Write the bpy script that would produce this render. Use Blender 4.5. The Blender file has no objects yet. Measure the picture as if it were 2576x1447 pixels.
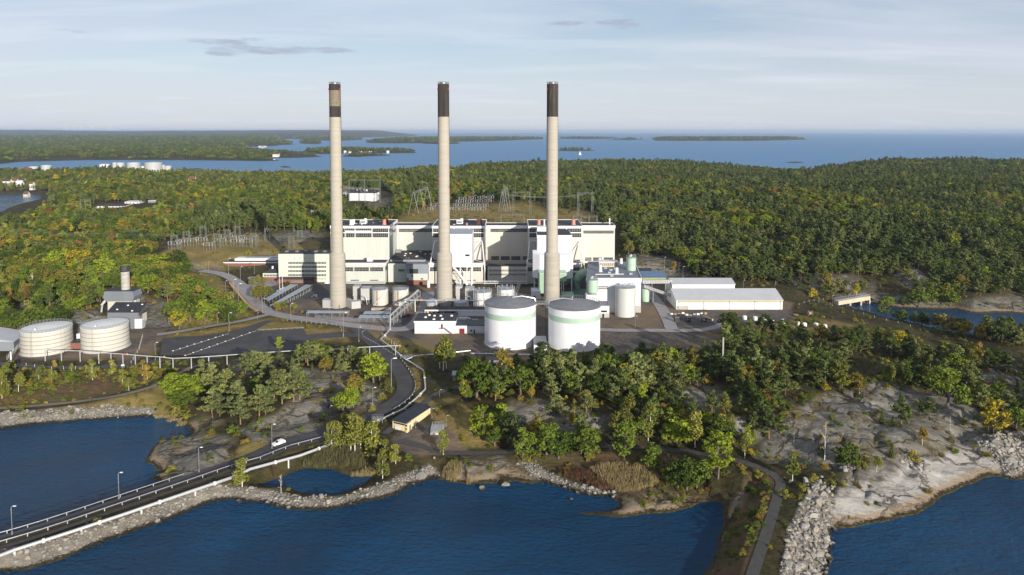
import bpy, bmesh, math, random
import numpy as np
from mathutils import Vector, Matrix
R = math.radians
random.seed(7); RNG = np.random.default_rng(11)
SC = bpy.context.scene
COL = SC.collection

# ------------------------------------------------------------------ camera, sky, sun, exposure
CAM_H = 113.5; FPX = 1717.0; YH = 331.0; PITCH = R(3.5); CX = 1288.0
cam_d = bpy.data.cameras.new('camera'); cam = bpy.data.objects.new('camera', cam_d); COL.objects.link(cam)
cam.location = (0, 0, CAM_H); cam.rotation_euler = (R(90) - PITCH, 0, 0)
cam_d.sensor_width = 36; cam_d.lens = 36 * FPX / 2576
YC = YH + FPX * math.tan(PITCH)
cam_d.shift_y = -(723.5 - YC) / 2576
cam_d.clip_start = 1; cam_d.clip_end = 120000
SC.camera = cam

SUN_EL, SUN_ROT = 14.5, 151.0
w = bpy.data.worlds.new('World'); SC.world = w; w.use_nodes = True
def build_world():
    nt = w.node_tree; N = nt.nodes; L = nt.links; N.clear()
    out = N.new('ShaderNodeOutputWorld'); bg = N.new('ShaderNodeBackground')
    sky = N.new('ShaderNodeTexSky'); sky.sky_type = 'NISHITA'; sky.sun_disc = False
    sky.sun_elevation = R(SUN_EL); sky.sun_rotation = R(SUN_ROT); sky.altitude = 100
    sky.air_density = 1.0; sky.dust_density = 0.6; sky.ozone_density = 2.5
    geo = N.new('ShaderNodeTexCoord')
    sep = N.new('ShaderNodeSeparateXYZ'); L.new(geo.outputs['Generated'], sep.inputs[0])
    def math_(op, a, b=None):
        n = N.new('ShaderNodeMath'); n.operation = op
        for i, v in enumerate((a, b)):
            if v is None: continue
            if isinstance(v, (int, float)): n.inputs[i].default_value = v
            else: L.new(v, n.inputs[i])
        return n.outputs[0]
    def ramp(v, a, b, lo=0.0, hi=1.0):
        n = N.new('ShaderNodeMapRange'); n.interpolation_type = 'SMOOTHSTEP'
        L.new(v, n.inputs[0]); n.inputs[1].default_value = a; n.inputs[2].default_value = b
        n.inputs[3].default_value = lo; n.inputs[4].default_value = hi
        return n.outputs[0]
    # cloud sheet high above: project the direction on a plane
    zc = math_('MAXIMUM', sep.outputs[2], 0.0); zc = math_('ADD', zc, 0.09)
    u = math_('DIVIDE', sep.outputs[0], zc); v = math_('DIVIDE', sep.outputs[1], zc)
    cmb = N.new('ShaderNodeCombineXYZ'); L.new(u, cmb.inputs[0]); L.new(v, cmb.inputs[1])
    mp = N.new('ShaderNodeMapping'); mp.inputs['Rotation'].default_value = (0, 0, R(-38)); mp.inputs['Scale'].default_value = (0.30, 0.85, 1)
    L.new(cmb.outputs[0], mp.inputs[0])
    nz = N.new('ShaderNodeTexNoise'); nz.inputs['Scale'].default_value = 1.0; nz.inputs['Detail'].default_value = 8; nz.inputs['Roughness'].default_value = 0.55
    nz.inputs['Distortion'].default_value = 0.6
    L.new(mp.outputs[0], nz.inputs['Vector'])
    veil = ramp(nz.outputs[0], 0.28, 0.66, 0.45, 0.97)
    nzb = N.new('ShaderNodeTexNoise'); nzb.inputs['Scale'].default_value = 0.55; nzb.inputs['Detail'].default_value = 3; L.new(mp.outputs[0], nzb.inputs['Vector'])
    veil = math_('MULTIPLY', veil, ramp(nzb.outputs[0], 0.30, 0.62, 0.72, 1.0))
    low = ramp(sep.outputs[2], 0.0, 0.30, 1.0, 0.0)
    veil = math_('MAXIMUM', veil, math_('MULTIPLY', low, 0.80))
    mix = N.new('ShaderNodeMix'); mix.data_type = 'RGBA'; L.new(veil, mix.inputs[0]); L.new(sky.outputs[0], mix.inputs[6])
    vc = N.new('ShaderNodeMix'); vc.data_type = 'RGBA'; vc.inputs[6].default_value = (5.0, 5.45, 6.7, 1); vc.inputs[7].default_value = (6.5, 6.8, 7.6, 1)
    nzc = N.new('ShaderNodeTexNoise'); nzc.inputs['Scale'].default_value = 1.9; nzc.inputs['Detail'].default_value = 7; nzc.inputs['Roughness'].default_value = .6; nzc.inputs['Distortion'].default_value = .5; L.new(mp.outputs[0], nzc.inputs['Vector'])
    L.new(math_('MAXIMUM', ramp(nzc.outputs[0], .30, .66), math_('MULTIPLY', low, .75)), vc.inputs[0]); L.new(vc.outputs[2], mix.inputs[7])
    # small ragged grey clouds low over the sea (patches given by direction)
    gen = N.new('ShaderNodeMapping'); gen.inputs['Scale'].default_value = (26, 26, 120); L.new(geo.outputs['Generated'], gen.inputs[0])
    n2 = N.new('ShaderNodeTexNoise'); n2.inputs['Scale'].default_value = 1; n2.inputs['Detail'].default_value = 7; n2.inputs['Roughness'].default_value = 0.62
    L.new(gen.outputs[0], n2.inputs['Vector'])
    tot = None
    for (px, py, sx, sy, k) in CLOUDS:
        d = Vector(((px - CX) / FPX, 1.0, -(py - YH) / FPX)).normalized()
        dx = math_('DIVIDE', math_('SUBTRACT', sep.outputs[0], d.x), sx / FPX); dz = math_('DIVIDE', math_('SUBTRACT', sep.outputs[2], d.z), sy / FPX)
        r2 = math_('ADD', math_('MULTIPLY', dx, dx), math_('MULTIPLY', dz, dz))
        m = ramp(r2, 0.0, 1.6, k, 0.0); m = math_('MULTIPLY', m, ramp(sep.outputs[1], 0.0, 0.2))
        tot = m if tot is None else math_('MAXIMUM', tot, m)
    cl = ramp(math_('ADD', math_('MULTIPLY', tot, 0.42), n2.outputs[0]), 0.64, 0.98)
    cl = math_('MULTIPLY', cl, ramp(tot, 0.02, 0.3))
    mix2 = N.new('ShaderNodeMix'); mix2.data_type = 'RGBA'; L.new(math_('MULTIPLY', cl, 0.7), mix2.inputs[0]); L.new(mix.outputs[2], mix2.inputs[6])
    mix2.inputs[7].default_value = (3.4, 3.7, 4.7, 1)
    L.new(mix2.outputs[2], bg.inputs[0]); bg.inputs[1].default_value = SKY_STRENGTH
    L.new(bg.outputs[0], out.inputs[0])
SKY_STRENGTH = 0.084
CLOUDS = [(655, 128, 120, 12, 1), (560, 108, 70, 9, 0.9), (800, 128, 110, 9, 0.95), (575, 137, 50, 8, 0.8), (1420, 62, 55, 8, .9), (1548, 64, 60, 13, 1), (180, 80, 60, 5, .5), (650, 103, 40, 6, .8)]
build_world()
sun_d = bpy.data.lights.new('sun', 'SUN'); sun = bpy.data.objects.new('sun', sun_d); COL.objects.link(sun)
sun_d.energy = 5.0; sun_d.angle = R(0.5); sun_d.color = (1.0, 0.92, 0.80)
_sd = Vector((math.sin(R(SUN_ROT)) * math.cos(R(SUN_EL)), math.cos(R(SUN_ROT)) * math.cos(R(SUN_EL)), math.sin(R(SUN_EL))))
sun.rotation_euler = _sd.to_track_quat('Z', 'Y').to_euler(); sun.location = (200, -300, 400)
SC.view_settings.view_transform = 'Standard'; SC.view_settings.look = 'None'; SC.view_settings.exposure = 0.48; SC.view_settings.gamma = 1.0
SC.cycles.max_bounces = 6; SC.cycles.diffuse_bounces = 2; SC.cycles.glossy_bounces = 3; SC.cycles.transparent_max_bounces = 6
SC.cycles.volume_bounces = 0; SC.cycles.use_denoising = True

# ------------------------------------------------------------------ from a point of the photo to a place in the world
CP, SP, TP = math.cos(PITCH), math.sin(PITCH), math.tan(PITCH)
def ray(px, py):
    a = (px - CX) / FPX; b = (YC - py) / FPX
    return (a, CP + b * SP, -SP + b * CP)
def P(px, py, z):
    a, b, c = ray(px, py); t = (z - CAM_H) / c
    return (a * t, b * t)
def PXY(px, depth, py=600):
    "x at a given depth for a pixel column"
    a, b, c = ray(px, py); return a * depth / b
def PZ(py, depth, px=CX):
    a, b, c = ray(px, py); return CAM_H + c * depth / b
def proj(x, y, z):
    dz = z - CAM_H; f = y * CP - dz * SP; u = y * SP + dz * CP
    return CX + FPX * x / f, YC - FPX * u / f
# ------------------------------------------------------------------ noise helpers
def _hash(ix, iy, s):
    n = (ix.astype(np.int64) * 374761393 + iy.astype(np.int64) * 668265263 + s * 974711) & 0xffffffff
    n = ((n ^ (n >> 13)) * 1274126177) & 0xffffffff
    return ((n ^ (n >> 16)) & 0xffff) / 65535.0
def vnoise(x, y, s=0):
    ix = np.floor(x); iy = np.floor(y); fx = x - ix; fy = y - iy
    fx = fx * fx * fx * (fx * (fx * 6 - 15) + 10); fy = fy * fy * fy * (fy * (fy * 6 - 15) + 10)
    a = _hash(ix, iy, s); b = _hash(ix + 1, iy, s); c = _hash(ix, iy + 1, s); d = _hash(ix + 1, iy + 1, s)
    return (a + (b - a) * fx) * (1 - fy) + (c + (d - c) * fx) * fy
def fbm(x, y, oct=4, s=0, gain=0.5):
    r = 0; a = 1; t = 0
    for i in range(oct):
        r = r + a * vnoise(x + 17.3 * i, y - 9.1 * i, s + i); t += a; a *= gain; x = x * 2.03 * 0.8 - y * 1.2; y = y * 2.03 * 0.8 + x * 0.35
    return r / t
def sstep(v, a, b):
    t = np.clip((v - a) / (b - a), 0, 1); return t * t * (3 - 2 * t)
def in_poly(X, Y, poly):
    ins = np.zeros(X.shape, bool); n = len(poly)
    for i in range(n):
        x1, y1 = poly[i]; x2, y2 = poly[(i + 1) % n]
        if y1 == y2: continue
        c = ((y1 > Y) != (y2 > Y)) & (X < (x2 - x1) * (Y - y1) / (y2 - y1) + x1)
        ins ^= c
    return ins
def seg_dist(X, Y, poly, closed=True, best=None):
    d = np.full(X.shape, 1e9) if best is None else best
    n = len(poly)
    for i in range(n if closed else n - 1):
        x1, y1 = poly[i]; x2, y2 = poly[(i + 1) % n]
        vx, vy = x2 - x1, y2 - y1; L2 = vx * vx + vy * vy + 1e-9
        t = np.clip(((X - x1) * vx + (Y - y1) * vy) / L2, 0, 1)
        dx = X - x1 - t * vx; dy = Y - y1 - t * vy
        np.minimum(d, np.sqrt(dx * dx + dy * dy), out=d)
    return d

# ------------------------------------------------------------------ coast outlines (points of the photo, at sea level)
MAIN = [(-900, 446), (0, 444), (250, 446), (500, 448), (800, 447), (950, 442), (1100, 437), (1400, 432), (1700, 434), (1900, 440), (2000, 446), (2100, 440), (2200, 434), (2600, 432), (3600, 432),
        (4200, 480), (4300, 640), (4200, 800), (3600, 860), (3000, 870), (2700, 875), (2690, 1000), (2720, 1110), (2640, 1160), (2585, 1195), (2560, 1211), (2520, 1199), (2501, 1197), (2478, 1203), (2450, 1216),
        (2411, 1229), (2370, 1256), (2314, 1287), (2262, 1302), (2225, 1317), (2189, 1325), (2150, 1331), (2116, 1331), (2094, 1338), (2092, 1352), (2087, 1392), (2080, 1420), (2075, 1447), (2055, 1540), (2020, 1700), (1640, 1700),
        (1730, 1540), (1768, 1447), (1790, 1400), (1815, 1310), (1822, 1272), (1800, 1262), (1768, 1262), (1742, 1280), (1700, 1290), (1650, 1291), (1600, 1297), (1550, 1299), (1480, 1293), (1440, 1288), (1452, 1284), (1510, 1286), (1548, 1275), (1556, 1262), (1540, 1251),
        (1493, 1248), (1450, 1238), (1414, 1227), (1380, 1217), (1357, 1210), (1330, 1216), (1300, 1213), (1258, 1217), (1230, 1213), (1190, 1218), (1150, 1216), (1125, 1212), (1108, 1207), (1090, 1200), (1070, 1208), (1050, 1215), (1000, 1238), (940, 1258),
        (880, 1272), (820, 1281), (760, 1282), (700, 1276), (641, 1266), (610, 1258), (590, 1256), (560, 1257), (538, 1260), (487, 1277.5), (436, 1298), (385, 1318.6), (333, 1339), (256, 1367), (164, 1403), (64, 1434), (0, 1439), (-120, 1485), (-400, 1600), (-700, 1560),
        (-420, 1450), (-200, 1421), (0, 1368), (105, 1341), (256, 1288), (385, 1246), (408, 1238), (405, 1222), (391, 1209), (378, 1204), (363, 1201), (385, 1196), (404, 1188), (395, 1184), (386, 1180), (383, 1171), (368, 1166), (360, 1161), (372, 1150), (376, 1139), (384, 1124), (396, 1115),
        (428, 1107), (452, 1103), (470, 1097), (480, 1089), (473, 1077), (459, 1066), (440, 1055), (417, 1046), (378, 1048), (300, 1052), (183, 1060), (78, 1068), (0, 1077), (-200, 1090), (-500, 1100), (-900, 1060)]
POND = [(663, 1217), (672, 1212), (690, 1205), (707, 1201), (733, 1188), (762, 1178), (801, 1180), (827, 1178), (845, 1182), (874, 1192), (916, 1194), (932, 1194), (933, 1204), (924, 1212), (911, 1222), (890, 1230), (871, 1237), (838, 1243), (785, 1242), (746, 1235), (715, 1225), (681, 1222)]
INLET = [(2112, 776), (2124, 772), (2145, 766), (2203, 764), (2230, 769), (2262, 774), (2320, 777.5), (2365, 779), (2408, 777.5), (2430, 785), (2460, 789), (2500, 787), (2530, 787), (2600, 792), (2800, 790), (3300, 760), (4400, 740), (4400, 900), (3300, 880), (2800, 868), (2576, 868), (2520, 862), (2440, 852), (2408, 847), (2358, 834), (2320, 824), (2247, 809), (2174, 786), (2140, 779)]
LAGOON = [(-500, 488), (0, 489), (60, 488), (105, 490), (103, 500), (85, 508), (60, 516), (20, 524), (5, 536), (-200, 540), (-500, 535)]
FARLAND = [(-1200, 416), (-300, 415), (0, 413), (51, 407.5), (154, 404.5), (223, 403), (333, 403), (461, 403.2), (590, 404.5), (660, 405.6), (706, 404.5), (690, 401), (683, 397.5), (744, 397.5), (811, 394.5), (800, 391.5), (760, 389), (700, 386), (650, 381), (620, 376), (640, 369), (700, 367.2), (742, 363.5), (728, 360), (700, 357), (690, 354), (725, 349.5), (800, 353.5), (860, 354.5), (919, 351.5), (880, 347), (960, 345), (1040, 342), (1052, 339.6), (900, 338), (600, 337.4), (-1200, 337.4)]
ISLES = [([(763, 386), (800, 387.6), (830, 388), (900, 384.5), (1000, 386), (1050, 384.5), (1035, 381.5), (950, 379.5), (850, 377.5), (765, 380.5)], 11),
         ([(864, 394), (900, 395), (985, 391.5), (960, 389.8), (900, 390), (870, 391.5)], 5),
         ([(920, 360), (1000, 361), (1065, 360.6), (1150, 357), (1250, 354.5), (1365, 350.5), (1365, 348), (1200, 347), (1000, 350), (930, 357)], 14),
         ([(1067, 362), (1120, 363), (1160, 361.5), (1130, 359), (1075, 359)], 7),
         ([(1405, 349), (1480, 350.6), (1563, 348), (1540, 345.5), (1420, 345.5)], 12), ([(1522, 352), (1580, 353), (1627, 351), (1580, 350)], 3),
         ([(1643, 350.5), (1648, 354.5), (1800, 354.8), (1918, 354.4), (2034, 351.5), (1950, 348), (1800, 346.5), (1700, 347.5)], 16),
         ([(1403, 379.5), (1450, 380.8), (1499, 378.8), (1460, 377.2), (1410, 377.5)], 3.5),
         ([(1974, 409), (2000, 410.2), (2026, 409.2), (2000, 407.6)], 3), ([(702, 420.5), (720, 421.8), (734, 420.8), (718, 418.8)], 3), ([(467, 426), (490, 427.2), (514, 425.6), (490, 424.4)], 3),
         ([(756, 361.5), (800, 363), (811, 360), (790, 356.5), (760, 357)], 12)]
def w0(poly): return [P(x, y, 0.0) for x, y in poly]
def rough(poly, amp, step, seed):
    "break long coast edges into a ragged line"
    out = []; rg = np.random.default_rng(seed); n = len(poly)
    for i in range(n):
        a = np.array(poly[i]); b = np.array(poly[(i + 1) % n]); L = np.hypot(*(b - a)); k = int(min(max(1, L // step), 14))
        nrm = np.array((-(b - a)[1], (b - a)[0])) / (L + 1e-9)
        for j in range(k):
            off = 0 if j == 0 else rg.uniform(-1, 1) * min(amp, L * 0.12)
            out.append(tuple(a + (b - a) * j / k + nrm * off))
    return out
MAIN_W = w0(MAIN); POND_W = w0(POND); INLET_W = w0(INLET); LAGOON_W = w0(LAGOON)
FAR_W = rough(w0(FARLAND), 60, 160, 5)
ISLES_W = [(rough(w0(p), 25, 60, 40 + i), h) for i, (p, h) in enumerate(ISLES)]

# ------------------------------------------------------------------ heights read off the photo: (pixel x, pixel y, height)
HP = [(420, 860, 5), (600, 860, 5), (760, 840, 5), (900, 840, 5), (1000, 800, 5), (700, 780, 5), (780, 760, 5), (900, 760, 5), (1100, 790, 5), (1300, 850, 5), (1500, 850, 5), (1700, 820, 5), (1600, 740, 5), (1850, 790, 5), (1950, 770, 5), (650, 720, 5), (760, 715, 5), (1000, 720, 5), (1400, 720, 5), (1650, 700, 6), (1200, 900, 5), (1100, 870, 5), (1050, 850, 5),
      (50, 900, 5), (200, 905, 5), (330, 880, 5), (0, 870, 5), (-150, 900, 5), (300, 830, 5), (400, 835, 5), (290, 770, 8), (440, 780, 9), (150, 790, 9), (50, 790, 10), (380, 720, 13), (200, 690, 15), (50, 670, 17), (480, 730, 8), (540, 770, 6), (-100, 700, 15), (-300, 800, 10),
      (620, 670, 7), (560, 680, 7), (500, 652, 11), (450, 630, 14), (600, 632, 14), (700, 622, 14), (400, 590, 17), (550, 570, 19), (750, 560, 20), (780, 600, 16), (660, 645, 12), (650, 662, 8),
      (200, 590, 16), (50, 560, 12), (50, 540, 3), (300, 530, 13), (500, 520, 18), (700, 500, 20), (50, 470, 4), (180, 444, 16), (300, 444, 17), (400, 444, 16), (90, 447, 12), (600, 453, 7), (500, 450, 10), (800, 456, 6), (800, 480, 17), (-300, 560, 14), (-300, 470, 8),
      (900, 520, 20), (1000, 555, 19), (1200, 552, 20), (1340, 550, 20), (1100, 510, 22), (1250, 505, 23), (900, 505, 22), (900, 475, 24), (960, 470, 24), (1000, 435.5, 7), (1100, 429.6, 13), (1250, 421.8, 21), (900, 441, 4),
      (1420, 550, 19), (1500, 560, 17), (1560, 640, 9), (1620, 645, 13), (1700, 650, 13), (1750, 600, 18), (1800, 690, 8), (1900, 692, 9), (2000, 720, 8), (2100, 740, 5), (2200, 745, 7), (2300, 730, 11), (2100, 690, 13), (2300, 670, 17), (2500, 720, 11), (2576, 750, 6), (2450, 765, 5), (1700, 540, 22), (1900, 560, 24), (2200, 580, 26), (2500, 600, 25), (1700, 480, 26), (2000, 495, 26), (2300, 480, 30), (2550, 480, 29), (1500, 446, 25), (1300, 450, 22), (1700, 416.8, 26), (1800, 420.8, 22), (1900, 428.6, 14), (1980, 437.6, 10), (2060, 424, 18), (2150, 416, 27), (2250, 412, 31), (2400, 412, 31), (2576, 414, 29), (1400, 418, 25), (1550, 415, 28), (2800, 420, 26), (1980, 465, 17), (1900, 460, 20), (2100, 455, 24), (1700, 450, 25), (2300, 445, 30), (1100, 455, 18), (1000, 460, 16), (3200, 450, 30), (3200, 650, 18), (2900, 720, 8),
      (600, 960, 8), (700, 1000, 7.5), (560, 1020, 5.5), (820, 950, 8.5), (900, 920, 7), (760, 1060, 5), (470, 1000, 4), (520, 1130, 3), (620, 1090, 4.5), (700, 900, 6), (800, 885, 6), (1000, 960, 5), (1030, 1000, 5), (940, 1050, 4.5), (860, 1090, 4), (900, 990, 7), (760, 985, 9), (840, 1020, 7), (1060, 1080, 4.5), (1000, 1130, 3.5), (1150, 980, 6), (1110, 930, 5.5), (1250, 940, 6.5), (1200, 1060, 6), (1350, 1010, 10), (1500, 1010, 11), (1250, 1110, 3.5), (1500, 1120, 4), (1400, 1060, 8), (1650, 1080, 7), (1700, 960, 11), (1850, 920, 10), (1800, 1040, 12), (2000, 1000, 13), (2150, 960, 13), (2100, 1050, 11), (2250, 1080, 9), (2350, 1050, 9), (2450, 1080, 6), (2350, 980, 10), (2450, 930, 8), (2200, 900, 7), (2000, 880, 5), (1900, 850, 5), (1850, 1140, 5), (1950, 1175, 5), (1960, 1250, 4.5), (1930, 1330, 4.5), (1900, 1400, 4.5), (2100, 1160, 6.5), (2200, 1170, 6), (2300, 1190, 4), (2150, 1250, 3.6), (2640, 950, 8), (2640, 1050, 6),
      (30, 1000, 4.2), (200, 1000, 4.2), (350, 980, 4.5), (150, 950, 4.5), (300, 1260, 3.6), (100, 1340, 3.6), (550, 1180, 3.6), (700, 1260, 1.8), (850, 1260, 1.8), (1000, 1210, 2.4), (1120, 1170, 2.5), (650, 1200, 3), (2250, 790, 4), (2150, 770, 4.5), (2060, 755, 5), (2350, 845, 3.6), (1600, 1230, 1.4), (1450, 1190, 1.2), (1700, 1230, 2.5), (1300, 1190, 2.2)]

# ------------------------------------------------------------------ terrain grid: rows of equal ratio in depth
NR, NC = 820, 720
YY = 100.0 * (24000.0 / 100.0) ** (np.arange(NR) / (NR - 1.0)); UU = np.linspace(-1.05, 1.05, NC)
GY = np.repeat(YY[:, None], NC, 1); GX = UU[None, :] * (YY[:, None] + 60.0)
hp = np.array([(*P(x, y, z), z) for x, y, z in HP])
qx, qy = hp[:, 0] / hp[:, 1], np.log(hp[:, 1])
gx, gy = GX / GY, np.log(GY)
num = np.zeros_like(gx); den = np.zeros_like(gx)
for i in range(len(hp)):
    wgt = 1.0 / (((gx - qx[i]) ** 2 + (gy - qy[i]) ** 2) + 4e-4) ** 2
    num += wgt * hp[i, 2]; den += wgt
BASE = num / den
rows_near = int(np.searchsorted(YY, 3000))
sd_main = np.full(GX.shape, -1e4)
Xn, Yn = GX[:rows_near], GY[:rows_near]
NZC = (fbm(Xn / 9, Yn / 9, 3, 3) - 0.5) * 2.6; Xw, Yw = Xn + NZC, Yn + np.roll(NZC, 31, 1)
d = seg_dist(Xw, Yw, MAIN_W); sdm = np.where(in_poly(Xw, Yw, MAIN_W), d, -d)
for wp in (POND_W, INLET_W, LAGOON_W):
    d = seg_dist(Xw, Yw, wp); sdm = np.minimum(sdm, np.where(in_poly(Xw, Yw, wp), -d, d))
sd_main[:rows_near] = sdm
r0 = int(np.searchsorted(YY, 1300)); Xf, Yf = GX[r0:], GY[r0:]
sd_far = np.full(GX.shape, -1e4); d = seg_dist(Xf, Yf, FAR_W); sd_far[r0:] = np.where(in_poly(Xf, Yf, FAR_W), d, -d)
PXG, PYG = proj(GX, GY, np.maximum(BASE, 0))
def pz(poly, soft=10.0, warp=6.0):
    "soft mask of a zone given by points of the photo"
    m = np.zeros(GX.shape); xs = [p[0] for p in poly]; ys = [p[1] for p in poly]
    j = (PXG > min(xs) - 40) & (PXG < max(xs) + 40) & (PYG > min(ys) - 40) & (PYG < max(ys) + 40) & (GY < 2500)
    if not j.any(): return m
    a, b = PXG[j], PYG[j]; wx, wy = GX[j], GY[j]
    a = a + (fbm(wx / 7, wy / 7, 3, 21) - .5) * 3 * warp; b = b + (fbm(wx / 7, wy / 7, 3, 35) - .5) * 2 * warp
    d = seg_dist(a, b, poly); m[j] = sstep(np.where(in_poly(a, b, poly), d, -d), -soft, soft)
    return m
def zones(polys, soft=10.0, warp=6.0):
    m = np.zeros(GX.shape)
    for p in polys: m = np.maximum(m, pz(p, soft, warp))
    return m
ROCK = [[(1890, 1150), (1980, 1040), (2080, 990), (2250, 985), (2440, 1030), (2500, 1110), (2560, 1140), (2576, 1215), (2480, 1210), (2280, 1310), (2100, 1345), (2085, 1270), (2140, 1190), (1980, 1170)], [(1940, 1110), (2020, 1020), (2200, 960), (2420, 1000), (2500, 1080), (2200, 1150)], [(1700, 1240), (1640, 1262), (1540, 1262), (1450, 1288), (1650, 1296), (1780, 1270)],
        [(600, 940), (760, 930), (880, 935), (960, 985), (950, 1020), (840, 1040), (800, 1080), (640, 1115), (600, 1080), (700, 1040), (760, 985), (700, 960)],
        [(360, 1150), (400, 1110), (500, 1090), (590, 1105), (570, 1160), (480, 1200), (400, 1235)], [(455, 1070), (520, 1040), (560, 1060), (500, 1100)],
        [(1110, 1215), (1140, 1160), (1250, 1150), (1330, 1190), (1340, 1222)], [(1258, 1060), (1290, 1005), (1400, 1010), (1480, 1040), (1560, 1060), (1480, 1110), (1380, 1075)],
        [(1440, 1292), (1560, 1250), (1700, 1240), (1770, 1262), (1700, 1292)], [(1700, 985), (1800, 960), (1840, 1010), (1740, 1030)], [(1830, 1060), (1900, 1040), (1960, 1080), (1890, 1120)],
        [(2100, 742), (2180, 735), (2330, 750), (2420, 770), (2300, 778), (2130, 772)], [(2380, 790), (2430, 755), (2576, 745), (2576, 792), (2460, 790)], [(2300, 735), (2250, 690), (2290, 665), (2380, 730)],
        [(1570, 690), (1590, 640), (1680, 640), (1740, 690), (1660, 700)], [(270, 775), (350, 745), (490, 770), (440, 830), (360, 830)], [(0, 820), (40, 760), (250, 780), (260, 820), (100, 815)], [(480, 660), (560, 672), (540, 690), (470, 680)],
        [(580, 672), (620, 640), (700, 640), (700, 665)], [(640, 600), (790, 570), (820, 600), (700, 615)], [(900, 520), (960, 505), (1040, 490), (1000, 520)], [(1960, 700), (2130, 690), (2200, 720), (2050, 735)], [(600, 890), (700, 905), (690, 935), (580, 930)], [(2450, 930), (2600, 920), (2600, 1000), (2480, 990)],
        [(1830, 1330), (1790, 1440), (1820, 1300), (1850, 1250), (1880, 1240), (1850, 1300)]]
RIPRAP = [[(-100, 1480), (-100, 1425), (0, 1402), (300, 1315), (540, 1222), (640, 1225), (760, 1250), (880, 1245), (1000, 1200), (1080, 1170), (1110, 1200), (1000, 1245), (820, 1288), (640, 1275), (560, 1264), (300, 1360), (0, 1450)],
          [(1300, 1165), (1340, 1165), (1430, 1210), (1550, 1240), (1545, 1258), (1480, 1252), (1360, 1215)], [(1962, 1447), (1985, 1330), (2008, 1275), (2055, 1205), (2090, 1240), (2095, 1360), (2085, 1480), (1965, 1500)],
          [(-50, 1040), (300, 1020), (390, 1025), (390, 1055), (0, 1085)], [(2440, 1100), (2600, 1085), (2600, 1200), (2540, 1200)]]
GRASS = [[(380, 660), (460, 600), (640, 590), (800, 600), (820, 640), (700, 650), (560, 680), (470, 670)], [(980, 556), (1060, 520), (1340, 515), (1400, 545), (1420, 565), (1000, 565)], [(1400, 520), (1500, 530), (1510, 570), (1380, 570)],
         [(600, 800), (760, 815), (870, 830), (880, 860), (770, 850), (650, 835), (640, 812)], [(910, 830), (985, 830), (1040, 870), (1060, 900), (1000, 880), (940, 860)], [(1000, 830), (1160, 855), (1220, 885), (1060, 890), (1060, 1000), (1160, 1000), (1050, 1050), (1040, 930)],
         [(0, 1036), (380, 985), (420, 950), (450, 1010), (380, 1030), (0, 1050)], [(1080, 1040), (1200, 1010), (1260, 1120), (1130, 1130), (1110, 1090)], [(1830, 800), (1900, 790), (2050, 800), (2300, 850), (2100, 870), (1900, 830)],
         [(410, 845), (660, 800), (720, 800), (640, 815), (420, 865)], [(450, 700), (540, 680), (600, 760), (640, 790), (560, 800), (430, 830)], [(520, 1175), (640, 1110), (700, 1110), (640, 1160)], [(1500, 880), (1800, 840), (1830, 900), (1600, 920)]]
DIRT = [[(620, 720), (700, 690), (860, 700), (1000, 720), (1560, 720), (1700, 700), (1990, 760), (1990, 810), (1800, 835), (1500, 850), (1180, 900), (1000, 850), (760, 800), (680, 785)], [(1510, 835), (1830, 840), (1830, 870), (1520, 905)], [(20, 905), (60, 830), (340, 820), (420, 830), (380, 905)],
        [(980, 1100), (1060, 1060), (1130, 1080), (1180, 1140), (1060, 1150), (1000, 1130)], [(1120, 880), (1230, 870), (1400, 900), (1230, 915)]]
HEATH = [[(-100, 935), (400, 915), (440, 930), (380, 970), (200, 1005), (0, 1022), (-100, 1025)], [(1270, 1140), (1600, 1130), (1760, 1150), (1800, 1250), (1600, 1250), (1420, 1190)], [(1840, 1260), (1900, 1180), (1960, 1200), (1900, 1440), (1790, 1447)], [(1990, 800), (2300, 850), (2400, 900), (2150, 850)]]
m_rock = zones(ROCK); m_rip = zones(RIPRAP, 4, 3); m_grass = zones(GRASS, 8); m_dirt = zones(DIRT, 6); m_heath = zones(HEATH, 10)

YARD = [[(380, 905), (410, 850), (560, 832), (690, 790), (620, 720), (580, 690), (640, 678), (700, 690), (860, 690), (1560, 690), (1700, 690), (1990, 755), (2020, 790), (1800, 838), (1520, 850), (1510, 905), (1160, 905), (1040, 890), (1000, 860), (880, 875), (600, 900)], [(-300, 920), (-300, 860), (60, 830), (340, 815), (430, 830), (400, 900), (350, 925)]]
hills = (fbm(GX / 90, GY / 90, 3, 50) - .5) * 8
wild = 1 - np.clip(m_dirt + zones(YARD, 12, 2) + m_grass * .8, 0, 1)
H = BASE + hills * wild * sstep(GY, 480, 800)
H = H + (fbm(GX / 22, GY / 22, 4, 60) - .5) * 2.6 * wild * (GY < 1500)
# ice-smoothed rock: domes with steps
dome = fbm(GX / 26 + GY / 60, GY / 17, 3, 70); ledge = fbm(GX / 14, GY / 8 + GX / 20, 3, 77)
H = H + m_rock * ((dome - .5) * 6.0 + np.floor(ledge * 5) / 5 * 1.5 - .75 + (fbm(GX / 6, GY / 4, 3, 82) - .5) * 0.35 - 1.3 * (1 - sstep(np.abs(fbm(GX / 34 + GY / 50, GY / 20, 3, 86) - .5), 0, .022)) - 0.9 * (1 - sstep(np.abs(fbm(GX / 13 - GY / 30, GY / 26, 2, 88) - .5), 0, .03)))
slopes = 0.42 + 0.25 * m_rock * (dome - .4); slopes = np.where(m_rip > .3, 0.5, slopes); slopes = np.where(m_heath > .4, .16, slopes)
shore = sd_main * slopes + (fbm(GX / 3, GY / 3, 3, 90) - .5) * 0.5 * m_rock
H = np.where(H > 0, H, 0.3)
H_main = np.where(shore < H, shore, H); k = 1.2
blend = np.clip(.5 + .5 * (H - shore) / k, 0, 1); H_main = H + (shore - H) * blend - k * blend * (1 - blend)
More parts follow.
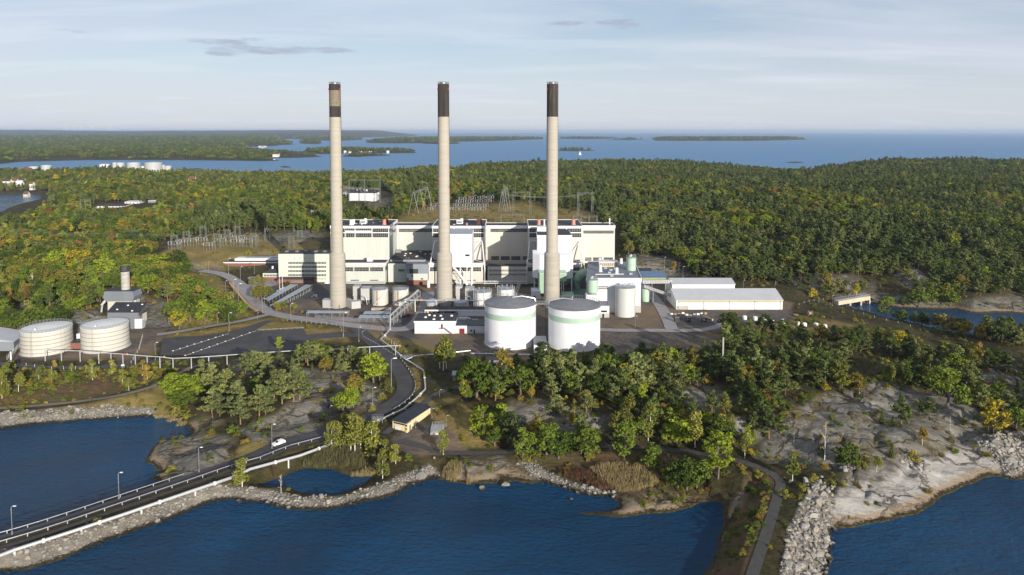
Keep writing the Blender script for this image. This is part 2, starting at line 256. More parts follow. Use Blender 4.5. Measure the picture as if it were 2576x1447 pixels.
H_main = np.where(sd_main < 0, np.maximum(sd_main * .35, -6), H_main)
m_yard = zones(YARD, 9, 0); H_main = H_main + (5.0 - H_main) * m_yard
fh = 4 + 14 * fbm(GX / 700, GY / 900, 4, 100) + 150 * sstep(GY, 9000, 22000) * (0.45 + 0.75 * fbm(GX / 6000, GY / 6000, 2, 104)) + 30 * sstep(GY, 5000, 9000) * fbm(GX / 2200, GY / 2500, 2, 108)
fh = fh * sstep(-GX / GY, -0.22 - 0, 0.12) + 4
H_far = np.where(sd_far < 0, np.maximum(sd_far * .3, -6), np.minimum(fh, sd_far * .12))
HH = np.maximum(H_main, H_far); sd_isle = np.full(GX.shape, -1e4)
for poly, hh in ISLES_W:
    ys = [p[1] for p in poly]; a = max(0, int(np.searchsorted(YY, min(ys) - 80)) - 1); b = int(np.searchsorted(YY, max(ys) + 80)) + 1
    X_, Y_ = GX[a:b], GY[a:b]; d = seg_dist(X_, Y_, poly); s_ = np.where(in_poly(X_, Y_, poly), d, -d)
    sd_isle[a:b] = np.maximum(sd_isle[a:b], s_)
    HH[a:b] = np.maximum(HH[a:b], np.where(s_ < 0, np.maximum(s_ * .3, -6), hh * (1 - np.exp(-s_ / (hh * 3.0))) * (.6 + .8 * fbm(X_ / 120, Y_ / 160, 3, 120)) + .2))
SD = np.maximum(np.maximum(sd_main, sd_far), sd_isle)
PXG, PYG = proj(GX, GY, np.maximum(HH, 0)); m_rip = zones(RIPRAP, 4, 3); m_rock = np.maximum(m_rock * .0, zones(ROCK))

# ------------------------------------------------------------------ roads cut into the ground
ROADS = {}
def gh(x, y):
    "height of the ground at a place"
    r = math.log(max(y, 100.0) / 100.0) / math.log(240.0) * (NR - 1); c = (x / (y + 60.0) + 1.05) / 2.10 * (NC - 1)
    r = min(max(r, 0), NR - 1.001); c = min(max(c, 0), NC - 1.001); i, j = int(r), int(c); a, b = r - i, c - j
    return float((HH[i, j] * (1 - b) + HH[i, j + 1] * b) * (1 - a) + (HH[i + 1, j] * (1 - b) + HH[i + 1, j + 1] * b) * a)
def G(px, py, lo=0.0):
    "place on the ground seen at a point of the photo"
    a, b, c = ray(px, py)
    t = 90.0; prev = t
    while t < 12000:
        z = CAM_H + c * t
        if z <= max(gh(a * t, b * t), lo): break
        prev = t; t *= 1.01
    lo_, hi_ = prev, t
    for _ in range(22):
        m = (lo_ + hi_) / 2
        if CAM_H + c * m <= max(gh(a * m, b * m), lo): hi_ = m
        else: lo_ = m
    return Vector((a * hi_, b * hi_, max(gh(a * hi_, b * hi_), lo)))
def smooth_line(pts, step=3.0):
    pts = [Vector(p) for p in pts]; out = []
    for i in range(len(pts) - 1):
        p0 = pts[max(i - 1, 0)]; p1 = pts[i]; p2 = pts[i + 1]; p3 = pts[min(i + 2, len(pts) - 1)]
        n = max(2, int((p2 - p1).length / step))
        for j in range(n):
            t = j / n; t2 = t * t; t3 = t2 * t
            out.append(0.5 * ((2 * p1) + (p2 - p0) * t + (2 * p0 - 5 * p1 + 4 * p2 - p3) * t2 + (3 * p1 - p0 - 3 * p2 + p3) * t3))
    out.append(pts[-1]); return out
def carve(name, pts, width, z0=None):
    pp = []
    for p in pts:
        if len(p) == 3: q = P(p[0], p[1], p[2]); pp.append((q[0], q[1], p[2]))
        else: q = G(p[0], p[1]); pp.append((q.x, q.y, max(q.z, 1.2)))
    line = smooth_line(pp, 2.5); ROADS[name] = (line, width)
    xs = [v.x for v in line]; ys = [v.y for v in line]; hw = width / 2 + .8; bl = 6.0
    a = max(0, int(np.searchsorted(YY, min(ys) - 12)) - 1); b = int(np.searchsorted(YY, max(ys) + 12)) + 1
    X_, Y_ = GX[a:b], GY[a:b]; best = np.full(X_.shape, 1e9); zz = np.zeros(X_.shape)
    for i in range(len(line) - 1):
        p, q = line[i], line[i + 1]; vx, vy = q.x - p.x, q.y - p.y; L2 = vx * vx + vy * vy + 1e-9
        t = np.clip(((X_ - p.x) * vx + (Y_ - p.y) * vy) / L2, 0, 1); dd = np.hypot(X_ - p.x - t * vx, Y_ - p.y - t * vy)
        u = dd < best; best = np.where(u, dd, best); zz = np.where(u, p.z + (q.z - p.z) * t, zz)
    wgt = 1 - sstep(best, hw, hw + bl); wgt = np.where(SD[a:b] < 1.0, wgt * sstep(SD[a:b], -2, 3), wgt)
    HH[a:b] = HH[a:b] + (zz - .12 - HH[a:b]) * wgt
    global m_grass
carve('dike_road', [(-260, 1436, 3.6), (-60, 1381, 3.6), (103, 1334, 3.6), (300, 1268, 3.6), (515, 1195, 3.6), (640, 1150, 3.8), (701, 1121, 4), (770, 1102, 4.1), (850, 1080, 4.3), (915, 1056, 4.5), (968, 1028, 4.8), (1008, 1000, 5), (1020, 968, 5), (1000, 925, 5), (965, 885, 5), (925, 850, 5), (893, 822, 5)], 8.2)
carve('yard_road', [(505, 681, 6.2), (560, 690, 5.8), (600, 712, 5.2), (632, 748, 5), (668, 780, 5), (720, 796, 5), (800, 806, 5), (900, 820, 5), (1000, 829, 5), (1040, 818, 5), (1062, 790, 5), (1072, 760, 5), (1078, 735, 5)], 8.0)
carve('rim_road', [(395, 842, 5), (440, 836, 5), (520, 822, 5), (600, 809, 5), (680, 790, 5)], 4.5)
carve('shore_track', [(-200, 1032), (0, 1027), (100, 1020), (200, 1010), (300, 995), (380, 974), (430, 951), (480, 925), (540, 912)], 2.6)
carve('lower_lane', [(930, 1086, 4.3), (960, 1098, 4), (1000, 1107, 3.6), (1060, 1122, 3.4), (1105, 1137, 3.3), (1180, 1140, 3.2), (1270, 1137, 3.3), (1400, 1126, 3.6), (1600, 1125, 4), (1750, 1139, 4.6), (1850, 1158, 5), (1920, 1181, 5), (1962, 1210, 4.8), (1956, 1250, 4.5), (1935, 1320, 4.5), (1912, 1390, 4.5), (1893, 1447, 4.5), (1865, 1540, 4.5)], 2.9)
carve('upper_lane', [(968, 1092, 4.3), (1010, 1058, 4.6), (1060, 1020, 5), (1100, 990, 5.4), (1150, 974, 5.8), (1200, 965, 6)], 3.0)
carve('shed_road', [(1500, 829, 5), (1560, 831, 5), (1640, 831, 5), (1720, 832, 5), (1790, 826, 5), (1838, 808, 5)], 5.5)
carve('silo_road', [(1610, 690, 5.6), (1630, 730, 5), (1658, 765, 5), (1678, 800, 5), (1690, 829, 5)], 7.0)
carve('ridge_road', [(60, 575), (120, 590), (180, 606), (240, 618)], 5.0)
carve('side_road', [(-100, 1180 - 1180 + 905, 5), (0, 915, 5), (120, 925, 5), (300, 921, 5), (420, 905, 5), (560, 897, 5)], 4.0)
# ------------------------------------------------------------------ material helpers
MATS = {}
def nmat(name):
    m = bpy.data.materials.new(name); m.use_nodes = True; nt = m.node_tree
    return m, nt, nt.nodes, nt.links, nt.nodes['Principled BSDF']
def nz_node(N, L, scale, detail=4, rough=.55, vec=None, dist=0.0):
    n = N.new('ShaderNodeTexNoise'); n.inputs['Scale'].default_value = scale; n.inputs['Detail'].default_value = detail; n.inputs['Roughness'].default_value = rough; n.inputs['Distortion'].default_value = dist
    if vec is not None: L.new(vec, n.inputs['Vector'])
    return n
def cramp(N, L, fac, stops):
    r = N.new('ShaderNodeValToRGB'); e = r.color_ramp.elements
    while len(e) < len(stops): e.new(0.5)
    for k, (p, c) in enumerate(stops):
        e[k].position = p; e[k].color = (*c, 1)
    L.new(fac, r.inputs[0]); return r.outputs[0]
def mixc(N, L, fac, a, b, mode='MIX'):
    n = N.new('ShaderNodeMix'); n.data_type = 'RGBA'; n.blend_type = mode
    for s, v in ((0, fac), (6, a), (7, b)):
        if isinstance(v, (int, float)): n.inputs[s].default_value = v
        elif isinstance(v, tuple): n.inputs[s].default_value = (*v, 1)
        else: L.new(v, n.inputs[s])
    return n.outputs[2]
def mrange(N, L, v, a, b, lo=0.0, hi=1.0):
    n = N.new('ShaderNodeMapRange'); n.interpolation_type = 'SMOOTHSTEP'; L.new(v, n.inputs[0])
    for i, q in enumerate((a, b, lo, hi)): n.inputs[i + 1].default_value = q
    return n.outputs[0]
def fmath(N, L, op, a, b):
    n = N.new('ShaderNodeMath'); n.operation = op
    for i, v in enumerate((a, b)):
        if isinstance(v, (int, float)): n.inputs[i].default_value = v
        else: L.new(v, n.inputs[i])
    return n.outputs[0]
def bump(N, L, b, h, strength, dist):
    n = N.new('ShaderNodeBump'); n.inputs['Strength'].default_value = strength; n.inputs['Distance'].default_value = dist
    L.new(h, n.inputs['Height']); L.new(n.outputs[0], b.inputs['Normal'])

def ground_material():
    m, nt, N, L, b = nmat('ground_cover')
    pos = N.new('ShaderNodeNewGeometry').outputs['Position']
    a1 = N.new('ShaderNodeVertexColor'); a1.layer_name = 'zone'; s1 = N.new('ShaderNodeSeparateColor'); L.new(a1.outputs[0], s1.inputs[0])
    a2 = N.new('ShaderNodeVertexColor'); a2.layer_name = 'zone_b'; s2 = N.new('ShaderNodeSeparateColor'); L.new(a2.outputs[0], s2.inputs[0])
    n_s = nz_node(N, L, .55, 6, .65, pos); n_m = nz_node(N, L, .11, 5, .6, pos); n_l = nz_node(N, L, .03, 4, .55, pos)
    mix_n = fmath(N, L, 'ADD', fmath(N, L, 'MULTIPLY', n_s.outputs[0], .5), fmath(N, L, 'MULTIPLY', n_m.outputs[0], .5))
    floor = cramp(N, L, mix_n, [(.32, (.018, .022, .008)), (.46, (.035, .034, .014)), (.56, (.065, .050, .024)), (.68, (.050, .055, .018))])
    grass = cramp(N, L, mix_n, [(.30, (.050, .052, .018)), (.45, (.105, .088, .034)), (.55, (.150, .118, .052)), (.70, (.085, .092, .028))])
    grass = mixc(N, L, mrange(N, L, n_l.outputs[0], .46, .70, 0, .6), grass, mixc(N, L, n_s.outputs[0], (.045, .060, .016), (.075, .085, .026)))
    dirt = cramp(N, L, mix_n, [(.30, (.040, .036, .033)), (.5, (.080, .070, .062)), (.68, (.130, .112, .096))]); dirt = mixc(N, L, mrange(N, L, n_l.outputs[0], .44, .58), dirt, mixc(N, L, n_m.outputs[0], (.090, .066, .046), (.170, .130, .090)))
    heath = cramp(N, L, mix_n, [(.34, (.030, .030, .012)), (.46, (.055, .045, .022)), (.56, (.080, .045, .030)), (.70, (.095, .085, .030))])
    # bare rock: grey gneiss, dark lichen streaks, pale wave-washed foot, ochre wrack line
    st = N.new('ShaderNodeMapping'); st.inputs['Scale'].default_value = (.35, 1.0, .6); st.inputs['Rotation'].default_value = (0, 0, R(25)); L.new(pos, st.inputs[0])
    r1 = nz_node(N, L, .30, 8, .68, st.outputs[0], .6); r2 = nz_node(N, L, .9, 6, .7, pos)
    rock = cramp(N, L, r1.outputs[0], [(.30, (.052, .049, .043)), (.42, (.110, .103, .090)), (.56, (.175, .163, .142)), (.72, (.265, .246, .215))])
    rock = mixc(N, L, mrange(N, L, r2.outputs[0], .50, .66, 0, .55), rock, (.085, .082, .062))
    moss = mrange(N, L, fmath(N, L, 'ADD', n_m.outputs[0], fmath(N, L, 'MULTIPLY', n_s.outputs[0], .35)), .69, .77)
    rock = mixc(N, L, fmath(N, L, 'MULTIPLY', moss, .85), rock, (.115, .092, .045))
    vo = N.new('ShaderNodeTexVoronoi'); vo.feature = 'DISTANCE_TO_EDGE'; vo.inputs['Scale'].default_value = .075; L.new(mixc(N, L, 1.0, st.outputs[0], mixc(N, L, 1.0, n_m.outputs[1], (9.0, 9.0, 9.0), 'MULTIPLY'), 'ADD'), vo.inputs['Vector'])
    crack = fmath(N, L, 'MULTIPLY', mrange(N, L, vo.outputs[0], 0.0, .045, 1, 0), s1.outputs[0])
    vo2 = N.new('ShaderNodeTexVoronoi'); vo2.feature = 'DISTANCE_TO_EDGE'; vo2.inputs['Scale'].default_value = .22; L.new(mixc(N, L, 1.0, st.outputs[0], mixc(N, L, 1.0, n_m.outputs[1], (5.0, 5.0, 5.0), 'MULTIPLY'), 'ADD'), vo2.inputs['Vector'])
    crk2 = fmath(N, L, 'MULTIPLY', mrange(N, L, vo2.outputs[0], 0.0, .05, .75, 0), mrange(N, L, n_m.outputs[0], .46, .6))
    sep = N.new('ShaderNodeSeparateXYZ'); L.new(pos, sep.inputs[0]); zz = fmath(N, L, 'ADD', sep.outputs[2], fmath(N, L, 'MULTIPLY', fmath(N, L, 'SUBTRACT', r2.outputs[0], .5), 1.8))
    pale = cramp(N, L, r1.outputs[0], [(.34, (.17, .16, .148)), (.47, (.31, .295, .275)), (.70, (.45, .43, .405))])
    wash = mrange(N, L, fmath(N, L, 'ADD', zz, fmath(N, L, 'MULTIPLY', fmath(N, L, 'SUBTRACT', n_m.outputs[0], .5), 6.0)), 3.6, 5.2, 1, 0)
    rock = mixc(N, L, fmath(N, L, 'MULTIPLY', fmath(N, L, 'MULTIPLY', wash, .85), s2.outputs[1]), rock, pale); rock = mixc(N, L, fmath(N, L, 'MAXIMUM', fmath(N, L, 'MULTIPLY', crack, .85), crk2), rock, (.050, .042, .028))
    rock = mixc(N, L, mrange(N, L, zz, 1.0, 1.8, .8, 0), rock, (.24, .180, .115)); rock = mixc(N, L, mrange(N, L, zz, .35, .8, 1, 0), rock, (.032, .024, .014))
    rock = mixc(N, L, mrange(N, L, zz, -.1, .2, .9, 0), rock, (.10, .090, .018))
    rip = cramp(N, L, mix_n, [(.3, (.070, .062, .052)), (.5, (.16, .145, .12)), (.7, (.27, .245, .205))])
    rip = mixc(N, L, mrange(N, L, zz, .3, .8, 1, 0), rip, (.022, .019, .012))
    floor = mixc(N, L, 1.0, floor, (1.0, .98, .92), 'MULTIPLY'); grass = mixc(N, L, 1.0, grass, (1.65, 1.48, 1.25), 'MULTIPLY'); dirt = mixc(N, L, 1.0, dirt, (1.25, 1.22, 1.2), 'MULTIPLY'); heath = mixc(N, L, 1.0, heath, (1.4, 1.4, 1.3), 'MULTIPLY'); c = mixc(N, L, s1.outputs[1], floor, grass); c = mixc(N, L, s1.outputs[2], c, dirt); c = mixc(N, L, s2.outputs[0], c, heath); c = mixc(N, L, s1.outputs[0], c, rock); c = mixc(N, L, s2.outputs[2], c, rip)
    L.new(c, b.inputs['Base Color']); b.inputs['Roughness'].default_value = .95; b.inputs['Specular IOR Level'].default_value = .15
    hgt = fmath(N, L, 'ADD', fmath(N, L, 'MULTIPLY', r1.outputs[0], 1.2), fmath(N, L, 'MULTIPLY', n_s.outputs[0], .8)); hgt = fmath(N, L, 'SUBTRACT', hgt, fmath(N, L, 'MULTIPLY', crack, .5))
    bump(N, L, b, hgt, .6, 1.0)
    return m
def grid_mesh(name, V, nr, nc):
    me = bpy.data.meshes.new(name); me.vertices.add(nr * nc); me.vertices.foreach_set('co', V.astype(np.float32).ravel())
    idx = np.arange(nr * nc).reshape(nr, nc); q = np.stack([idx[:-1, :-1], idx[:-1, 1:], idx[1:, 1:], idx[1:, :-1]], -1).reshape(-1, 4)
    me.loops.add(q.size); me.loops.foreach_set('vertex_index', q.ravel().astype(np.int32)); me.polygons.add(len(q))
    me.polygons.foreach_set('loop_start', (np.arange(len(q)) * 4).astype(np.int32)); me.polygons.foreach_set('use_smooth', np.ones(len(q), bool)); me.update(); return me
def setp(o, label=None, cat=None, group=None, kind=None):
    if label: o['label'] = label
    if cat: o['category'] = cat
    if group: o['group'] = group
    if kind: o['kind'] = kind
    return o
me = grid_mesh('terrain', np.stack([GX, GY, HH], -1), NR, NC)
pale_zone = zones([[(2060, 1300), (2090, 1200), (2200, 1170), (2290, 1130), (2480, 1130), (2580, 1150), (2600, 1220), (2480, 1220), (2280, 1320), (2090, 1350)]], 14)
far_m = sstep(GY, 2400, 2600)
for nm, ch in (('zone', (m_rock, m_grass, m_dirt)), ('zone_b', (m_heath, pale_zone, m_rip))):
    at = me.color_attributes.new(nm, 'FLOAT_COLOR', 'POINT'); at.data.foreach_set('color', np.stack([*ch, np.ones(GX.shape)], -1).astype(np.float32).ravel())
me.materials.append(ground_material()); terrain = bpy.data.objects.new('terrain', me); COL.objects.link(terrain)
setp(terrain, 'rocky wooded coast with bare grey rock and dry grass', kind='structure')

def water_material(name, deep, rough, wave, scale, strength):
    m, nt, N, L, b = nmat(name)
    pos = N.new('ShaderNodeNewGeometry').outputs['Position']
    mp = N.new('ShaderNodeMapping'); mp.inputs['Rotation'].default_value = (0, 0, R(18)); mp.inputs['Scale'].default_value = (1, 2.3, 1); L.new(pos, mp.inputs[0])
    n1 = nz_node(N, L, scale, 4, .6, mp.outputs[0], .3); n2 = nz_node(N, L, scale * .16, 3, .5, mp.outputs[0], .4); n3 = nz_node(N, L, .012, 4, .55, pos, .5)
    c = mixc(N, L, mrange(N, L, n3.outputs[0], .35, .65), deep, tuple(v * 1.8 for v in deep)); L.new(c, b.inputs['Base Color'])
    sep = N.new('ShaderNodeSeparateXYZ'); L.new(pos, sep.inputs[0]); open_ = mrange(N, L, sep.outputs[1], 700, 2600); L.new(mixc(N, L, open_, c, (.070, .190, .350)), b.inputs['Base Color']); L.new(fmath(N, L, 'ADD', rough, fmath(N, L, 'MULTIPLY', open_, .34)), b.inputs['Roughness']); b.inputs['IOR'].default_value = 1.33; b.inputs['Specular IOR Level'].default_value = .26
    h = fmath(N, L, 'ADD', fmath(N, L, 'MULTIPLY', n1.outputs[0], 1.0), fmath(N, L, 'MULTIPLY', n2.outputs[0], wave))
    calm = mrange(N, L, n3.outputs[0], .3, .6, .45, 1.0)
    n = N.new('ShaderNodeBump'); n.inputs['Distance'].default_value = 1.0; L.new(h, n.inputs['Height']); L.new(fmath(N, L, 'MULTIPLY', calm, strength), n.inputs['Strength']); L.new(n.outputs[0], b.inputs['Normal'])
    return m
def sheet(name, pts, z, mat):
    me = bpy.data.meshes.new(name); me.from_pydata([(x, y, z) for x, y in pts], [], [tuple(range(len(pts)))]); me.update()
    if me.polygons[0].normal.z < 0: me.flip_normals()
    me.materials.append(mat); o = bpy.data.objects.new(name, me); COL.objects.link(o); return o
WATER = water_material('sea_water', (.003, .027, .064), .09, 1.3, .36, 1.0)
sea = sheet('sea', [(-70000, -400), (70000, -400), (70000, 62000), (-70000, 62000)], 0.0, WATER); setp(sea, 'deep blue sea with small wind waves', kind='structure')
# ------------------------------------------------------------------ surfaces
def surf(name, col, rough=.6, metal=0.0, var=.12, scale=.35, stain=0.0, stain_col=None, spec=.4, streak=False, bump_s=0.0):
    if name in MATS: return MATS[name]
    m, nt, N, L, b = nmat(name); pos = N.new('ShaderNodeNewGeometry').outputs['Position']
    v = pos
    if streak:
        mp = N.new('ShaderNodeMapping'); mp.inputs['Scale'].default_value = (1, 1, .08) if streak is True else (.12, .12, 2.2); L.new(pos, mp.inputs[0]); v = mp.outputs[0]
    n = nz_node(N, L, scale, 6, .62, v)
    lo = tuple(c * (1 - var) for c in col); hi = tuple(min(1, c * (1 + var)) for c in col)
    c = cramp(N, L, n.outputs[0], [(.33, lo), (.67, hi)])
    if stain:
        n2 = nz_node(N, L, scale * 2.3, 7, .7, v); c = mixc(N, L, mrange(N, L, n2.outputs[0], .55, .75, 0, stain), c, stain_col or tuple(q * .4 for q in col))
    L.new(c, b.inputs['Base Color']); b.inputs['Roughness'].default_value = rough; b.inputs['Metallic'].default_value = metal; b.inputs['Specular IOR Level'].default_value = spec
    if bump_s: bump(N, L, b, n.outputs[0], bump_s, .3)
    MATS[name] = m; return m
def clad(name, col, pitch=1.2, dark=.82, rough=.55, var=.06, axis=0, seam=.10):
    "sheet cladding with upright seams and large tonal panels"
    if name in MATS: return MATS[name]
    m, nt, N, L, b = nmat(name); pos = N.new('ShaderNodeNewGeometry').outputs['Position']
    sp = N.new('ShaderNodeSeparateXYZ'); L.new(pos, sp.inputs[0]); along = fmath(N, L, 'ADD', sp.outputs[0], sp.outputs[1])
    fr = fmath(N, L, 'FRACT', fmath(N, L, 'DIVIDE', along, pitch), 0); line = mrange(N, L, fr, 0, seam, 1, 0)
    mp = N.new('ShaderNodeMapping'); mp.inputs['Scale'].default_value = (.13, .13, .025); L.new(pos, mp.inputs[0]); n = nz_node(N, L, 1, 6, .65, mp.outputs[0])
    c = cramp(N, L, n.outputs[0], [(.3, tuple(q * (1 - var) for q in col)), (.7, tuple(q * (1 + var) for q in col))])
    c = mixc(N, L, fmath(N, L, 'MULTIPLY', line, 1 - dark), c, tuple(q * .35 for q in col))
    m2 = N.new('ShaderNodeMapping'); m2.inputs['Scale'].default_value = (.9, .9, .05); L.new(pos, m2.inputs[0]); n2 = nz_node(N, L, 1, 5, .7, m2.outputs[0])
    c = mixc(N, L, mrange(N, L, n2.outputs[0], .54, .76, 0, .42), c, tuple(q * .55 for q in col))
    L.new(c, b.inputs['Base Color']); b.inputs['Roughness'].default_value = rough; b.inputs['Specular IOR Level'].default_value = .35
    MATS[name] = m; return m
S_WHITE = clad('white_sheet', (.57, .58, .61), 3.2, .9); S_WHITE2 = surf('white_paint', (.66, .66, .66), .5, var=.05, stain=.25, stain_col=(.45, .42, .38)); S_SILO = surf('silo_white', (.67, .68, .71), .42, var=.04, scale=.2, stain=.3, stain_col=(.52, .51, .50), streak=True)
S_MINT = clad('mint_sheet', (.455, .475, .435), 6.5, .80, seam=.05); S_CREAM = clad('cream_sheet', (.495, .480, .435), 6.5, .80, seam=.05); S_OFFICE = surf('office_render', (.48, .52, .44), .8, var=.05)
S_ROOF = surf('roof_felt', (.030, .032, .040), .85, var=.3, scale=.18, stain=.5, stain_col=(.075, .075, .08)); S_ROOFB = surf('brown_roof_felt', (.045, .040, .038), .9, var=.3, scale=.2)
S_GROOF = surf('grey_roof_sheet', (.15, .16, .19), .6, var=.1, scale=.3, stain=.3, stain_col=(.09, .09, .1)); S_TROOF = surf('tank_roof_felt', (.165, .17, .185), .7, var=.15, scale=.4, stain=.5, stain_col=(.075, .075, .08))
S_GLASS = surf('dark_glass', (.018, .021, .026), .15, var=.6, scale=.5, spec=.3); S_GLASS2 = surf('grey_glass', (.085, .095, .105), .2, var=.5, scale=.6, spec=.6)
S_FRAME = surf('window_metal', (.50, .50, .48), .5, var=.1); S_STEEL = surf('galvanised_steel', (.30, .31, .32), .45, .55, var=.2, scale=2); S_PIPE = surf('pipe_jacket', (.55, .56, .57), .32, .5, var=.1, scale=1.5); S_DARK = surf('dark_steel', (.035, .035, .035), .6)
S_CONC = surf('chimney_concrete', (.345, .318, .268), .9, var=.10, scale=.5, stain=.2, stain_col=(.33, .28, .21), streak='rings'); S_CONC2 = surf('chimney_base_concrete', (.325, .300, .255), .9, var=.12, scale=.55, stain=.25, stain_col=(.29, .25, .19), streak='rings'); S_SOOT = surf('black_band_paint', (.034, .029, .024), .9, var=.5, scale=.4, stain=.6, stain_col=(.20, .165, .115), streak=True); S_WORN = surf('worn_band_paint', (.175, .145, .105), .9, var=.25, scale=.9, stain=.5, stain_col=(.07, .058, .045))
S_GREEN = surf('pale_green_paint', (.34, .46, .37), .5, var=.05); S_GREEN2 = clad('green_sheet', (.255, .385, .270), 1.0, .9); S_DGREEN = surf('dark_green_steel', (.075, .15, .11), .6, var=.2)
S_BEIGE = surf('beige_tank_paint', (.46, .445, .40), .6, var=.07, scale=.5, stain=.4, stain_col=(.33, .28, .20), streak=True); S_PALE = surf('pale_tank_roof', (.60, .60, .58), .5, var=.08); S_RUST = surf('rusty_streak', (.26, .12, .045), .85, var=.3)
S_RED = surf('red_paint', (.15, .010, .015), .5); S_REDL = surf('red_lamp_glass', (.5, .02, .02), .3); S_SALMON = surf('salmon_paint', (.50, .21, .17), .6); S_BRICK = surf('red_brick', (.20, .085, .06), .9, var=.2, scale=1.5)
S_GREY = clad('grey_sheet', (.155, .17, .19), 1.0, .88); S_BLUEG = clad('blue_grey_sheet', (.20, .225, .255), 1.4, .9); S_YELLOW = surf('yellow_render', (.58, .50, .30), .8, var=.06, stain=.2); S_WOOD = surf('wood', (.30, .22, .13), .9, var=.3, scale=2); S_ORANGE = surf('orange_paint', (.75, .22, .02), .5)
S_ASPH = surf('asphalt', (.050, .049, .052), .9, var=.25, scale=.13, stain=.6, stain_col=(.085, .08, .078)); S_LANE = surf('old_asphalt', (.25, .235, .235), .9, var=.15, scale=.3, stain=.3, stain_col=(.18, .165, .16)); S_GRAVEL = surf('gravel_track', (.16, .135, .11), .95, var=.25, scale=.8); S_BASE = surf('concrete', (.36, .34, .31), .85, var=.15); S_LINE = surf('road_paint', (.50, .48, .42), .8, var=.2); S_RAIL = surf('rusty_rail', (.12, .08, .06), .7, var=.3)
S_ZINC = surf('zinc_roof', (.31, .35, .39), .45, .3, var=.08, scale=.4); S_INS = surf('porcelain', (.20, .13, .11), .35, var=.4, scale=3); S_INSW = surf('pale_porcelain', (.30, .31, .32), .35)

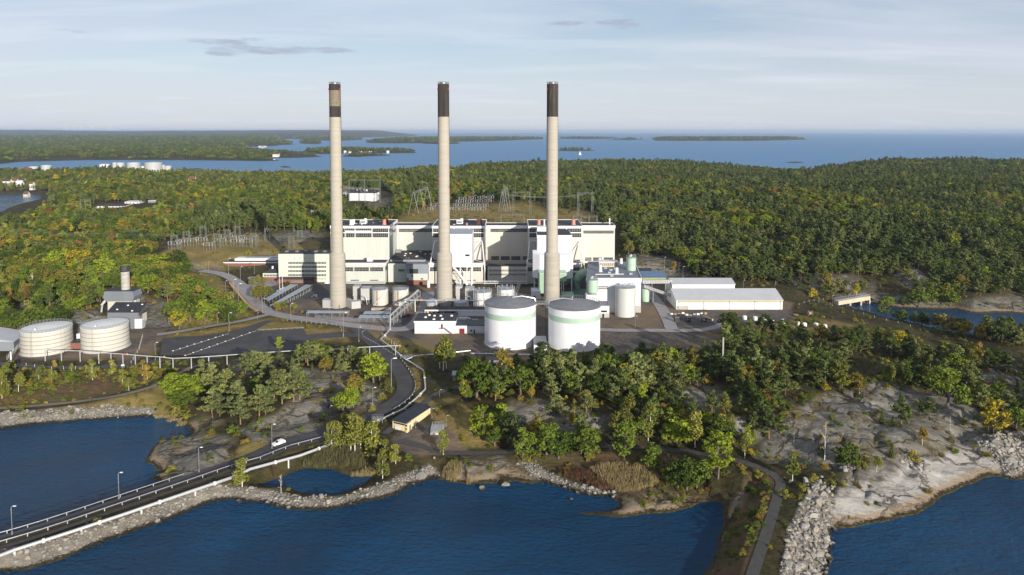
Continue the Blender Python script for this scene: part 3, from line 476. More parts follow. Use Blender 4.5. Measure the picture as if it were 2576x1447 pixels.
# ------------------------------------------------------------------ shapes gathered into one mesh each
class MB:
    def __init__(s): s.v = []; s.f = []; s.fm = []; s.mi = 0
    def add(s, vs, fs):
        k = len(s.v); s.v += [tuple(v) for v in vs]; s.f += [tuple(i + k for i in f) for f in fs]; s.fm += [s.mi] * len(fs); return s
    def box(s, x0, x1, y0, y1, z0, z1):
        return s.add([(x0, y0, z0), (x1, y0, z0), (x1, y1, z0), (x0, y1, z0), (x0, y0, z1), (x1, y0, z1), (x1, y1, z1), (x0, y1, z1)], [(0, 3, 2, 1), (4, 5, 6, 7), (0, 1, 5, 4), (1, 2, 6, 5), (2, 3, 7, 6), (3, 0, 4, 7)])
    def prism(s, poly, z0, z1, ztop=None):
        n = len(poly); a = sum(poly[i][0] * poly[(i + 1) % n][1] - poly[(i + 1) % n][0] * poly[i][1] for i in range(n))
        if a < 0: poly = poly[::-1]; ztop = ztop[::-1] if ztop else None
        vs = [(x, y, z0) for x, y in poly] + [(x, y, ztop[i] if ztop else z1) for i, (x, y) in enumerate(poly)]
        return s.add(vs, [tuple(range(n - 1, -1, -1)), tuple(range(n, 2 * n))] + [(i, (i + 1) % n, n + (i + 1) % n, n + i) for i in range(n)])
    def cyl(s, x, y, z0, z1, r0, r1=None, n=24, caps=True):
        r1 = r0 if r1 is None else r1; vs = []
        for z, r in ((z0, r0), (z1, r1)): vs += [(x + r * math.cos(2 * math.pi * i / n), y + r * math.sin(2 * math.pi * i / n), z) for i in range(n)]
        fs = [(i, (i + 1) % n, n + (i + 1) % n, n + i) for i in range(n)]
        if caps: fs += [tuple(range(n - 1, -1, -1)), tuple(range(n, 2 * n))]
        return s.add(vs, fs)
    def lathe(s, x, y, prof, n=32):
        vs = []
        for r, z in prof: vs += [(x + r * math.cos(2 * math.pi * i / n), y + r * math.sin(2 * math.pi * i / n), z) for i in range(n)]
        fs = []
        for k in range(len(prof) - 1): fs += [(k * n + i, k * n + (i + 1) % n, (k + 1) * n + (i + 1) % n, (k + 1) * n + i) for i in range(n)]
        fs += [tuple(range(n - 1, -1, -1)), tuple(range((len(prof) - 1) * n, len(prof) * n))]
        return s.add(vs, fs)
    def tube(s, pts, r, n=8, r_end=None):
        pts = [Vector(p) for p in pts]; vs = []; m = len(pts)
        for k, p in enumerate(pts):
            d = (pts[min(k + 1, m - 1)] - pts[max(k - 1, 0)]).normalized(); u = d.cross(Vector((0, 0, 1)))
            if u.length < 1e-3: u = Vector((1, 0, 0))
            u.normalize(); v = d.cross(u); rr = r if r_end is None else r + (r_end - r) * k / max(1, m - 1)
            vs += [p + (u * math.cos(2 * math.pi * i / n) + v * math.sin(2 * math.pi * i / n)) * rr for i in range(n)]
        fs = [(k * n + i, (k + 1) * n + i, (k + 1) * n + (i + 1) % n, k * n + (i + 1) % n) for k in range(m - 1) for i in range(n)]
        fs += [tuple(range(n)), tuple(range((m - 1) * n + n - 1, (m - 1) * n - 1, -1))]
        return s.add(vs, fs)
    def bar(s, a, b, w=.15): return s.tube([a, b], w * .7, 4)
    def ring(s, x, y, z, r, t=.06, n=32): return s.tube([(x + r * math.cos(2 * math.pi * i / n), y + r * math.sin(2 * math.pi * i / n), z) for i in range(n + 1)], t, 4)
    def railing(s, pts, h=1.1, t=.05, step=2.0, rails=(.5, 1.0)):
        for a, b in zip(pts[:-1], pts[1:]):
            a, b = Vector(a), Vector(b); L = (b - a).length; k = max(1, int(L / step))
            for i in range(k + 1): p = a + (b - a) * i / k; s.tube([p, p + Vector((0, 0, h))], t, 4)
            for q in rails: s.tube([a + Vector((0, 0, h * q)), b + Vector((0, 0, h * q))], t, 4)
        return s
    def lattice(s, a, b, w0, w1, seg=8, t=.12):
        "square lattice mast between two points"
        a, b = Vector(a), Vector(b); d = (b - a).normalized(); u = Vector((1, 0, 0)) if abs(d.x) < .7 else Vector((0, 1, 0)); v = d.cross(u).normalized(); u = v.cross(d).normalized()
        def c(k, i):
            w = w0 + (w1 - w0) * k / seg; sx, sy = ((-1, -1), (1, -1), (1, 1), (-1, 1))[i]; return a + (b - a) * k / seg + u * sx * w / 2 + v * sy * w / 2
        for i in range(4): s.tube([c(0, i), c(seg, i)], t, 4)
        for k in range(seg):
            for i in range(4):
                p, q = (c(k, i), c(k + 1, (i + 1) % 4)) if k % 2 == 0 else (c(k + 1, i), c(k, (i + 1) % 4)); s.tube([p, q], t * .65, 3)
        return s
    def build(s, name, mat, parent=None, smooth=False):
        me = bpy.data.meshes.new(name); o = Vector((0, 0, 0)); r = parent
        while r is not None and r.parent is not None: r = r.parent
        if r is not None: o = Vector(r.location)
        me.from_pydata([(x - o.x, y - o.y, z - o.z) for x, y, z in s.v], [], s.f); me.update()
        for m in (mat if isinstance(mat, (list, tuple)) else [mat]): me.materials.append(m)
        if any(s.fm): me.polygons.foreach_set('material_index', s.fm)
        if smooth:
            me.polygons.foreach_set('use_smooth', [len(f) < 6 for f in s.f]); me.set_sharp_from_angle(angle=R(38))
        ob = bpy.data.objects.new(name, me); COL.objects.link(ob)
        if parent is not None: ob.parent = parent
        return ob
def thing(name, label, cat, loc=(0, 0, 0), group=None, rz=0.0):
    o = bpy.data.objects.new(name, None); COL.objects.link(o); o.location = loc; o.rotation_euler = (0, 0, rz); o.empty_display_size = .5
    return setp(o, label, cat, group)
def copy_tree(o, parent=None):
    c = o.copy(); COL.objects.link(c); c.parent = parent
    for ch in o.children: copy_tree(ch, c)
    return c
def placed(proto, state, loc, rz=0.0, label=None, group=None, scale=None):
    "first call moves the prototype itself, later calls copy it with its parts"
    o = proto if not state.get(proto.name) else copy_tree(proto); state[proto.name] = True
    o.location = loc; o.rotation_euler = (0, 0, rz)
    if scale: o.scale = scale
    if label: o['label'] = label
    if group: o['group'] = group
    return o
USED = {}
ORD = ['first', 'second', 'third', 'fourth', 'fifth', 'sixth', 'seventh', 'eighth', 'ninth', 'tenth', 'eleventh', 'twelfth']
def window_strip(parent, px0, px1, py0, py1, depth, nwin, name='window', glass=None, gaps=(), y_off=.0, mull=.10):
    "a band of glazing: glass set in a frame with mullions"
    x0, x1 = PXY(px0, depth, py0), PXY(px1, depth, py0); z1, z0 = PZ(py0, depth), PZ(py1, depth); y = depth - .06 + y_off
    g = MB().box(x0, x1, y, depth + .2 + y_off, z0, z1).build(name, glass or S_GLASS, parent)
    fr = MB(); w = (x1 - x0) / nwin
    for i in range(nwin + 1): fr.box(x0 + i * w - mull / 2, x0 + i * w + mull / 2, y - .08, y - .003, z0, z1)
    for z in (z0, (z0 + z1) / 2, z1 - .1): fr.box(x0, x1, y - .05, y - .004, z, z + .09)
    for a, b in gaps: fr.box(PXY(a, depth, py0), PXY(b, depth, py0), y - .11, y - .005, z0 + .02, z1 - .02)
    fr.build('window_frame', S_FRAME, g); return g
# ------------------------------------------------------------------ the three chimneys
def chimney(px, d, label, bands, px_base_shift=0):
    x = PXY(px, d, 700); t = thing('chimney', label, 'chimney', (x, d, 5), 'tall concrete chimneys of the power station')
    MB().lathe(x, d, [(5.0, 4.5), (4.95, 12), (4.75, 37.6), (4.7, 38.2), (3.62, 39.4)], 48).build('base_section', S_CONC2, t, True)
    zb = bands[0][0]
    MB().lathe(x, d, [(3.56, 39.2), (3.53, 70), (3.46, 110), (3.42, zb)], 48).build('shaft', S_CONC, t, True)
    for z0, z1, m in bands: MB().lathe(x, d, [(3.42 + .012, z0 + .02), (3.41, z1)], 48).build('painted_band', m, t, True)
    zt = bands[-1][1]
    MB().lathe(x, d, [(2.3, zt - .5), (2.3, zt + 1.1), (2.05, zt + 1.25), (1.9, zt + .6)], 32).build('flue_liner', S_STEEL, t, True)
    r = MB(); n = 20; pts = [(x + 3.35 * math.cos(2 * math.pi * i / n), d + 3.35 * math.sin(2 * math.pi * i / n), zt) for i in range(n + 1)]
    r.railing(pts, 1.3, .045, 9, (.55, 1.0)); r.build('top_railing', S_STEEL, t)
    for a, z in ((-.35, zt - 3.5), (3.5, zt - 3.5), (-.4, 79), (3.5, 84)):
        b = MB().box(x + 3.55 * math.cos(a) - .35, x + 3.55 * math.cos(a) + .35, d + 3.55 * math.sin(a) - .35, d + 3.55 * math.sin(a) + .35, z, z + .9).build('warning_light', S_REDL, t)
    l = MB()
    for s in (-.25, .25): l.tube([(x + 4.9, d + s, 6), (x + 4.85, d + s, 38)], .05, 4); l.tube([(x + 3.66, d + s, 39), (x + 3.55, d + s, zt)], .05, 4)
    l.build('ladder', S_DARK, t)
    for a in (-2.1, -1.2): MB().box(x + 4.95 * math.cos(a) - .45, x + 4.95 * math.cos(a) + .45, d + 4.9 * math.sin(a) - .2, d + 4.9 * math.sin(a) + .3, 5, 7.1).build('door', S_GREY, t)
    return t
chimney(849.5, 418, 'concrete chimney beside the office block with two dark bands and a worn band between', [(122.2, 128.8, S_SOOT), (128.8, 138.4, S_WORN), (138.4, 142.2, S_SOOT)])
chimney(1118, 418, 'middle concrete chimney with an unbroken black top between the other two', [(122.4, 142.3, S_SOOT)])
chimney(1388, 418, 'black topped concrete chimney standing behind the two white green banded tanks', [(122.4, 142.3, S_SOOT)])

# ------------------------------------------------------------------ power station building
PS = thing('power_station', 'long pale green and cream power station hall with three tall boiler houses', 'power station', (PXY(1190, 515), 515, 5))
DB, DR, DA = 496.0, 530.0, 482.0
def roof_edge(parent, x0, x1, y0, y1, z, h=1.5, roofmat=None, fascia=True, side=True):
    MB().box(x0 - .25, x1 + .25, y0 - .25, y1, z - .25, z).build('roof', roofmat or S_ROOF, parent)
    if fascia:
        f = MB().box(x0 - .3, x1 + .3, y0 - .36, y0 - .02, z - h, z + .22).box(x1 + .02, x1 + .36, y0 - .02, y1, z - h, z + .22).box(x0 - .36, x0 - .02, y0 - .02, y1, z - h, z + .22); f.box(x0 - .3, x1 + .3, y1 - .3, y1 + .02, z, z + .3)
        f.build('fascia', S_WHITE2, parent)
hx0, hx1 = PXY(832, DR), PXY(1546.6, DR); zr = 39.9
xm = PXY(1190, DR)
MB().box(hx0, xm, DR, 546, 4, zr).build('hall_wall', S_MINT, PS); MB().box(xm, hx1, DR, 546, 4, zr).build('hall_wall', S_CREAM, PS)
roof_edge(PS, hx0, hx1, DR, 546, zr + .1, 2.0)
for a, b in ((1003.5, 1087), (1234, 1329)): window_strip(PS, a, b, 575.3, 584, DR, 34, glass=S_GLASS)
window_strip(PS, 1467.5, 1544, 580, 588, DR, 34, glass=S_GLASS); window_strip(PS, 1472, 1488, 647.5, 657, DR, 6, glass=S_GLASS2); window_strip(PS, 1492, 1514, 647.5, 657, DR, 9); window_strip(PS, 1519, 1542, 647.5, 657, DR, 9)
for a, b in ((1236, 1255), (1260, 1282), (1286, 1309), (1315, 1329)): window_strip(PS, a, b, 644.5, 654.5, DR, 8)
def roof_vent(x, y, z, r, h, mat, parent):
    MB().lathe(x, y, [(r * 1.25, z), (r * 1.25, z + h * .18), (r, z + h * .22), (r, z + h)], 16).build('roof_vent', mat, parent, True)
def boiler_house(p0, p1, wall, pent, extra):
    x0, x1 = PXY(p0, DB), PXY(p1, DB); zt = PZ(569.5, DB)
    MB().box(x0, x1, DB, DR + 2, 4, zt).build('boiler_house_wall', wall, PS); roof_edge(PS, x0, x1, DB, DR + 2, zt + .1, 1.6)
    w = (p1 - p0)
    window_strip(PS, p0 + 2, p1 - 2.5, 573.9, 584.6, DB, 30, gaps=((p0 + w * .24, p0 + w * .245), (p0 + w * .41, p0 + w * .425), (p0 + w * .70, p0 + w * .715)))
    window_strip(PS, p0 + 2, p1 - 2.5, 586.4, 597.2, DB, 30, glass=S_GLASS, gaps=((p0 + w * .24, p0 + w * .255), (p0 + w * .41, p0 + w * .425), (p0 + w * .70, p0 + w * .715)))
    MB().box(PXY(p0 + w * .25, DB), PXY(p0 + w * .70, DB), DB - .24, DB - .1, PZ(584.4, DB), PZ(580.4, DB)).build('panel', S_WHITE2, PS)
    MB().box(x0 - .1, x1 + .2, DB - .3, DB - .02, PZ(586.6, DB), PZ(584.6, DB)).box(x1 + .02, x1 + .3, DB - .02, DR, PZ(586.6, DB), PZ(584.6, DB)).build('white_band', S_WHITE2, PS)
    # glazed return on the side that faces away from the chimney row
    s = MB(); s.box(x1 + .01, x1 + .12, DB + .6, DR - 6, PZ(596, DB), PZ(587, DB)); s.box(x1 + .01, x1 + .12, DB + .6, DR - 1, PZ(583.6, DB), PZ(574.4, DB)); s.build('side_window', S_GLASS2, PS)
    MB().box(PXY(p0 + w * .44, DB), PXY(p0 + w * .44, DB) + 4.6, 508, 513, zt, zt + 3.1).build('roof_house', S_WHITE2, PS)
    q = MB(); xx = PXY(p0 + w * .44, DB)
    for i in range(5): q.box(xx + .5 + i * .75, xx + .95 + i * .75, 507.9, 507.99, zt + .7, zt + 2.3)
    q.build('roof_house_window', S_GLASS, PS); roof_vent(xx + 3.6, 510.5, zt + 3.1, 1.1, .8, S_WHITE2, PS)
    for f, y, r, h, m in pent: roof_vent(PXY(p0 + w * f, y), y, zt + .1, r, h, m, PS)
    rr = random.Random(int(p0))
    for i in range(6): xq = PXY(p0 + w * rr.uniform(.1, .9), 505); yq = rr.uniform(500, 522); MB().box(xq, xq + rr.uniform(.6, 1.6), yq, yq + 1, zt, zt + rr.uniform(.3, .8)).build('roof_hatch', S_WHITE2 if i % 2 else S_GROOF, PS)
    for i in range(9): yq = 500 + i * 1.0; 
    return x0, x1, zt
boiler_house(832, 979, S_MINT, ((.36, 503, 1.5, 4.0, S_WHITE2), (.40, 509, .8, 3.4, S_WHITE2), (.92, 504, 1.35, 3.9, S_SALMON), (.97, 511, .8, 3.0, S_RED)), 0)
boiler_house(1087.7, 1219, S_CREAM, ((.30, 503, 1.3, 3.6, S_SALMON), (.885, 504, 1.35, 3.9, S_SALMON), (.93, 511, .8, 3.0, S_RED), (.66, 502, .6, 1.6, S_SALMON)), 0)
boiler_house(1330, 1464.6, S_CREAM, ((.19, 504, 1.3, 3.7, S_SALMON), (.835, 504, 1.35, 3.9, S_SALMON), (.29, 500, .6, 4.2, S_WHITE2)), 0)
MB().cyl(PXY(1533, 538), 538, zr, zr + 5, .55, n=12).build('roof_vent', S_WHITE2, PS)
def annex(p0, p1, wall, d0=DA, d1=DB - .05, zt=19.7, strip=True):
    x0, x1 = PXY(p0, d0), PXY(p1, d0)
    MB().box(x0, x1, d0, d1, 4, zt).build('annex_wall', wall, PS); roof_edge(PS, x0, x1, d0, d1, zt + .1, 1.4, S_ROOFB)
    if strip: window_strip(PS, p0 + 2, p1 - 4, 672.3, 682.8, d0, 34, gaps=((p0 + (p1 - p0) * .40, p0 + (p1 - p0) * .42), (p0 + (p1 - p0) * .70, p0 + (p1 - p0) * .72)))
    MB().box(x1 + .01, x1 + .12, d0 + .4, d1 - 1, PZ(682, d0), PZ(673, d0)).build('side_window', S_GLASS2, PS)
    for f in (.35, .72): window_strip(PS, p0 + (p1 - p0) * f, p0 + (p1 - p0) * (f + .155), 703.6, 707.2, d0, 7)
annex(836, 968, S_MINT); annex(1077.5, 1214.5, S_CREAM); annex(1326.5, 1462, S_CREAM)
for f, p in ((.0, 1088), (0, 1140), (0, 1187)): window_strip(PS, p, p + 18, 721.5, 725, DA - .02, 7)
xr = PXY(923, 489); MB().box(xr, xr + 4.0, 488, 491, 19.7, 22.6).build('roof_house', S_WHITE2, PS)
MB().tube([(PXY(852, 480.5), 480.5, 6.6), (PXY(967, 480.5), 480.5, 6.6)], .4, 8).build('wall_pipe', S_PIPE, PS)
# low ranges between the boiler houses
xa, xb = PXY(980, 493), PXY(1089, 493)
MB().box(xa, xb, 493, DR - .05, 4, 20.2).build('low_range_wall', S_BLUEG, PS); MB().box(xa + .02, xb - .02, 492.8, DR - .06, 20.2, 20.5).build('low_range_roof', S_ROOFB, PS)
xa, xb = PXY(975, 487), PXY(1078, 487); MB().box(xa, xb, 487, 492.95, 4, 18.6).build('low_range_wall', S_MINT, PS); MB().box(xa + .02, xb - .02, 486.8, 492.9, 18.6, 18.85).build('low_range_roof', S_ROOFB, PS)
window_strip(PS, 990, 1080, 656.5, 660.6, 493, 28, glass=S_INSW)
xa, xb = PXY(1021, 479), PXY(1077, 479); MB().box(xa, xb, 479, 486.75, 4, 19.5).build('loading_bay_wall', S_BLUEG, PS); MB().box(xa - .1, xb + .1, 478.85, 486.9, 19.5, 19.8).build('low_range_roof', S_GROOF, PS)
MB().box(xa + .4, xb - .4, 478.7, 478.95, 5, PZ(688.5, 479)).build('loading_bay_panel', S_MINT, PS)
MB().box(PXY(1029.5, 478.6), PXY(1051, 478.6), 478.6, 478.92, PZ(688.3, 479), PZ(676.7, 479)).build('loading_opening', S_DARK, PS)
for p, y in ((1033.5, 692.5), (1033.5, 713), (1022, 700), (1058, 700)): MB().box(PXY(p, 478.5), PXY(p, 478.5) + 1.5, 478.5, 478.66, PZ(y + 3, 479), PZ(y, 479)).build('window', S_GLASS, PS)
MB().box(PXY(1021, 478.5), PXY(1077, 478.5), 478.45, 478.69, 4, 8.2).build('brick_plinth', S_BRICK, PS)
for p in (1022.5, 1028): MB().cyl(PXY(p, 482), 482, 19.7, 24.2, .22, n=8).build('exhaust_pipe', S_WHITE2, PS)
MB().box(PXY(1001, 486), PXY(1016, 486), 486.2, 486.9, PZ(683, 486), PZ(678, 486)).build('shutter', S_DGREEN, PS)
rr = random.Random(3)
for i in range(9): xq = PXY(rr.uniform(996, 1080), 510); yq = rr.uniform(500, 526); MB().box(xq, xq + 1.3, yq, yq + 1.3, 20.4, 21).build('skylight', S_WHITE2, PS)
MB().box(PXY(996, 522), PXY(996, 522) + 4, 520, 524, 20.4, 22.5).build('roof_plant', S_STEEL, PS)
xa, xb = PXY(1226.5, 486), PXY(1327, 486); MB().box(xa, xb, 486, 494, 4, 16.7).build('low_range_wall', S_CREAM, PS); MB().box(xa - .05, xb - .02, 485.8, 494.1, 16.7, 17).build('low_range_roof', S_ROOFB, PS)
for y0, y1 in ((678.2, 683.2), (688.2, 693.2)): window_strip(PS, 1230, 1325, y0, y1, 486, 32, glass=S_GLASS, mull=.3)
# slanting tubular frames that prop the boiler houses
for p in (1087.5, 1219, 1326.5, 1464):
    s = 1 if p in (1219, 1464) else -1; f = MB(); d = DA - 1.5; xt = PXY(p - s * 6, DB - 1)
    f.tube([(xt - s * 9, DB - 1.2, 33.6), (xt, DB - 1.2, 33.6)], .35, 6); f.tube([(xt, DB - 1.2, 33.6), (xt + s * 2.4, d, 16), (xt + s * 2.4, d, 5)], .42, 6); f.tube([(xt, DB - 1.2, 33.4), (xt - s * 8, DB - 1, 21.5)], .3, 6); f.tube([(xt + s * 2, d + 2, 20), (xt - s * 8, DB - 1, 20.2)], .25, 6)
    f.build('support_frame', S_WHITE2, PS)

# ------------------------------------------------------------------ white flue gas filter houses
def filter_house(label, p0, p1, d0, d1, z0, z1):
    x0, x1 = PXY(p0, d0), PXY(p1, d0); t = thing('filter_house', label, 'filter house', ((x0 + x1) / 2, d0, 5), 'white filter houses')
    MB().box(x0, x1, d0, d1, z0, z1).build('casing', S_WHITE, t); MB().box(x0 - .15, x1 + .15, d0 - .15, d1 + .1, z1 - 2, z1 - .02).box(x0 - .1, x1 + .1, d0 - .1, d1 + .1, z0 - .6, z0 + 1.2).build('white_band', S_WHITE2, t)
    MB().box(x0 + .2, x1 - .2, d0 + .2, d1 - .1, z1 - .02, z1 + .12).build('roof', S_ZINC if p0 < 1200 else S_ROOF, t)
    s = MB()
    for i in range(1, 5): xx = x0 + (x1 - x0) * i / 5; s.box(xx - .12, xx + .12, d0 - .1, d0 - .01, z0 + 1.2, z1 - 2)
    s.build('seam_strip', S_WHITE2, t); return t, x0, x1
F2, x0, x1 = filter_house('white filter house raised on struts beside the middle chimney', 1113, 1187, 468, 492, 20.2, 42.7)
MB().box(PXY(1170.5, 468), PXY(1181, 468), 467.8, 467.95, 27.4, 28.6).build('window', S_GLASS, F2)
for i, (xx, yy) in enumerate(((x1 - .4, 468.6), (x1 - .4, 480), (x0 + .4, 468.6), (x0 + .4, 480), ((x0 + x1) / 2 + 2, 468.6))): MB().box(xx - .3, xx + .3, yy - .3, yy + .3, 4.5, 19.6).build('leg', S_WHITE2, F2)
f = MB(); xw = x1 - 8
for z in (7.5, 11, 14.5): f.tube([(xw + 4.5, 468, z), (x1, 468, z)], .14, 5)
f.tube([(xw, 468, 19.4), (x1, 468, 7)], .16, 5).tube([(x1 - 4, 468, 14.5), (x1, 468, 19)], .16, 5).tube([(x0 + 8, 468, 16.4), (x1, 468, 16.4)], .2, 5); f.build('bracing', S_WHITE2, F2)
MB().tube([(x1 - 13, 466.8, 20), (x1 - 10, 466.8, 17), (x1 - 3.2, 466.8, 7.5)], .75, 10).build('ash_duct', S_WHITE2, F2, True)
F3, x0, x1 = filter_house('tall white filter house with green ducts right behind the third chimney', 1352, 1438.5, 464, 490, 24, 42.6)
MB().box(x0 + .5, x0 + 10.5, 481, 489, 42.6, 45.8).build('penthouse', S_WHITE2, F3)
a0, a1 = PXY(1341, 452), PXY(1443, 452); d0, d1 = 452, 463.9
poly = [(a0, d1), (a0, d0 + 4), (a0 + 4.6, d0), (a1 - 3.0, d0), (a1, d0 + 3), (a1, d1)]
MB().prism(poly, 15, 31.6, [32.4, 31.3, 31.0, 31.0, 31.3, 32.4]).build('lower_casing', S_SILO, F3)
c0, c1 = (a0 + a1) / 2 - 7, (a0 + a1) / 2 + 7
hp_ = MB(); hp_.add([(a0, d1, 15), (a1, d1, 15), (a1, d0 + 1, 15), (a0, d0 + 1, 15), (a0 + 3, d1, 9.5), (a1 - 3, d1, 9.5), (a1 - 4, d0 + 4, 9.5), (a0 + 4, d0 + 4, 9.5)], [(3, 2, 6, 7), (2, 1, 5, 6), (0, 3, 7, 4), (1, 0, 4, 5), (7, 6, 5, 4)]); hp_.build('hopper', S_BLUEG, F3)
for xx in (a0 + 1, c0, c1, a1 - 1): MB().box(xx - .35, xx + .35, d0 + 1.2, d0 + 1.9, 4.5, 15).build('leg', S_WHITE2, F3)
g0 = PXY(1355.6, 440); MB().box(g0, g0 + 6.5, 440, 451.9, 8, 20.8).build('duct', S_GREEN2, F3); g1 = PXY(1407, 440); MB().box(g1, g1 + 5, 440, 451.9, 15.8, 20.8).build('duct', S_GREEN2, F3)
MB().box(g0 + .1, g1 + 4.9, 439.8, 452, 20.8, 21.4).build('duct_cover', S_GREEN, F3)
f = MB()
for z in (6, 9, 12): f.tube([(g1 - 1.5, 441, z), (g1 + 1.6, 441, z + 2.5)], .12, 4)
f.box(g1 + 1.5, g1 + 1.8, 440.8, 441.1, 4.8, 15.8).box(g1 - 1.8, g1 - 1.5, 440.8, 441.1, 4.8, 15.8); f.build('bracing', S_WHITE2, F3)
b0 = PXY(1337, 436); MB().box(b0, b0 + 6, 436, 446, 4.8, 10.4).build('base_house', S_WHITE, F3); MB().box(b0 + 1.2, b0 + 2.6, 435.85, 435.98, 6.2, 7.4).build('window', S_GLASS, F3)
b1 = PXY(1414, 432); MB().box(b1, b1 + 8, 430, 441, 4.8, 9).build('base_duct', S_GREEN2, F3); MB().box(b1 + 9, b1 + 19, 436, 455, 4.8, 7.4).build('base_duct', S_DGREEN, F3)
big = MB(); xg = PXY(1466, 452)
for yy in (0,): big.tube([(xg - 3, 458, 5.5), (xg - 3, 458, 13), (xg - 1.2, 458, 16.2), (xg + 2, 458, 17.4), (xg + 6, 458, 17.4)], 3.2, 16)
t = thing('flue_duct', 'big arched green flue duct in the shade beside the white filter house', 'duct', (xg, 458, 5)); big.build('duct_pipe', S_GREEN2, t, True); MB().box(xg - 6, xg + 4, 470, 478, 4.8, 15.2).build('fan_house', S_GREY, t)
st_ = MB().railing([(xg - 6, 468, 16.4), (xg + 6, 468, 16.4)], 1.1, .05, 2); st_.box(xg - 6, xg + 6, 467.8, 470, 16.1, 16.38); st_.build('gantry', S_STEEL, t)

# ------------------------------------------------------------------ fan houses and ducts at the chimney feet
def foot_ducts(pc, where):
    cx = PXY(pc, 418); 
    def duct(label, parts, kind='flue_duct'):
        x, y = parts[0][1], parts[0][3]; t = thing(kind, label, 'duct', (x, y, 5), 'flue ducts at the chimney feet')
        for nm, xa, xb, ya, yb, za, zb in parts: MB().box(xa, xb, ya, yb, za, zb).build(nm, S_GREYD, t); MB().box(xa - .1, xb + .1, ya - .1, yb + .1, zb, zb + .2).build('cover', S_ZINC, t)
        return t
    duct(f'grey fan house rising behind the foot of the {where}', [('casing', cx + 5.6, cx + 9.8, 432, 438, 8, 14.4), ('plinth', cx + 5.9, cx + 9.5, 432.3, 437.7, 4.5, 8)])
    t = duct(f'tall grey fan house with a bent pipe, right of the {where}', [('casing', cx + 12.2, cx + 17.6, 425, 432, 7.2, 14.6)])
    for xx in (cx + 12.6, cx + 17.2): MB().box(xx - .2, xx + .2, 425.3, 425.7, 4.5, 7.2).build('leg', S_STEEL, t)
    MB().tube([(cx + 13, 424.6, 10), (cx + 15.4, 423.6, 9.6), (cx + 16.2, 423.4, 8), (cx + 16.2, 423.4, 5)], .55, 10).build('bent_pipe', S_PIPE, t, True)
    t = thing('flue_duct', f'low angled grey duct running into the right foot of the {where}', 'duct', (cx + 8, 414, 5), 'flue ducts at the chimney feet')
    MB().prism([(cx + 4.2, 418), (cx + 9.5, 411.8), (cx + 14.5, 414.2), (cx + 13.2, 417.6), (cx + 10, 416.4), (cx + 5, 421.4)], 4.6, 9.3).build('casing', S_GREYD, t)
    MB().prism([(cx + 4.1, 418), (cx + 9.5, 411.6), (cx + 14.7, 414.1), (cx + 13.3, 417.8), (cx + 10, 416.6), (cx + 5, 421.6)], 9.3, 9.5).build('cover', S_ZINC, t)
    t = thing('flue_duct', f'grey duct box against the left foot of the {where}', 'duct', (cx - 7, 416, 5), 'flue ducts at the chimney feet')
    MB().prism([(cx - 9.2, 415), (cx - 4.2, 414), (cx - 4.2, 420), (cx - 9.2, 419)], 4.6, 9.8).build('casing', S_GREYD, t); MB().box(cx - 7.6, cx - 3.4, 428, 434, 4.6, 14.2).build('fan_casing', S_GREYD, t); MB().box(cx - 9.3, cx - 4.1, 414.4, 419.6, 9.8, 10).build('cover', S_ZINC, t)
S_GREYD = clad('duct_sheet', (.37, .37, .36), .8, .9)
foot_ducts(849.5, 'banded chimney'); foot_ducts(1118, 'middle chimney')

# ------------------------------------------------------------------ the two big white tanks with a green band
def ring_rail(x, y, z, r, h=1.3, n=44):
    m = MB()
    for i in range(n): a = 2 * math.pi * i / n; m.tube([(x + r * math.cos(a), y + r * math.sin(a), z), (x + r * math.cos(a), y + r * math.sin(a), z + h)], .06, 4)
    for q in (.35, .7, 1.0): m.ring(x, y, z + h * q, r, .055, n)
    return m
def banded_tank(label, pc, d, r, zt):
    x = PXY(pc, d, 800); t = thing('storage_tank', label, 'tank', (x, d, 5), 'white storage tanks with a green band')
    MB().lathe(x, d, [(r, 4.6), (r, zt)], 72).build('shell', S_SILO, t, True); MB().lathe(x, d, [(r + .03, zt - 6.5), (r + .03, zt - 3.75)], 72).build('green_band', S_GREEN, t, True)
    MB().lathe(x, d, [(r + .35, zt - .15), (r + .35, zt + .02), (r - .6, zt + .18), (.6, zt + 3.0), (.1, zt + 3.0)], 48).build('roof', S_TROOF, t, True)
    ring_rail(x, d, zt, r + .25, 1.5, 54).build('railing', S_STEEL, t); MB().lathe(x, d, [(r + .5, 4.4), (r + .5, 5.15), (r + .01, 5.2)], 48).build('foundation', S_BASE, t)
    MB().cyl(x - 1, d + 1, zt + 2.7, zt + 3.8, .35, n=10).build('vent', S_PIPE, t); return t, x
T1, tx1 = banded_tank('left of the two white tanks with a green band and a grey cone roof', 1283.6, 346.5, 13.2, 25.9)
T2, tx2 = banded_tank('right of the two white tanks with a green band, partly behind trees', 1444.5, 343.5, 13.2, 25.5)
def roof_pipe(t, x, d, z, s):
    MB().tube([(x + s * 1, d - 2, z + 3.0), (x + s * 6, d + 1, z + 2.9), (x + s * 12.5, d + 1, z + 1.7), (x + s * 13.6, d + 1, z - 2)], .28, 8).build('roof_pipe', S_PIPE, t, True)
roof_pipe(T1, tx1, 346.5, 25.9, 1); roof_pipe(T2, tx2, 343.5, 25.5, -1)
t = thing('walkway', 'steel walkway bridging the tops of the two white tanks', 'walkway', (tx1 + 14, 345, 5)); m = MB().box(tx1 + 13.2, tx2 - 13.2, 344, 345.6, 25.3, 25.6).railing([(tx1 + 13.2, 344, 25.6), (tx2 - 13.2, 344, 25.6)], 1.2, .06, 1.4).railing([(tx1 + 13.2, 345.6, 25.6), (tx2 - 13.2, 345.6, 25.6)], 1.2, .06, 1.4); m.build('deck', S_STEEL, t); xx = (tx1 + tx2) / 2 + 2.1
MB().lattice((xx, 345, 5), (xx, 345, 25.2), .9, .9, 14, .07).build('post', S_DARK, t)
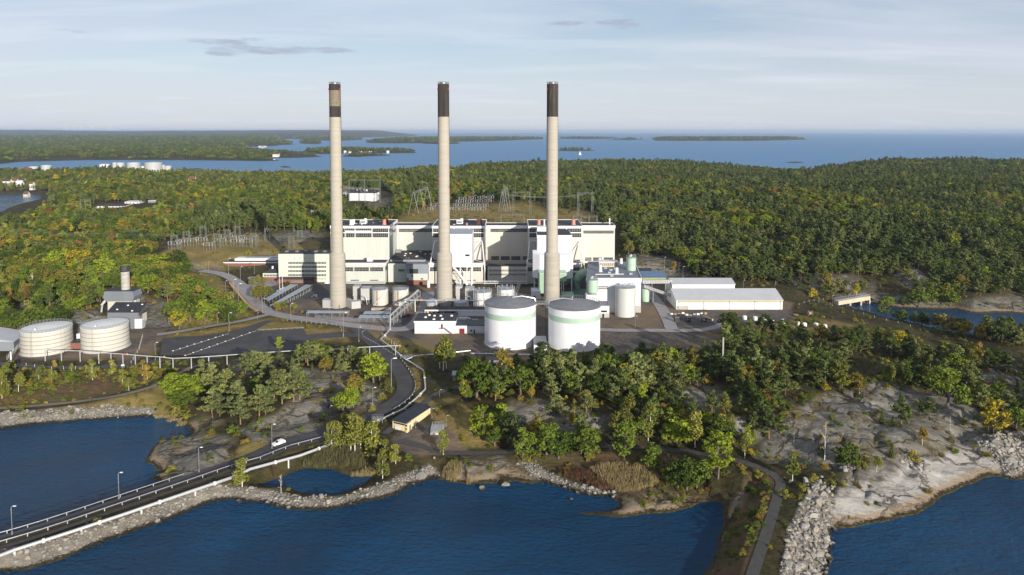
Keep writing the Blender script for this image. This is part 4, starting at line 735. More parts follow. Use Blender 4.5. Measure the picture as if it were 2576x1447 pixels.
xa = PXY(1344, 329); t = thing('pump_house', 'small white flat roofed pump house between the two white tanks', 'pump house', (xa + 3, 329, 5)); MB().box(xa, xa + 6.3, 329, 343, 4.5, 9.0).build('wall', S_SILO, t); MB().box(xa - .2, xa + 6.5, 328.8, 343.1, 9.0, 9.25).build('roof', S_GROOF, t); MB().box(xa + 2.8, xa + 3.9, 328.85, 328.98, 6.4, 7.5).build('window', S_GLASS, t); MB().cyl(xa + 3, 331, 9.2, 10.2, .4, n=10).build('roof_vent', S_DARK, t)

# ------------------------------------------------------------------ grey roofed process building, its silos and conveyors
PB = thing('process_building', 'white process building with a wide grey roof and rooftop vents', 'process building', (60, 404, 5)); fl, frx, bl, brx = PXY(1476, 404), PXY(1613.6, 404), PXY(1480, 458), PXY(1595, 458)
poly = [(fl, 404), (frx, 404), (brx, 458), (bl, 458)]
MB().prism(poly, 4, 25.2).build('wall', S_WHITE, PB); MB().prism([(fl - .2, 403.8), (frx + .25, 403.8), (brx + .25, 458.2), (bl - .2, 458.2)], 25.2, 25.5).build('roof', S_GROOF, PB)
MB().prism([(fl - .35, 403.45), (frx + .4, 403.45), (frx + .4, 403.78), (fl - .35, 403.78)], 23.6, 26).prism([(frx + .28, 403.8), (frx + .6, 403.8), (brx + .6, 458), (brx + .28, 458)], 24.4, 26).build('fascia', S_WHITE2, PB)
for i in (1, 2): xx = fl + (frx - fl) * (.24 + .27 * i); MB().box(xx - .2, xx + .2, 403.86, 403.99, 5, 23.5).build('seam_strip', S_WHITE2, PB)
window_strip(PB, 1505.5, 1529, 719.5, 723.3, 404, 9); window_strip(PB, 1505.5, 1529, 724.4, 728.2, 404, 9)
MB().box(frx - 4, frx + .1, 403.7, 403.98, 4, 9).build('plinth', S_BASE, PB)
xa = PXY(1508, 440); MB().box(xa, xa + 12.2, 440, 446, 25.4, 28.6).build('penthouse', S_CREAM, PB); xx = xa; q = MB()
for i in range(9): q.box(xa + .5 + i * 1.28, xa + 1.4 + i * 1.28, 439.86, 439.98, 26, 28)
q.build('louvre', S_WOOD, PB); MB().box(xa - .3, xa + 12.5, 439.5, 446.3, 28.6, 28.9).build('penthouse_roof', S_WHITE2, PB)
for p, y, r, h in ((1511, 425, 1.0, 4.2), (1552, 417, 1.0, 4.2), (1509.5, 452, .9, 3.6), (1563, 452, .95, 3.4)): roof_vent(PXY(p, y), y, 25.4, r, h, S_WHITE2, PB)
for p, y in ((1530, 420), (1534, 428), (1536, 410), (1549, 424), (1584, 416), (1520, 434), (1545, 432)): MB().box(PXY(p, y), PXY(p, y) + 2.0, y, y + 1.6, 25.4, 26.3).build('roof_hatch', S_ZINC, PB)
MB().tube([(PXY(1498, 411), 411, 26.6), (PXY(1570, 411), 411, 26.8)], .35, 8).build('roof_pipe', S_PIPE, PB, True)
xa = PXY(1504, 392.5); MB().box(xa, xa + 7, 392.5, 403.4, 4.5, 12).build('front_annex', S_WHITE, PB); MB().box(xa - .15, xa + 7.15, 392.3, 403.4, 12, 12.25).build('annex_roof', S_GROOF, PB); MB().box(xa + 2.2, xa + 5.6, 392.35, 392.48, 8.3, 9.3).build('window', S_GLASS, PB); MB().box(xa - .05, xa + 7.05, 392.4, 392.49, 4.5, 7.6).build('plinth', S_BASE, PB); MB().box(xa + 3, xa + 4, 392.2, 392.39, 5, 7.3).build('door', S_GLASS, PB)
xa = PXY(1475.6, 397); MB().box(xa, xa + 6.6, 397, 403.7, 4.5, 17.2).build('silo_base', S_WHITE, PB)
def silo(label, px, d, r, z0, z1, mat, topmat, cone=0.0, gear=True):
    x = PXY(px, d, 720); t = thing('silo', label, 'silo', (x, d, z0)); MB().lathe(x, d, ([(r * .55, z0 - cone), (r, z0)] if cone else [(r, z0)]) + [(r, z1)], 40).build('shell', mat, t, True)
    MB().lathe(x, d, [(r + .12, z1), (r + .12, z1 + .15), (.4, z1 + r * .22)], 40).build('roof', topmat, t, True)
    ring_rail(x, d, z1 + .1, r, 1.1, 20).build('railing', S_STEEL, t)
    if gear:
        g = MB().cyl(x, d, z1 + .4, z1 + 2.2, .55, n=10).box(x - 1.1, x + .2, d - .8, d + .2, z1 + .3, z1 + 1.6).tube([(x + .5, d, z1 + 1.5), (x + r * .8, d, z1 + 2.2), (x + r * 1.02, d, z1 - 1)], .16, 6); g.build('top_machinery', S_PIPE, t)
    l = MB(); a = -.5; lx, ly = x + (r + .15) * math.cos(a), d + (r + .15) * math.sin(a); l.tube([(lx - .2, ly, z0), (lx - .2, ly, z1 + 1)], .05, 4).tube([(lx + .2, ly, z0), (lx + .2, ly, z1 + 1)], .05, 4); l.build('ladder', S_STEEL, t); return t
S_GSILO = surf('grey_silo_sheet', (.47, .48, .46), .5, var=.05, scale=.4, stain=.3, stain_col=(.38, .37, .33), streak=True)
silo('big pale grey silo standing in front of the process building', 1572.8, 398.5, 5.95, 4.6, 21.9, S_GSILO, S_ZINC)
silo('pale green silo standing on the grey roof of the process building', 1587, 430, 3.05, 25.5, 33.4, S_GREEN, S_GREEN2)
silo('pale green silo on a white base at the left corner of the process building', 1490.3, 400.2, 3.15, 18.6, 25.8, S_GREEN, S_ZINC, 1.4)
silo('small green silo on the ground under the conveyors', 1624, 432, 2.42, 4.6, 13, S_GREEN, S_ZINC)
def conveyor(label, a, b, w, h, legs):
    t = thing('conveyor', label, 'conveyor', (*a[:2], 5), 'conveyors from the process building to the sheds'); a, b = Vector(a), Vector(b); n = Vector((-(b - a).y, (b - a).x, 0)).normalized() * w / 2; up = Vector((0, 0, h))
    m = MB(); m.add([a - n, b - n, b + n, a + n, a - n + up, b - n + up, b + n + up, a + n + up], [(0, 3, 2, 1), (4, 5, 6, 7), (0, 1, 5, 4), (1, 2, 6, 5), (2, 3, 7, 6), (3, 0, 4, 7)]); m.build('gallery', S_GREYD, t)
    tr = MB(); k = 12
    for i in range(k): p, q = a + (b - a) * i / k - n * 1.08, a + (b - a) * (i + 1) / k - n * 1.08; tr.tube([p, q + up], .1, 4); tr.tube([p, p + up], .1, 4)
    tr.build('truss', S_STEEL, t)
    for s in legs: p = a + (b - a) * s; MB().tube([(p.x, p.y, 4.8), (p.x, p.y, p.z)], .25, 6).build('leg', S_STEEL, t)
conveyor('upper covered conveyor bridge running level to the rear white shed', (PXY(1615, 440), 440, 14.6), (PXY(1690, 452), 452, 12.2), 2.6, 2.2, (.35, .8)); conveyor('lower sloping conveyor running down to the front white shed', (PXY(1622, 430), 430, 14.2), (PXY(1698, 425), 425, 8.8), 1.8, 1.6, (.3, .7))

# ------------------------------------------------------------------ sheds
def gable_shed(name, label, x0, x1, y0, y1, z0, ze, zri, wall, roof, yr=None, gcat='shed'):
    yr = (y0 + y1) / 2 if yr is None else yr; t = thing(name, label, gcat, ((x0 + x1) / 2, y0, z0))
    m = MB(); m.add([(x0, y0, z0 - .6), (x1, y0, z0 - .6), (x1, y1, z0 - .6), (x0, y1, z0 - .6), (x0, y0, ze), (x1, y0, ze), (x1, y1, ze), (x0, y1, ze), (x0, yr, zri), (x1, yr, zri)], [(0, 1, 5, 4), (1, 2, 6, 9, 5), (2, 3, 7, 6), (3, 0, 4, 8, 7)]); m.build('wall', wall, t)
    r = MB(); o = .5; dz = .22
    for (ya, za), (yb, zb) in (((y0 - o, ze - o * (zri - ze) / (yr - y0)), (yr, zri)), ((yr, zri), (y1 + o, ze - o * (zri - ze) / (y1 - yr)))):
        r.add([(x0 - o, ya, za + .03), (x1 + o, ya, za + .03), (x1 + o, yb, zb + .03), (x0 - o, yb, zb + .03), (x0 - o, ya, za + dz), (x1 + o, ya, za + dz), (x1 + o, yb, zb + dz), (x0 - o, yb, zb + dz)], [(0, 3, 2, 1), (4, 5, 6, 7), (0, 1, 5, 4), (1, 2, 6, 5), (2, 3, 7, 6), (3, 0, 4, 7)])
    r.build('roof', roof, t); return t
S_SHEDR = surf('shed_roof_sheet', (.42, .43, .45), .45, .1, var=.05, scale=.2, stain=.2, stain_col=(.36, .36, .35)); S_SHEDW = clad('shed_sheet', (.70, .70, .68), 5.5, .8, seam=.05)
sx0, sx1 = PXY(1703.6, 411), PXY(1972.8, 411)
SA = gable_shed('storage_shed', 'long white storage shed with a pale roof nearest the inlet', sx0, sx1, 411, 437, 5, 10.7, 14.9, S_SHEDW, S_SHEDR)
MB().box(sx0 + 1, sx1 - .4, 410.86, 410.98, 9.4, 10.3).build('ochre_strip', surf('ochre_trim', (.42, .34, .15), .7), SA); MB().box(sx0 + (sx1 - sx0) * .28, sx0 + (sx1 - sx0) * .28 + 5, 410.8, 410.98, 5, 9).build('door', S_WHITE2, SA); MB().box(sx0 + .5, sx0 + 7.5, 410.7, 410.97, 4.8, 7.2).build('plinth', S_BASE, SA)
for i in range(5): xx = sx0 + (sx1 - sx0) * (.02 + .24 * i); MB().tube([(xx, 410.6, 5), (xx, 410.6, 10.4)], .12, 5).build('downpipe', S_PIPE, SA)
SB = gable_shed('storage_shed', 'shorter white shed with a pale roof behind the long white shed', PXY(1693, 447), PXY(1851, 447), 447, 466, 5, 12.4, 14.6, S_SHEDW, S_SHEDR, 456)
gable_shed('blue_shed', 'blue roofed shed tucked behind the process building', PXY(1618, 486), PXY(1678, 486), 486, 500, 5.5, 8.6, 11.2, surf('shed_green_wall', (.25, .31, .13), .7), surf('blue_roof', (.085, .13, .21), .5, var=.1), 495)
gable_shed('grey_shed', 'low grey shed in the shade behind the green roof silo', PXY(1604, 505), PXY(1640, 505), 505, 516, 6, 9, 10.5, S_GREY, S_ROOF, 510)

# ------------------------------------------------------------------ office block and brick annexes
ox0, ox1, od = PXY(699, 487), PXY(829.5, 487), 487; zt = 25.6
OF = thing('office_block', 'pale office block with rows of dark windows left of the banded chimney', 'office block', ((ox0 + ox1) / 2, od, 5)); MB().box(ox0, ox1, od, od + 14, 4.5, zt).build('wall', S_OFFICE, OF); MB().box(ox0 - .2, ox1 + .1, od - .2, od + 14.2, zt, zt + .3).build('roof', S_ROOF, OF)
for k, y in enumerate((658.8, 668.8, 679.4, 689.6, 699.6)):
    a = (725, 820.5); window_strip(OF, a[0], a[1], y, y + (5.4 if k < 4 else 3.4), od, 26, mull=.24 if k < 4 else .7, glass=S_GLASS)
for i, p in enumerate((739, 752, 764, 776)): MB().box(PXY(p, od), PXY(p, od) + .7, od - .12, od - .01, PZ(651, od), PZ(649, od)).build('wall_vent', S_GREY, OF)
for p in (716, 742, 763, 790, 812): MB().box(PXY(p, 492), PXY(p, 492) + 2.2, 492, 495, zt + .3, zt + 1.1).build('roof_plant', S_GROOF, OF)
MB().box(PXY(694, 481), PXY(789, 481), 481, 486.9, 8.4, 8.9).build('canopy', S_ROOFB, OF); MB().box(PXY(696, 483), PXY(788, 483), 483, 486.95, 4.6, 8.38).build('ground_floor', S_BRICK, OF); window_strip(OF, 735, 785, 706.5, 710.5, 483, 20)
def simple_house(name, label, cat, x0, x1, y0, y1, z0, zt, wall, roof, hip=0.0, wins=None, group=None, trim=None):
    t = thing(name, label, cat, ((x0 + x1) / 2, y0, z0), group); MB().box(x0, x1, y0, y1, z0 - .8, zt).build('wall', wall, t)
    o = .3
    if hip: cx, cy = (x0 + x1) / 2, (y0 + y1) / 2; w = max(0, (x1 - x0) / 2 - (y1 - y0) / 2); MB().add([(x0 - o, y0 - o, zt), (x1 + o, y0 - o, zt), (x1 + o, y1 + o, zt), (x0 - o, y1 + o, zt), (cx - w, cy, zt + hip), (cx + w, cy, zt + hip)], [(0, 1, 5, 4), (1, 2, 5), (2, 3, 4, 5), (3, 0, 4), (3, 2, 1, 0)]).build('roof', roof, t)
    else: MB().box(x0 - o, x1 + o, y0 - o, y1 + o, zt, zt + .3).build('roof', roof, t)
    if trim: MB().box(x0 - o - .05, x1 + o + .05, y0 - o - .12, y0 - o - .01, zt - .5, zt + .35).build('fascia', trim, t)
    for (wx, wz, ww, wh) in wins or (): MB().box(x0 + wx, x0 + wx + ww, y0 - .1, y0 - .01, z0 + wz, z0 + wz + wh).build('window', S_GLASS, t)
    return t
bx0 = PXY(562, 535); b = simple_house('brick_building', 'low red brick range with white clerestory left of the office block', 'brick building', bx0, PXY(699, 535), 535, 552, 6.5, 10.0, S_BRICK, S_ROOF, trim=S_WHITE2); MB().box(bx0 + 6, bx0 + 42, 541, 549, 10.3, 12).build('clerestory', S_WHITE2, b); MB().box(bx0 + 14, bx0 + 40, 543, 548, 12, 12.6).build('clerestory_roof', S_STEEL, b)
x0 = PXY(659, 493); b = simple_house('canteen', 'small brick pavilion with a dark hipped roof beside the flagpoles', 'pavilion', x0, PXY(697.5, 493), 493, 503, 5, 10.3, S_BRICK, S_ROOF, 2.8); MB().box(x0 - .02, PXY(697.5, 493) + .02, 492.9, 492.99, 7.4, 10.2).build('window_wall', S_OFFICE, b)
for i in range(9): MB().box(x0 + .8 + i * 1.1, x0 + 1.5 + i * 1.1, 492.8, 492.89, 7.9, 9.3).build('window', S_GLASS, b)
roof_vent(x0 + 5.5, 498, 12.6, .7, 1.8, S_WHITE2, b)
for i, (p, lab) in enumerate(((701, 'left white flagpole in front of the office block'), (708.5, 'right white flagpole with a slack blue flag by the office block'))):
    x = PXY(p, 452); t = thing('flagpole', lab, 'flagpole', (x, 452, 5), 'flagpoles by the office'); MB().tube([(x, 452, 5), (x, 452, 17.5)], .16, 8, .09).build('pole', S_WHITE2, t); MB().cyl(x, 452, 17.5, 17.8, .18, n=8).build('finial', S_PIPE, t)
    if i: MB().box(x - .45, x - .1, 451.95, 452.05, 13.5, 16.8).build('flag', surf('blue_cloth', (.10, .16, .42), .8), t)

# ------------------------------------------------------------------ workshops
xw0, xw1 = PXY(1041, 361), PXY(1145, 361)
W = simple_house('workshop', 'white workshop with roof domes and a red stair door left of the white tanks', 'workshop', xw0, xw1, 361, 377, 5, 11.6, S_WHITE, S_ROOF, trim=S_WHITE2); MB().box(xw0 - .02, xw1 + .02, 360.9, 360.99, 4.5, 6).build('plinth', S_CREAM, W)
for x, y in ((5, 368), (10, 364), (9.5, 371), (14.5, 364.5), (13, 371), (19, 371), (6.5, 372.5)): MB().lathe(xw0 + x, y, [(.85, 11.9), (.8, 12.2), (.45, 12.5), (.1, 12.6)], 14).build('roof_dome', S_PALE, W, True)
MB().box(xw0 + 14.2, xw0 + 15.2, 360.8, 360.98, 8.1, 10.2).build('door', S_RED, W); m = MB().box(xw0 + 13.5, xw0 + 16.4, 359.6, 360.85, 7.9, 8.08); m.add([(xw0 + 16.4, 359.6, 7.9), (xw0 + 16.4, 360.8, 7.9), (xw0 + 20, 360.8, 5.2), (xw0 + 20, 359.6, 5.2), (xw0 + 16.4, 359.6, 8.1), (xw0 + 16.4, 360.8, 8.1), (xw0 + 20, 360.8, 5.4), (xw0 + 20, 359.6, 5.4)], [(0, 1, 2, 3), (7, 6, 5, 4), (0, 3, 7, 4), (2, 1, 5, 6)]); m.railing([(xw0 + 13.5, 359.6, 8.1), (xw0 + 16.4, 359.6, 8.1), (xw0 + 20, 359.6, 5.4)], 1.0, .04, 1.2); m.build('outside_stair', S_STEEL, W)
for f in (.26, .33, .64, .71): MB().box(xw0 + (xw1 - xw0) * f, xw0 + (xw1 - xw0) * f + .15, 360.88, 360.985, 6.0, 11.3).build('seam_strip', S_WHITE2, W)
xv1 = PXY(1222, 361); W2 = simple_house('workshop', 'lower white workshop with red doors between the taller workshop and the tank', 'workshop', xw1 + .05, xv1, 361.4, 372, 5, 9.3, S_WHITE, surf('teal_roof', (.022, .040, .050), .6, var=.2), trim=None)
MB().box(xw1 + 2, xw1 + 4.7, 361.2, 361.38, 5, 7.7).build('garage_door', S_RED, W2); MB().box(xw1 + 9.6, xw1 + 10.4, 361.2, 361.38, 5, 7.1).build('door', S_RED, W2); MB().box(xw1 + 7.9, xw1 + 8.8, 361.25, 361.38, 6.1, 7.1).build('window', S_GLASS, W2); MB().box(xw1 + .08, xv1, 361.3, 361.39, 4.5, 5.9).build('plinth', S_CREAM, W2)
for i, (p, y, w, h, m, lab) in enumerate(((1172, 374, 2.4, 2.2, S_DGREEN, 'dark green container behind the lower workshop'), (1186, 374, 3.2, 1.5, S_ZINC, 'grey crate of parts behind the lower workshop'), (1152, 375, 5.5, 2.4, S_WHITE2, 'white site hut against the taller workshop'))):
    x = PXY(p, y); t = thing('container', lab, 'container', (x, y, 5)); MB().box(x, x + w, y, y + 2.4, 5 + (0 if i != 0 else 0), 5 + h + 2.2).build('body', m, t); MB().box(x - .06, x + w + .06, y - .06, y + 2.46, 7.2 + h, 7.3 + h).build('lid', S_STEEL, t)
xs0, xs1 = PXY(1067, 396), PXY(1222, 396); t = thing('open_shed', 'long dark roofed shed with an open front full of stored machines', 'open shed', ((xs0 + xs1) / 2, 396, 5)); MB().box(xs0, xs1, 396, 404, 8.4, 8.7).build('roof', S_ROOF, t); MB().box(xs0, xs1, 395.8, 395.98, 8.0, 8.8).build('fascia', S_WHITE2, t); MB().box(xs0, xs1, 403.7, 403.95, 4.8, 8.38).build('back_wall', S_GREY, t); xm_ = PXY(1151, 396); MB().box(xm_, xs1, 396.1, 396.4, 4.8, 7.98).build('closed_front', S_WHITE, t)
for x in (xs0 + .2, xs0 + 9.8, xm_ - .3): MB().box(x - .15, x + .15, 396, 396.3, 4.8, 7.99).build('post', S_WHITE2, t)
rr = random.Random(8); names = [('yellow', surf('yellow_paint', (.6, .38, .03), .5)), ('black', S_DARK), ('orange', S_ORANGE), ('blue', surf('blue_paint', (.05, .10, .25), .5)), ('pale grey', S_PALE), ('red', S_RED), ('green', S_DGREEN), ('white', S_WHITE2)]
for i, (nm, mt) in enumerate(names):
    x = xs0 + 1.2 + i * 2.3; y = 398 + rr.uniform(0, 2); k = thing('stored_machine', f'{nm} machine stored under the open shed roof', 'machine', (x, y, 5), 'machines under the open shed'); h = rr.uniform(1, 2.0)
    MB().box(x, x + rr.uniform(.8, 1.6), y, y + 1.2, 5.3, 5.3 + h).build('body', mt, k); MB().tube([(x + .1, y - .1, 5.35), (x + .1, y + 1.3, 5.35)], .3, 8).tube([(x + 1, y - .1, 5.35), (x + 1, y + 1.3, 5.35)], .3, 8).build('roller', S_DARK, k); MB().box(x + .2, x + .7, y + .2, y + .9, 5.3 + h, 5.9 + h).build('cowl', S_STEEL, k)
# ------------------------------------------------------------------ roads, tracks and yards
def ribbon(name, key, mat, label, dz=.06, w=None, off=0.0):
    line, wd = ROADS[key]; hw = (w or wd) / 2; L_, R_ = [], []
    for i, p in enumerate(line):
        d = line[min(i + 1, len(line) - 1)] - line[max(i - 1, 0)]; n = Vector((-d.y, d.x, 0)).normalized()
        for arr, s in ((L_, hw + off), (R_, -hw + off)): q = p + n * s; arr.append((q.x, q.y, p.z + dz))
    k = len(line); o = MB().add(L_ + R_, [(k + i, k + i + 1, i + 1, i) for i in range(k - 1)]).build(name, mat); return setp(o, label, kind='structure')
def edge_point(key, i, off): 
    line = ROADS[key][0]; p = line[i]; d = line[min(i + 1, len(line) - 1)] - line[max(i - 1, 0)]; n = Vector((-d.y, d.x, 0)).normalized(); return p + n * off
def split_road(name, key, a, b, mat, w, dz, off=0.0):
    line, wd = ROADS[key]; n = len(line); seg = line[int(a * n):max(int(b * n), int(a * n) + 2)]; ROADS['_'] = (seg, w); return ribbon(name, '_', mat, None, dz, w, off)
def taper_ribbon(name, key, mat, label, dz, wf, of):
    line = ROADS[key][0]; A, B = [], []; n = len(line)
    for i, p in enumerate(line):
        d = line[min(i + 1, n - 1)] - line[max(i - 1, 0)]; nn = Vector((-d.y, d.x, 0)).normalized(); f = i / (n - 1); w_, o_ = wf(f), of(f)
        a, b = p + nn * (o_ + w_ / 2), p + nn * (o_ - w_ / 2); A.append((a.x, a.y, p.z + dz)); B.append((b.x, b.y, p.z + dz))
    return setp(MB().add(A + B, [(n + i, n + i + 1, i + 1, i) for i in range(n - 1)]).build(name, mat), label, kind='structure')
def seg_f(px, py, z): return idx_near('dike_road', px, py, z) / (len(ROADS['dike_road'][0]) - 1)
def idx_near(key, px, py, z):
    x, y = P(px, py, z); l = ROADS[key][0]; return min(range(len(l)), key=lambda i: (l[i].x - x) ** 2 + (l[i].y - y) ** 2)
FA, FB = seg_f(560, 1180, 3.7), seg_f(700, 1121, 4)
def ease(f): t = min(max((f - FA) / (FB - FA), 0), 1); return t * t * (3 - 2 * t)
taper_ribbon('road', 'dike_road', S_ASPH, 'dark asphalt road curving from the dike up to the plant', .06, lambda f: 4.4 + 2.8 * ease(f), lambda f: 1.5 * (1 - ease(f)))
FC = seg_f(880, 1070, 4.3)
def strip():
    line = ROADS['dike_road'][0]; k = int(FC * len(line)); ROADS['strip'] = (line[:k], 2.6)
    pts = line[:k]; A, B = [], []
    for i, p in enumerate(pts):
        d = line[i + 1] - line[max(i - 1, 0)]; nn = Vector((-d.y, d.x, 0)).normalized(); f = i / (len(line) - 1); o_ = -3.0 - 1.6 * ease(f); a, b = p + nn * (o_ + .9), p + nn * (o_ - .9); A.append((a.x, a.y, p.z + .03)); B.append((b.x, b.y, p.z + .03))
    n = k; setp(MB().add(A + B, [(n + i, n + i + 1, i + 1, i) for i in range(n - 1)]).build('path', surf('dark_strip', (.045, .043, .042), .95, var=.25, scale=.6)), 'dark service strip between the dike guardrail and the pipeline', kind='structure')  # narrow dark ribbon beside the road, between guardrail and pipeline
strip()
ribbon('road', 'yard_road', S_LANE, 'pale worn asphalt road through the plant yard', .085); ribbon('road', 'rim_road', S_LANE, 'narrow pale road above the car park', .072)
ribbon('path', 'shore_track', S_GRAVEL, 'gravel track above the stone shore of the bay', .06); ribbon('path', 'lower_lane', surf('lane_gravel', (.060, .056, .053), .95, var=.2, scale=.6), 'grey lane along the shore to the second dike', .05)
ribbon('path', 'upper_lane', surf('lane_gravel', (.105, .10, .098)), 'narrow lane behind the yellow pump building', .064); ribbon('road', 'shed_road', S_LANE, 'asphalt road past the white sheds', .05); ribbon('road', 'silo_road', S_LANE, 'asphalt road between the silos and the sheds', .066)
ribbon('road', 'ridge_road', S_LANE, 'road through the wooded ridge', .1); ribbon('road', 'side_road', S_ASPH, 'dark service road in front of the beige tanks', .055)
def yard(name, pts, mat, z, label): o = sheet(name, [P(x, y, z) for x, y in pts], z, mat); return setp(o, label, kind='structure')
yard('car_park', [(403, 894), (409.5, 851.6), (470, 845), (574, 836), (640, 815), (668, 806), (690, 806), (650, 826), (632, 833), (764, 827), (772, 842), (782, 862), (770, 876), (690, 887), (560, 893)], S_ASPH, 5.03, 'dark asphalt car park below the plant')
yard('yard_paving', [(735, 745), (800, 716), (835, 716), (835, 752), (790, 757)], S_ASPH, 5.03, 'asphalt yard beside the office')
yard('lane_paving', [(770, 842), (862, 834), (930, 842), (930, 848), (868, 848), (775, 854)], S_ASPH, 5.025, 'asphalt strip between lawn and car park')
yard('yard_paving', [(800, 792), (905, 800), (1010, 803), (1010, 812), (900, 811), (790, 799)], S_LANE, 5.02, 'parking strip in front of the shelters')
yard('yard_paving', [(1000, 806), (1040, 800), (1045, 845), (1030, 852), (985, 826)], S_ASPH, 5.018, 'asphalt yard beside the pipe rack')
yard('yard_paving', [(1690, 800), (1790, 797), (1802, 812), (1770, 818), (1700, 818)], S_ASPH, 5.02, 'asphalt storage pad in front of the long shed')
yard('yard_paving', [(610, 690), (660, 680), (700, 683), (700, 715), (640, 735), (615, 715)], S_LANE, 5.022, 'pale forecourt in front of the office')
# railway beside the yard road
rl = [P(x, y, 5.0) for x, y in ((500, 674), (545, 690), (570, 705), (590, 725), (604, 745), (622, 765), (650, 784))]; rl = smooth_line([(x, y, 5.05) for x, y in rl], 3)
ROADS['rail'] = (rl, 3.4); ribbon('railway_bed', 'rail', surf('ballast', (.13, .10, .085), .95, var=.25, scale=1), 'brown ballast bed of the railway siding', .05)
t = thing('railway_track', 'rusty railway siding curving beside the pale yard road', 'railway', (rl[0].x, rl[0].y, 5))
for s in (-.72, .72):
    m = MB(); pts = [edge_point('rail', i, s) + Vector((0, 0, .18)) for i in range(len(rl))]; m.tube(pts, .09, 4); m.build('rail', S_RAIL, t)
m = MB()
for i in range(len(rl) - 1):
    for q in (0, .33, .66): p = rl[i] + (rl[i + 1] - rl[i]) * q; a, b = edge_point('rail', i, 1.2) - rl[i], edge_point('rail', i, -1.2) - rl[i]; m.tube([p + a + Vector((0, 0, .1)), p + b + Vector((0, 0, .1))], .09, 4)
m.build('sleepers', S_WOOD, t)

# ------------------------------------------------------------------ guard rails
def guardrail(label, pts, step=4.0, both=True, mat=None, h=.75):
    pts = [Vector(p) for p in pts]; t = thing('guardrail', label, 'guardrail', pts[0]); b = MB(); b.tube([p + Vector((0, 0, h)) for p in pts], .12, 6); b.build('rail_beam', mat or S_STEEL, t)
    acc = 0.0; last = None
    for a, c in zip(pts[:-1], pts[1:]):
        L = (c - a).length; s = -acc
        while s + step <= L:
            s += step; q = a + (c - a) * s / L; MB().box(q.x - .09, q.x + .09, q.y - .09, q.y + .09, q.z - .3, q.z + h - .02).build('post', S_WOODP, t)
        acc = L - s
    return t
S_WOODP = surf('pale_post', (.42, .40, .35), .8, var=.2)
line = ROADS['dike_road'][0]; n = len(line)
i0, i1, i2 = idx_near('dike_road', -100, 1390, 3.6), idx_near('dike_road', 515, 1195, 3.6), idx_near('dike_road', 850, 1080, 4.3)
guardrail('galvanised guardrail on the bay side of the dike road', [edge_point('dike_road', i, 3.95) for i in range(i0, i1, 2)], 4.6); guardrail('galvanised guardrail between the dike road and the white pipeline', [edge_point('dike_road', i, -1.0 - 2.9 * ease(i / (n - 1))) for i in range(i0, i2, 2)], 4.6)
j0, j1 = idx_near('dike_road', 965, 1030, 4.8), idx_near('dike_road', 965, 885, 5)
guardrail('white guardrail round the outside of the road bend by the pipeline', [edge_point('dike_road', i, -4.3) for i in range(j0, j1, 2)], 4.0)
guardrail('white guardrail between the lawn strip and the yard road', [(*P(x, y, 5), 5) for x, y in ((711, 806), (760, 811), (800, 815), (835, 817), (853, 820), (858, 826), (859, 834))], 3.2)
guardrail('low white edge rail above the car park corner', [(*P(x, y, 5), 5) for x, y in ((648, 832), (700, 829), (764, 826))], 3.0, h=.45); guardrail('dark kerb rail along the lawn at the road fork', [(*P(x, y, 5), 5) for x, y in ((920, 832), (909, 838), (914, 848), (940, 862), (970, 880), (1000, 900))], 3.0, h=.5)

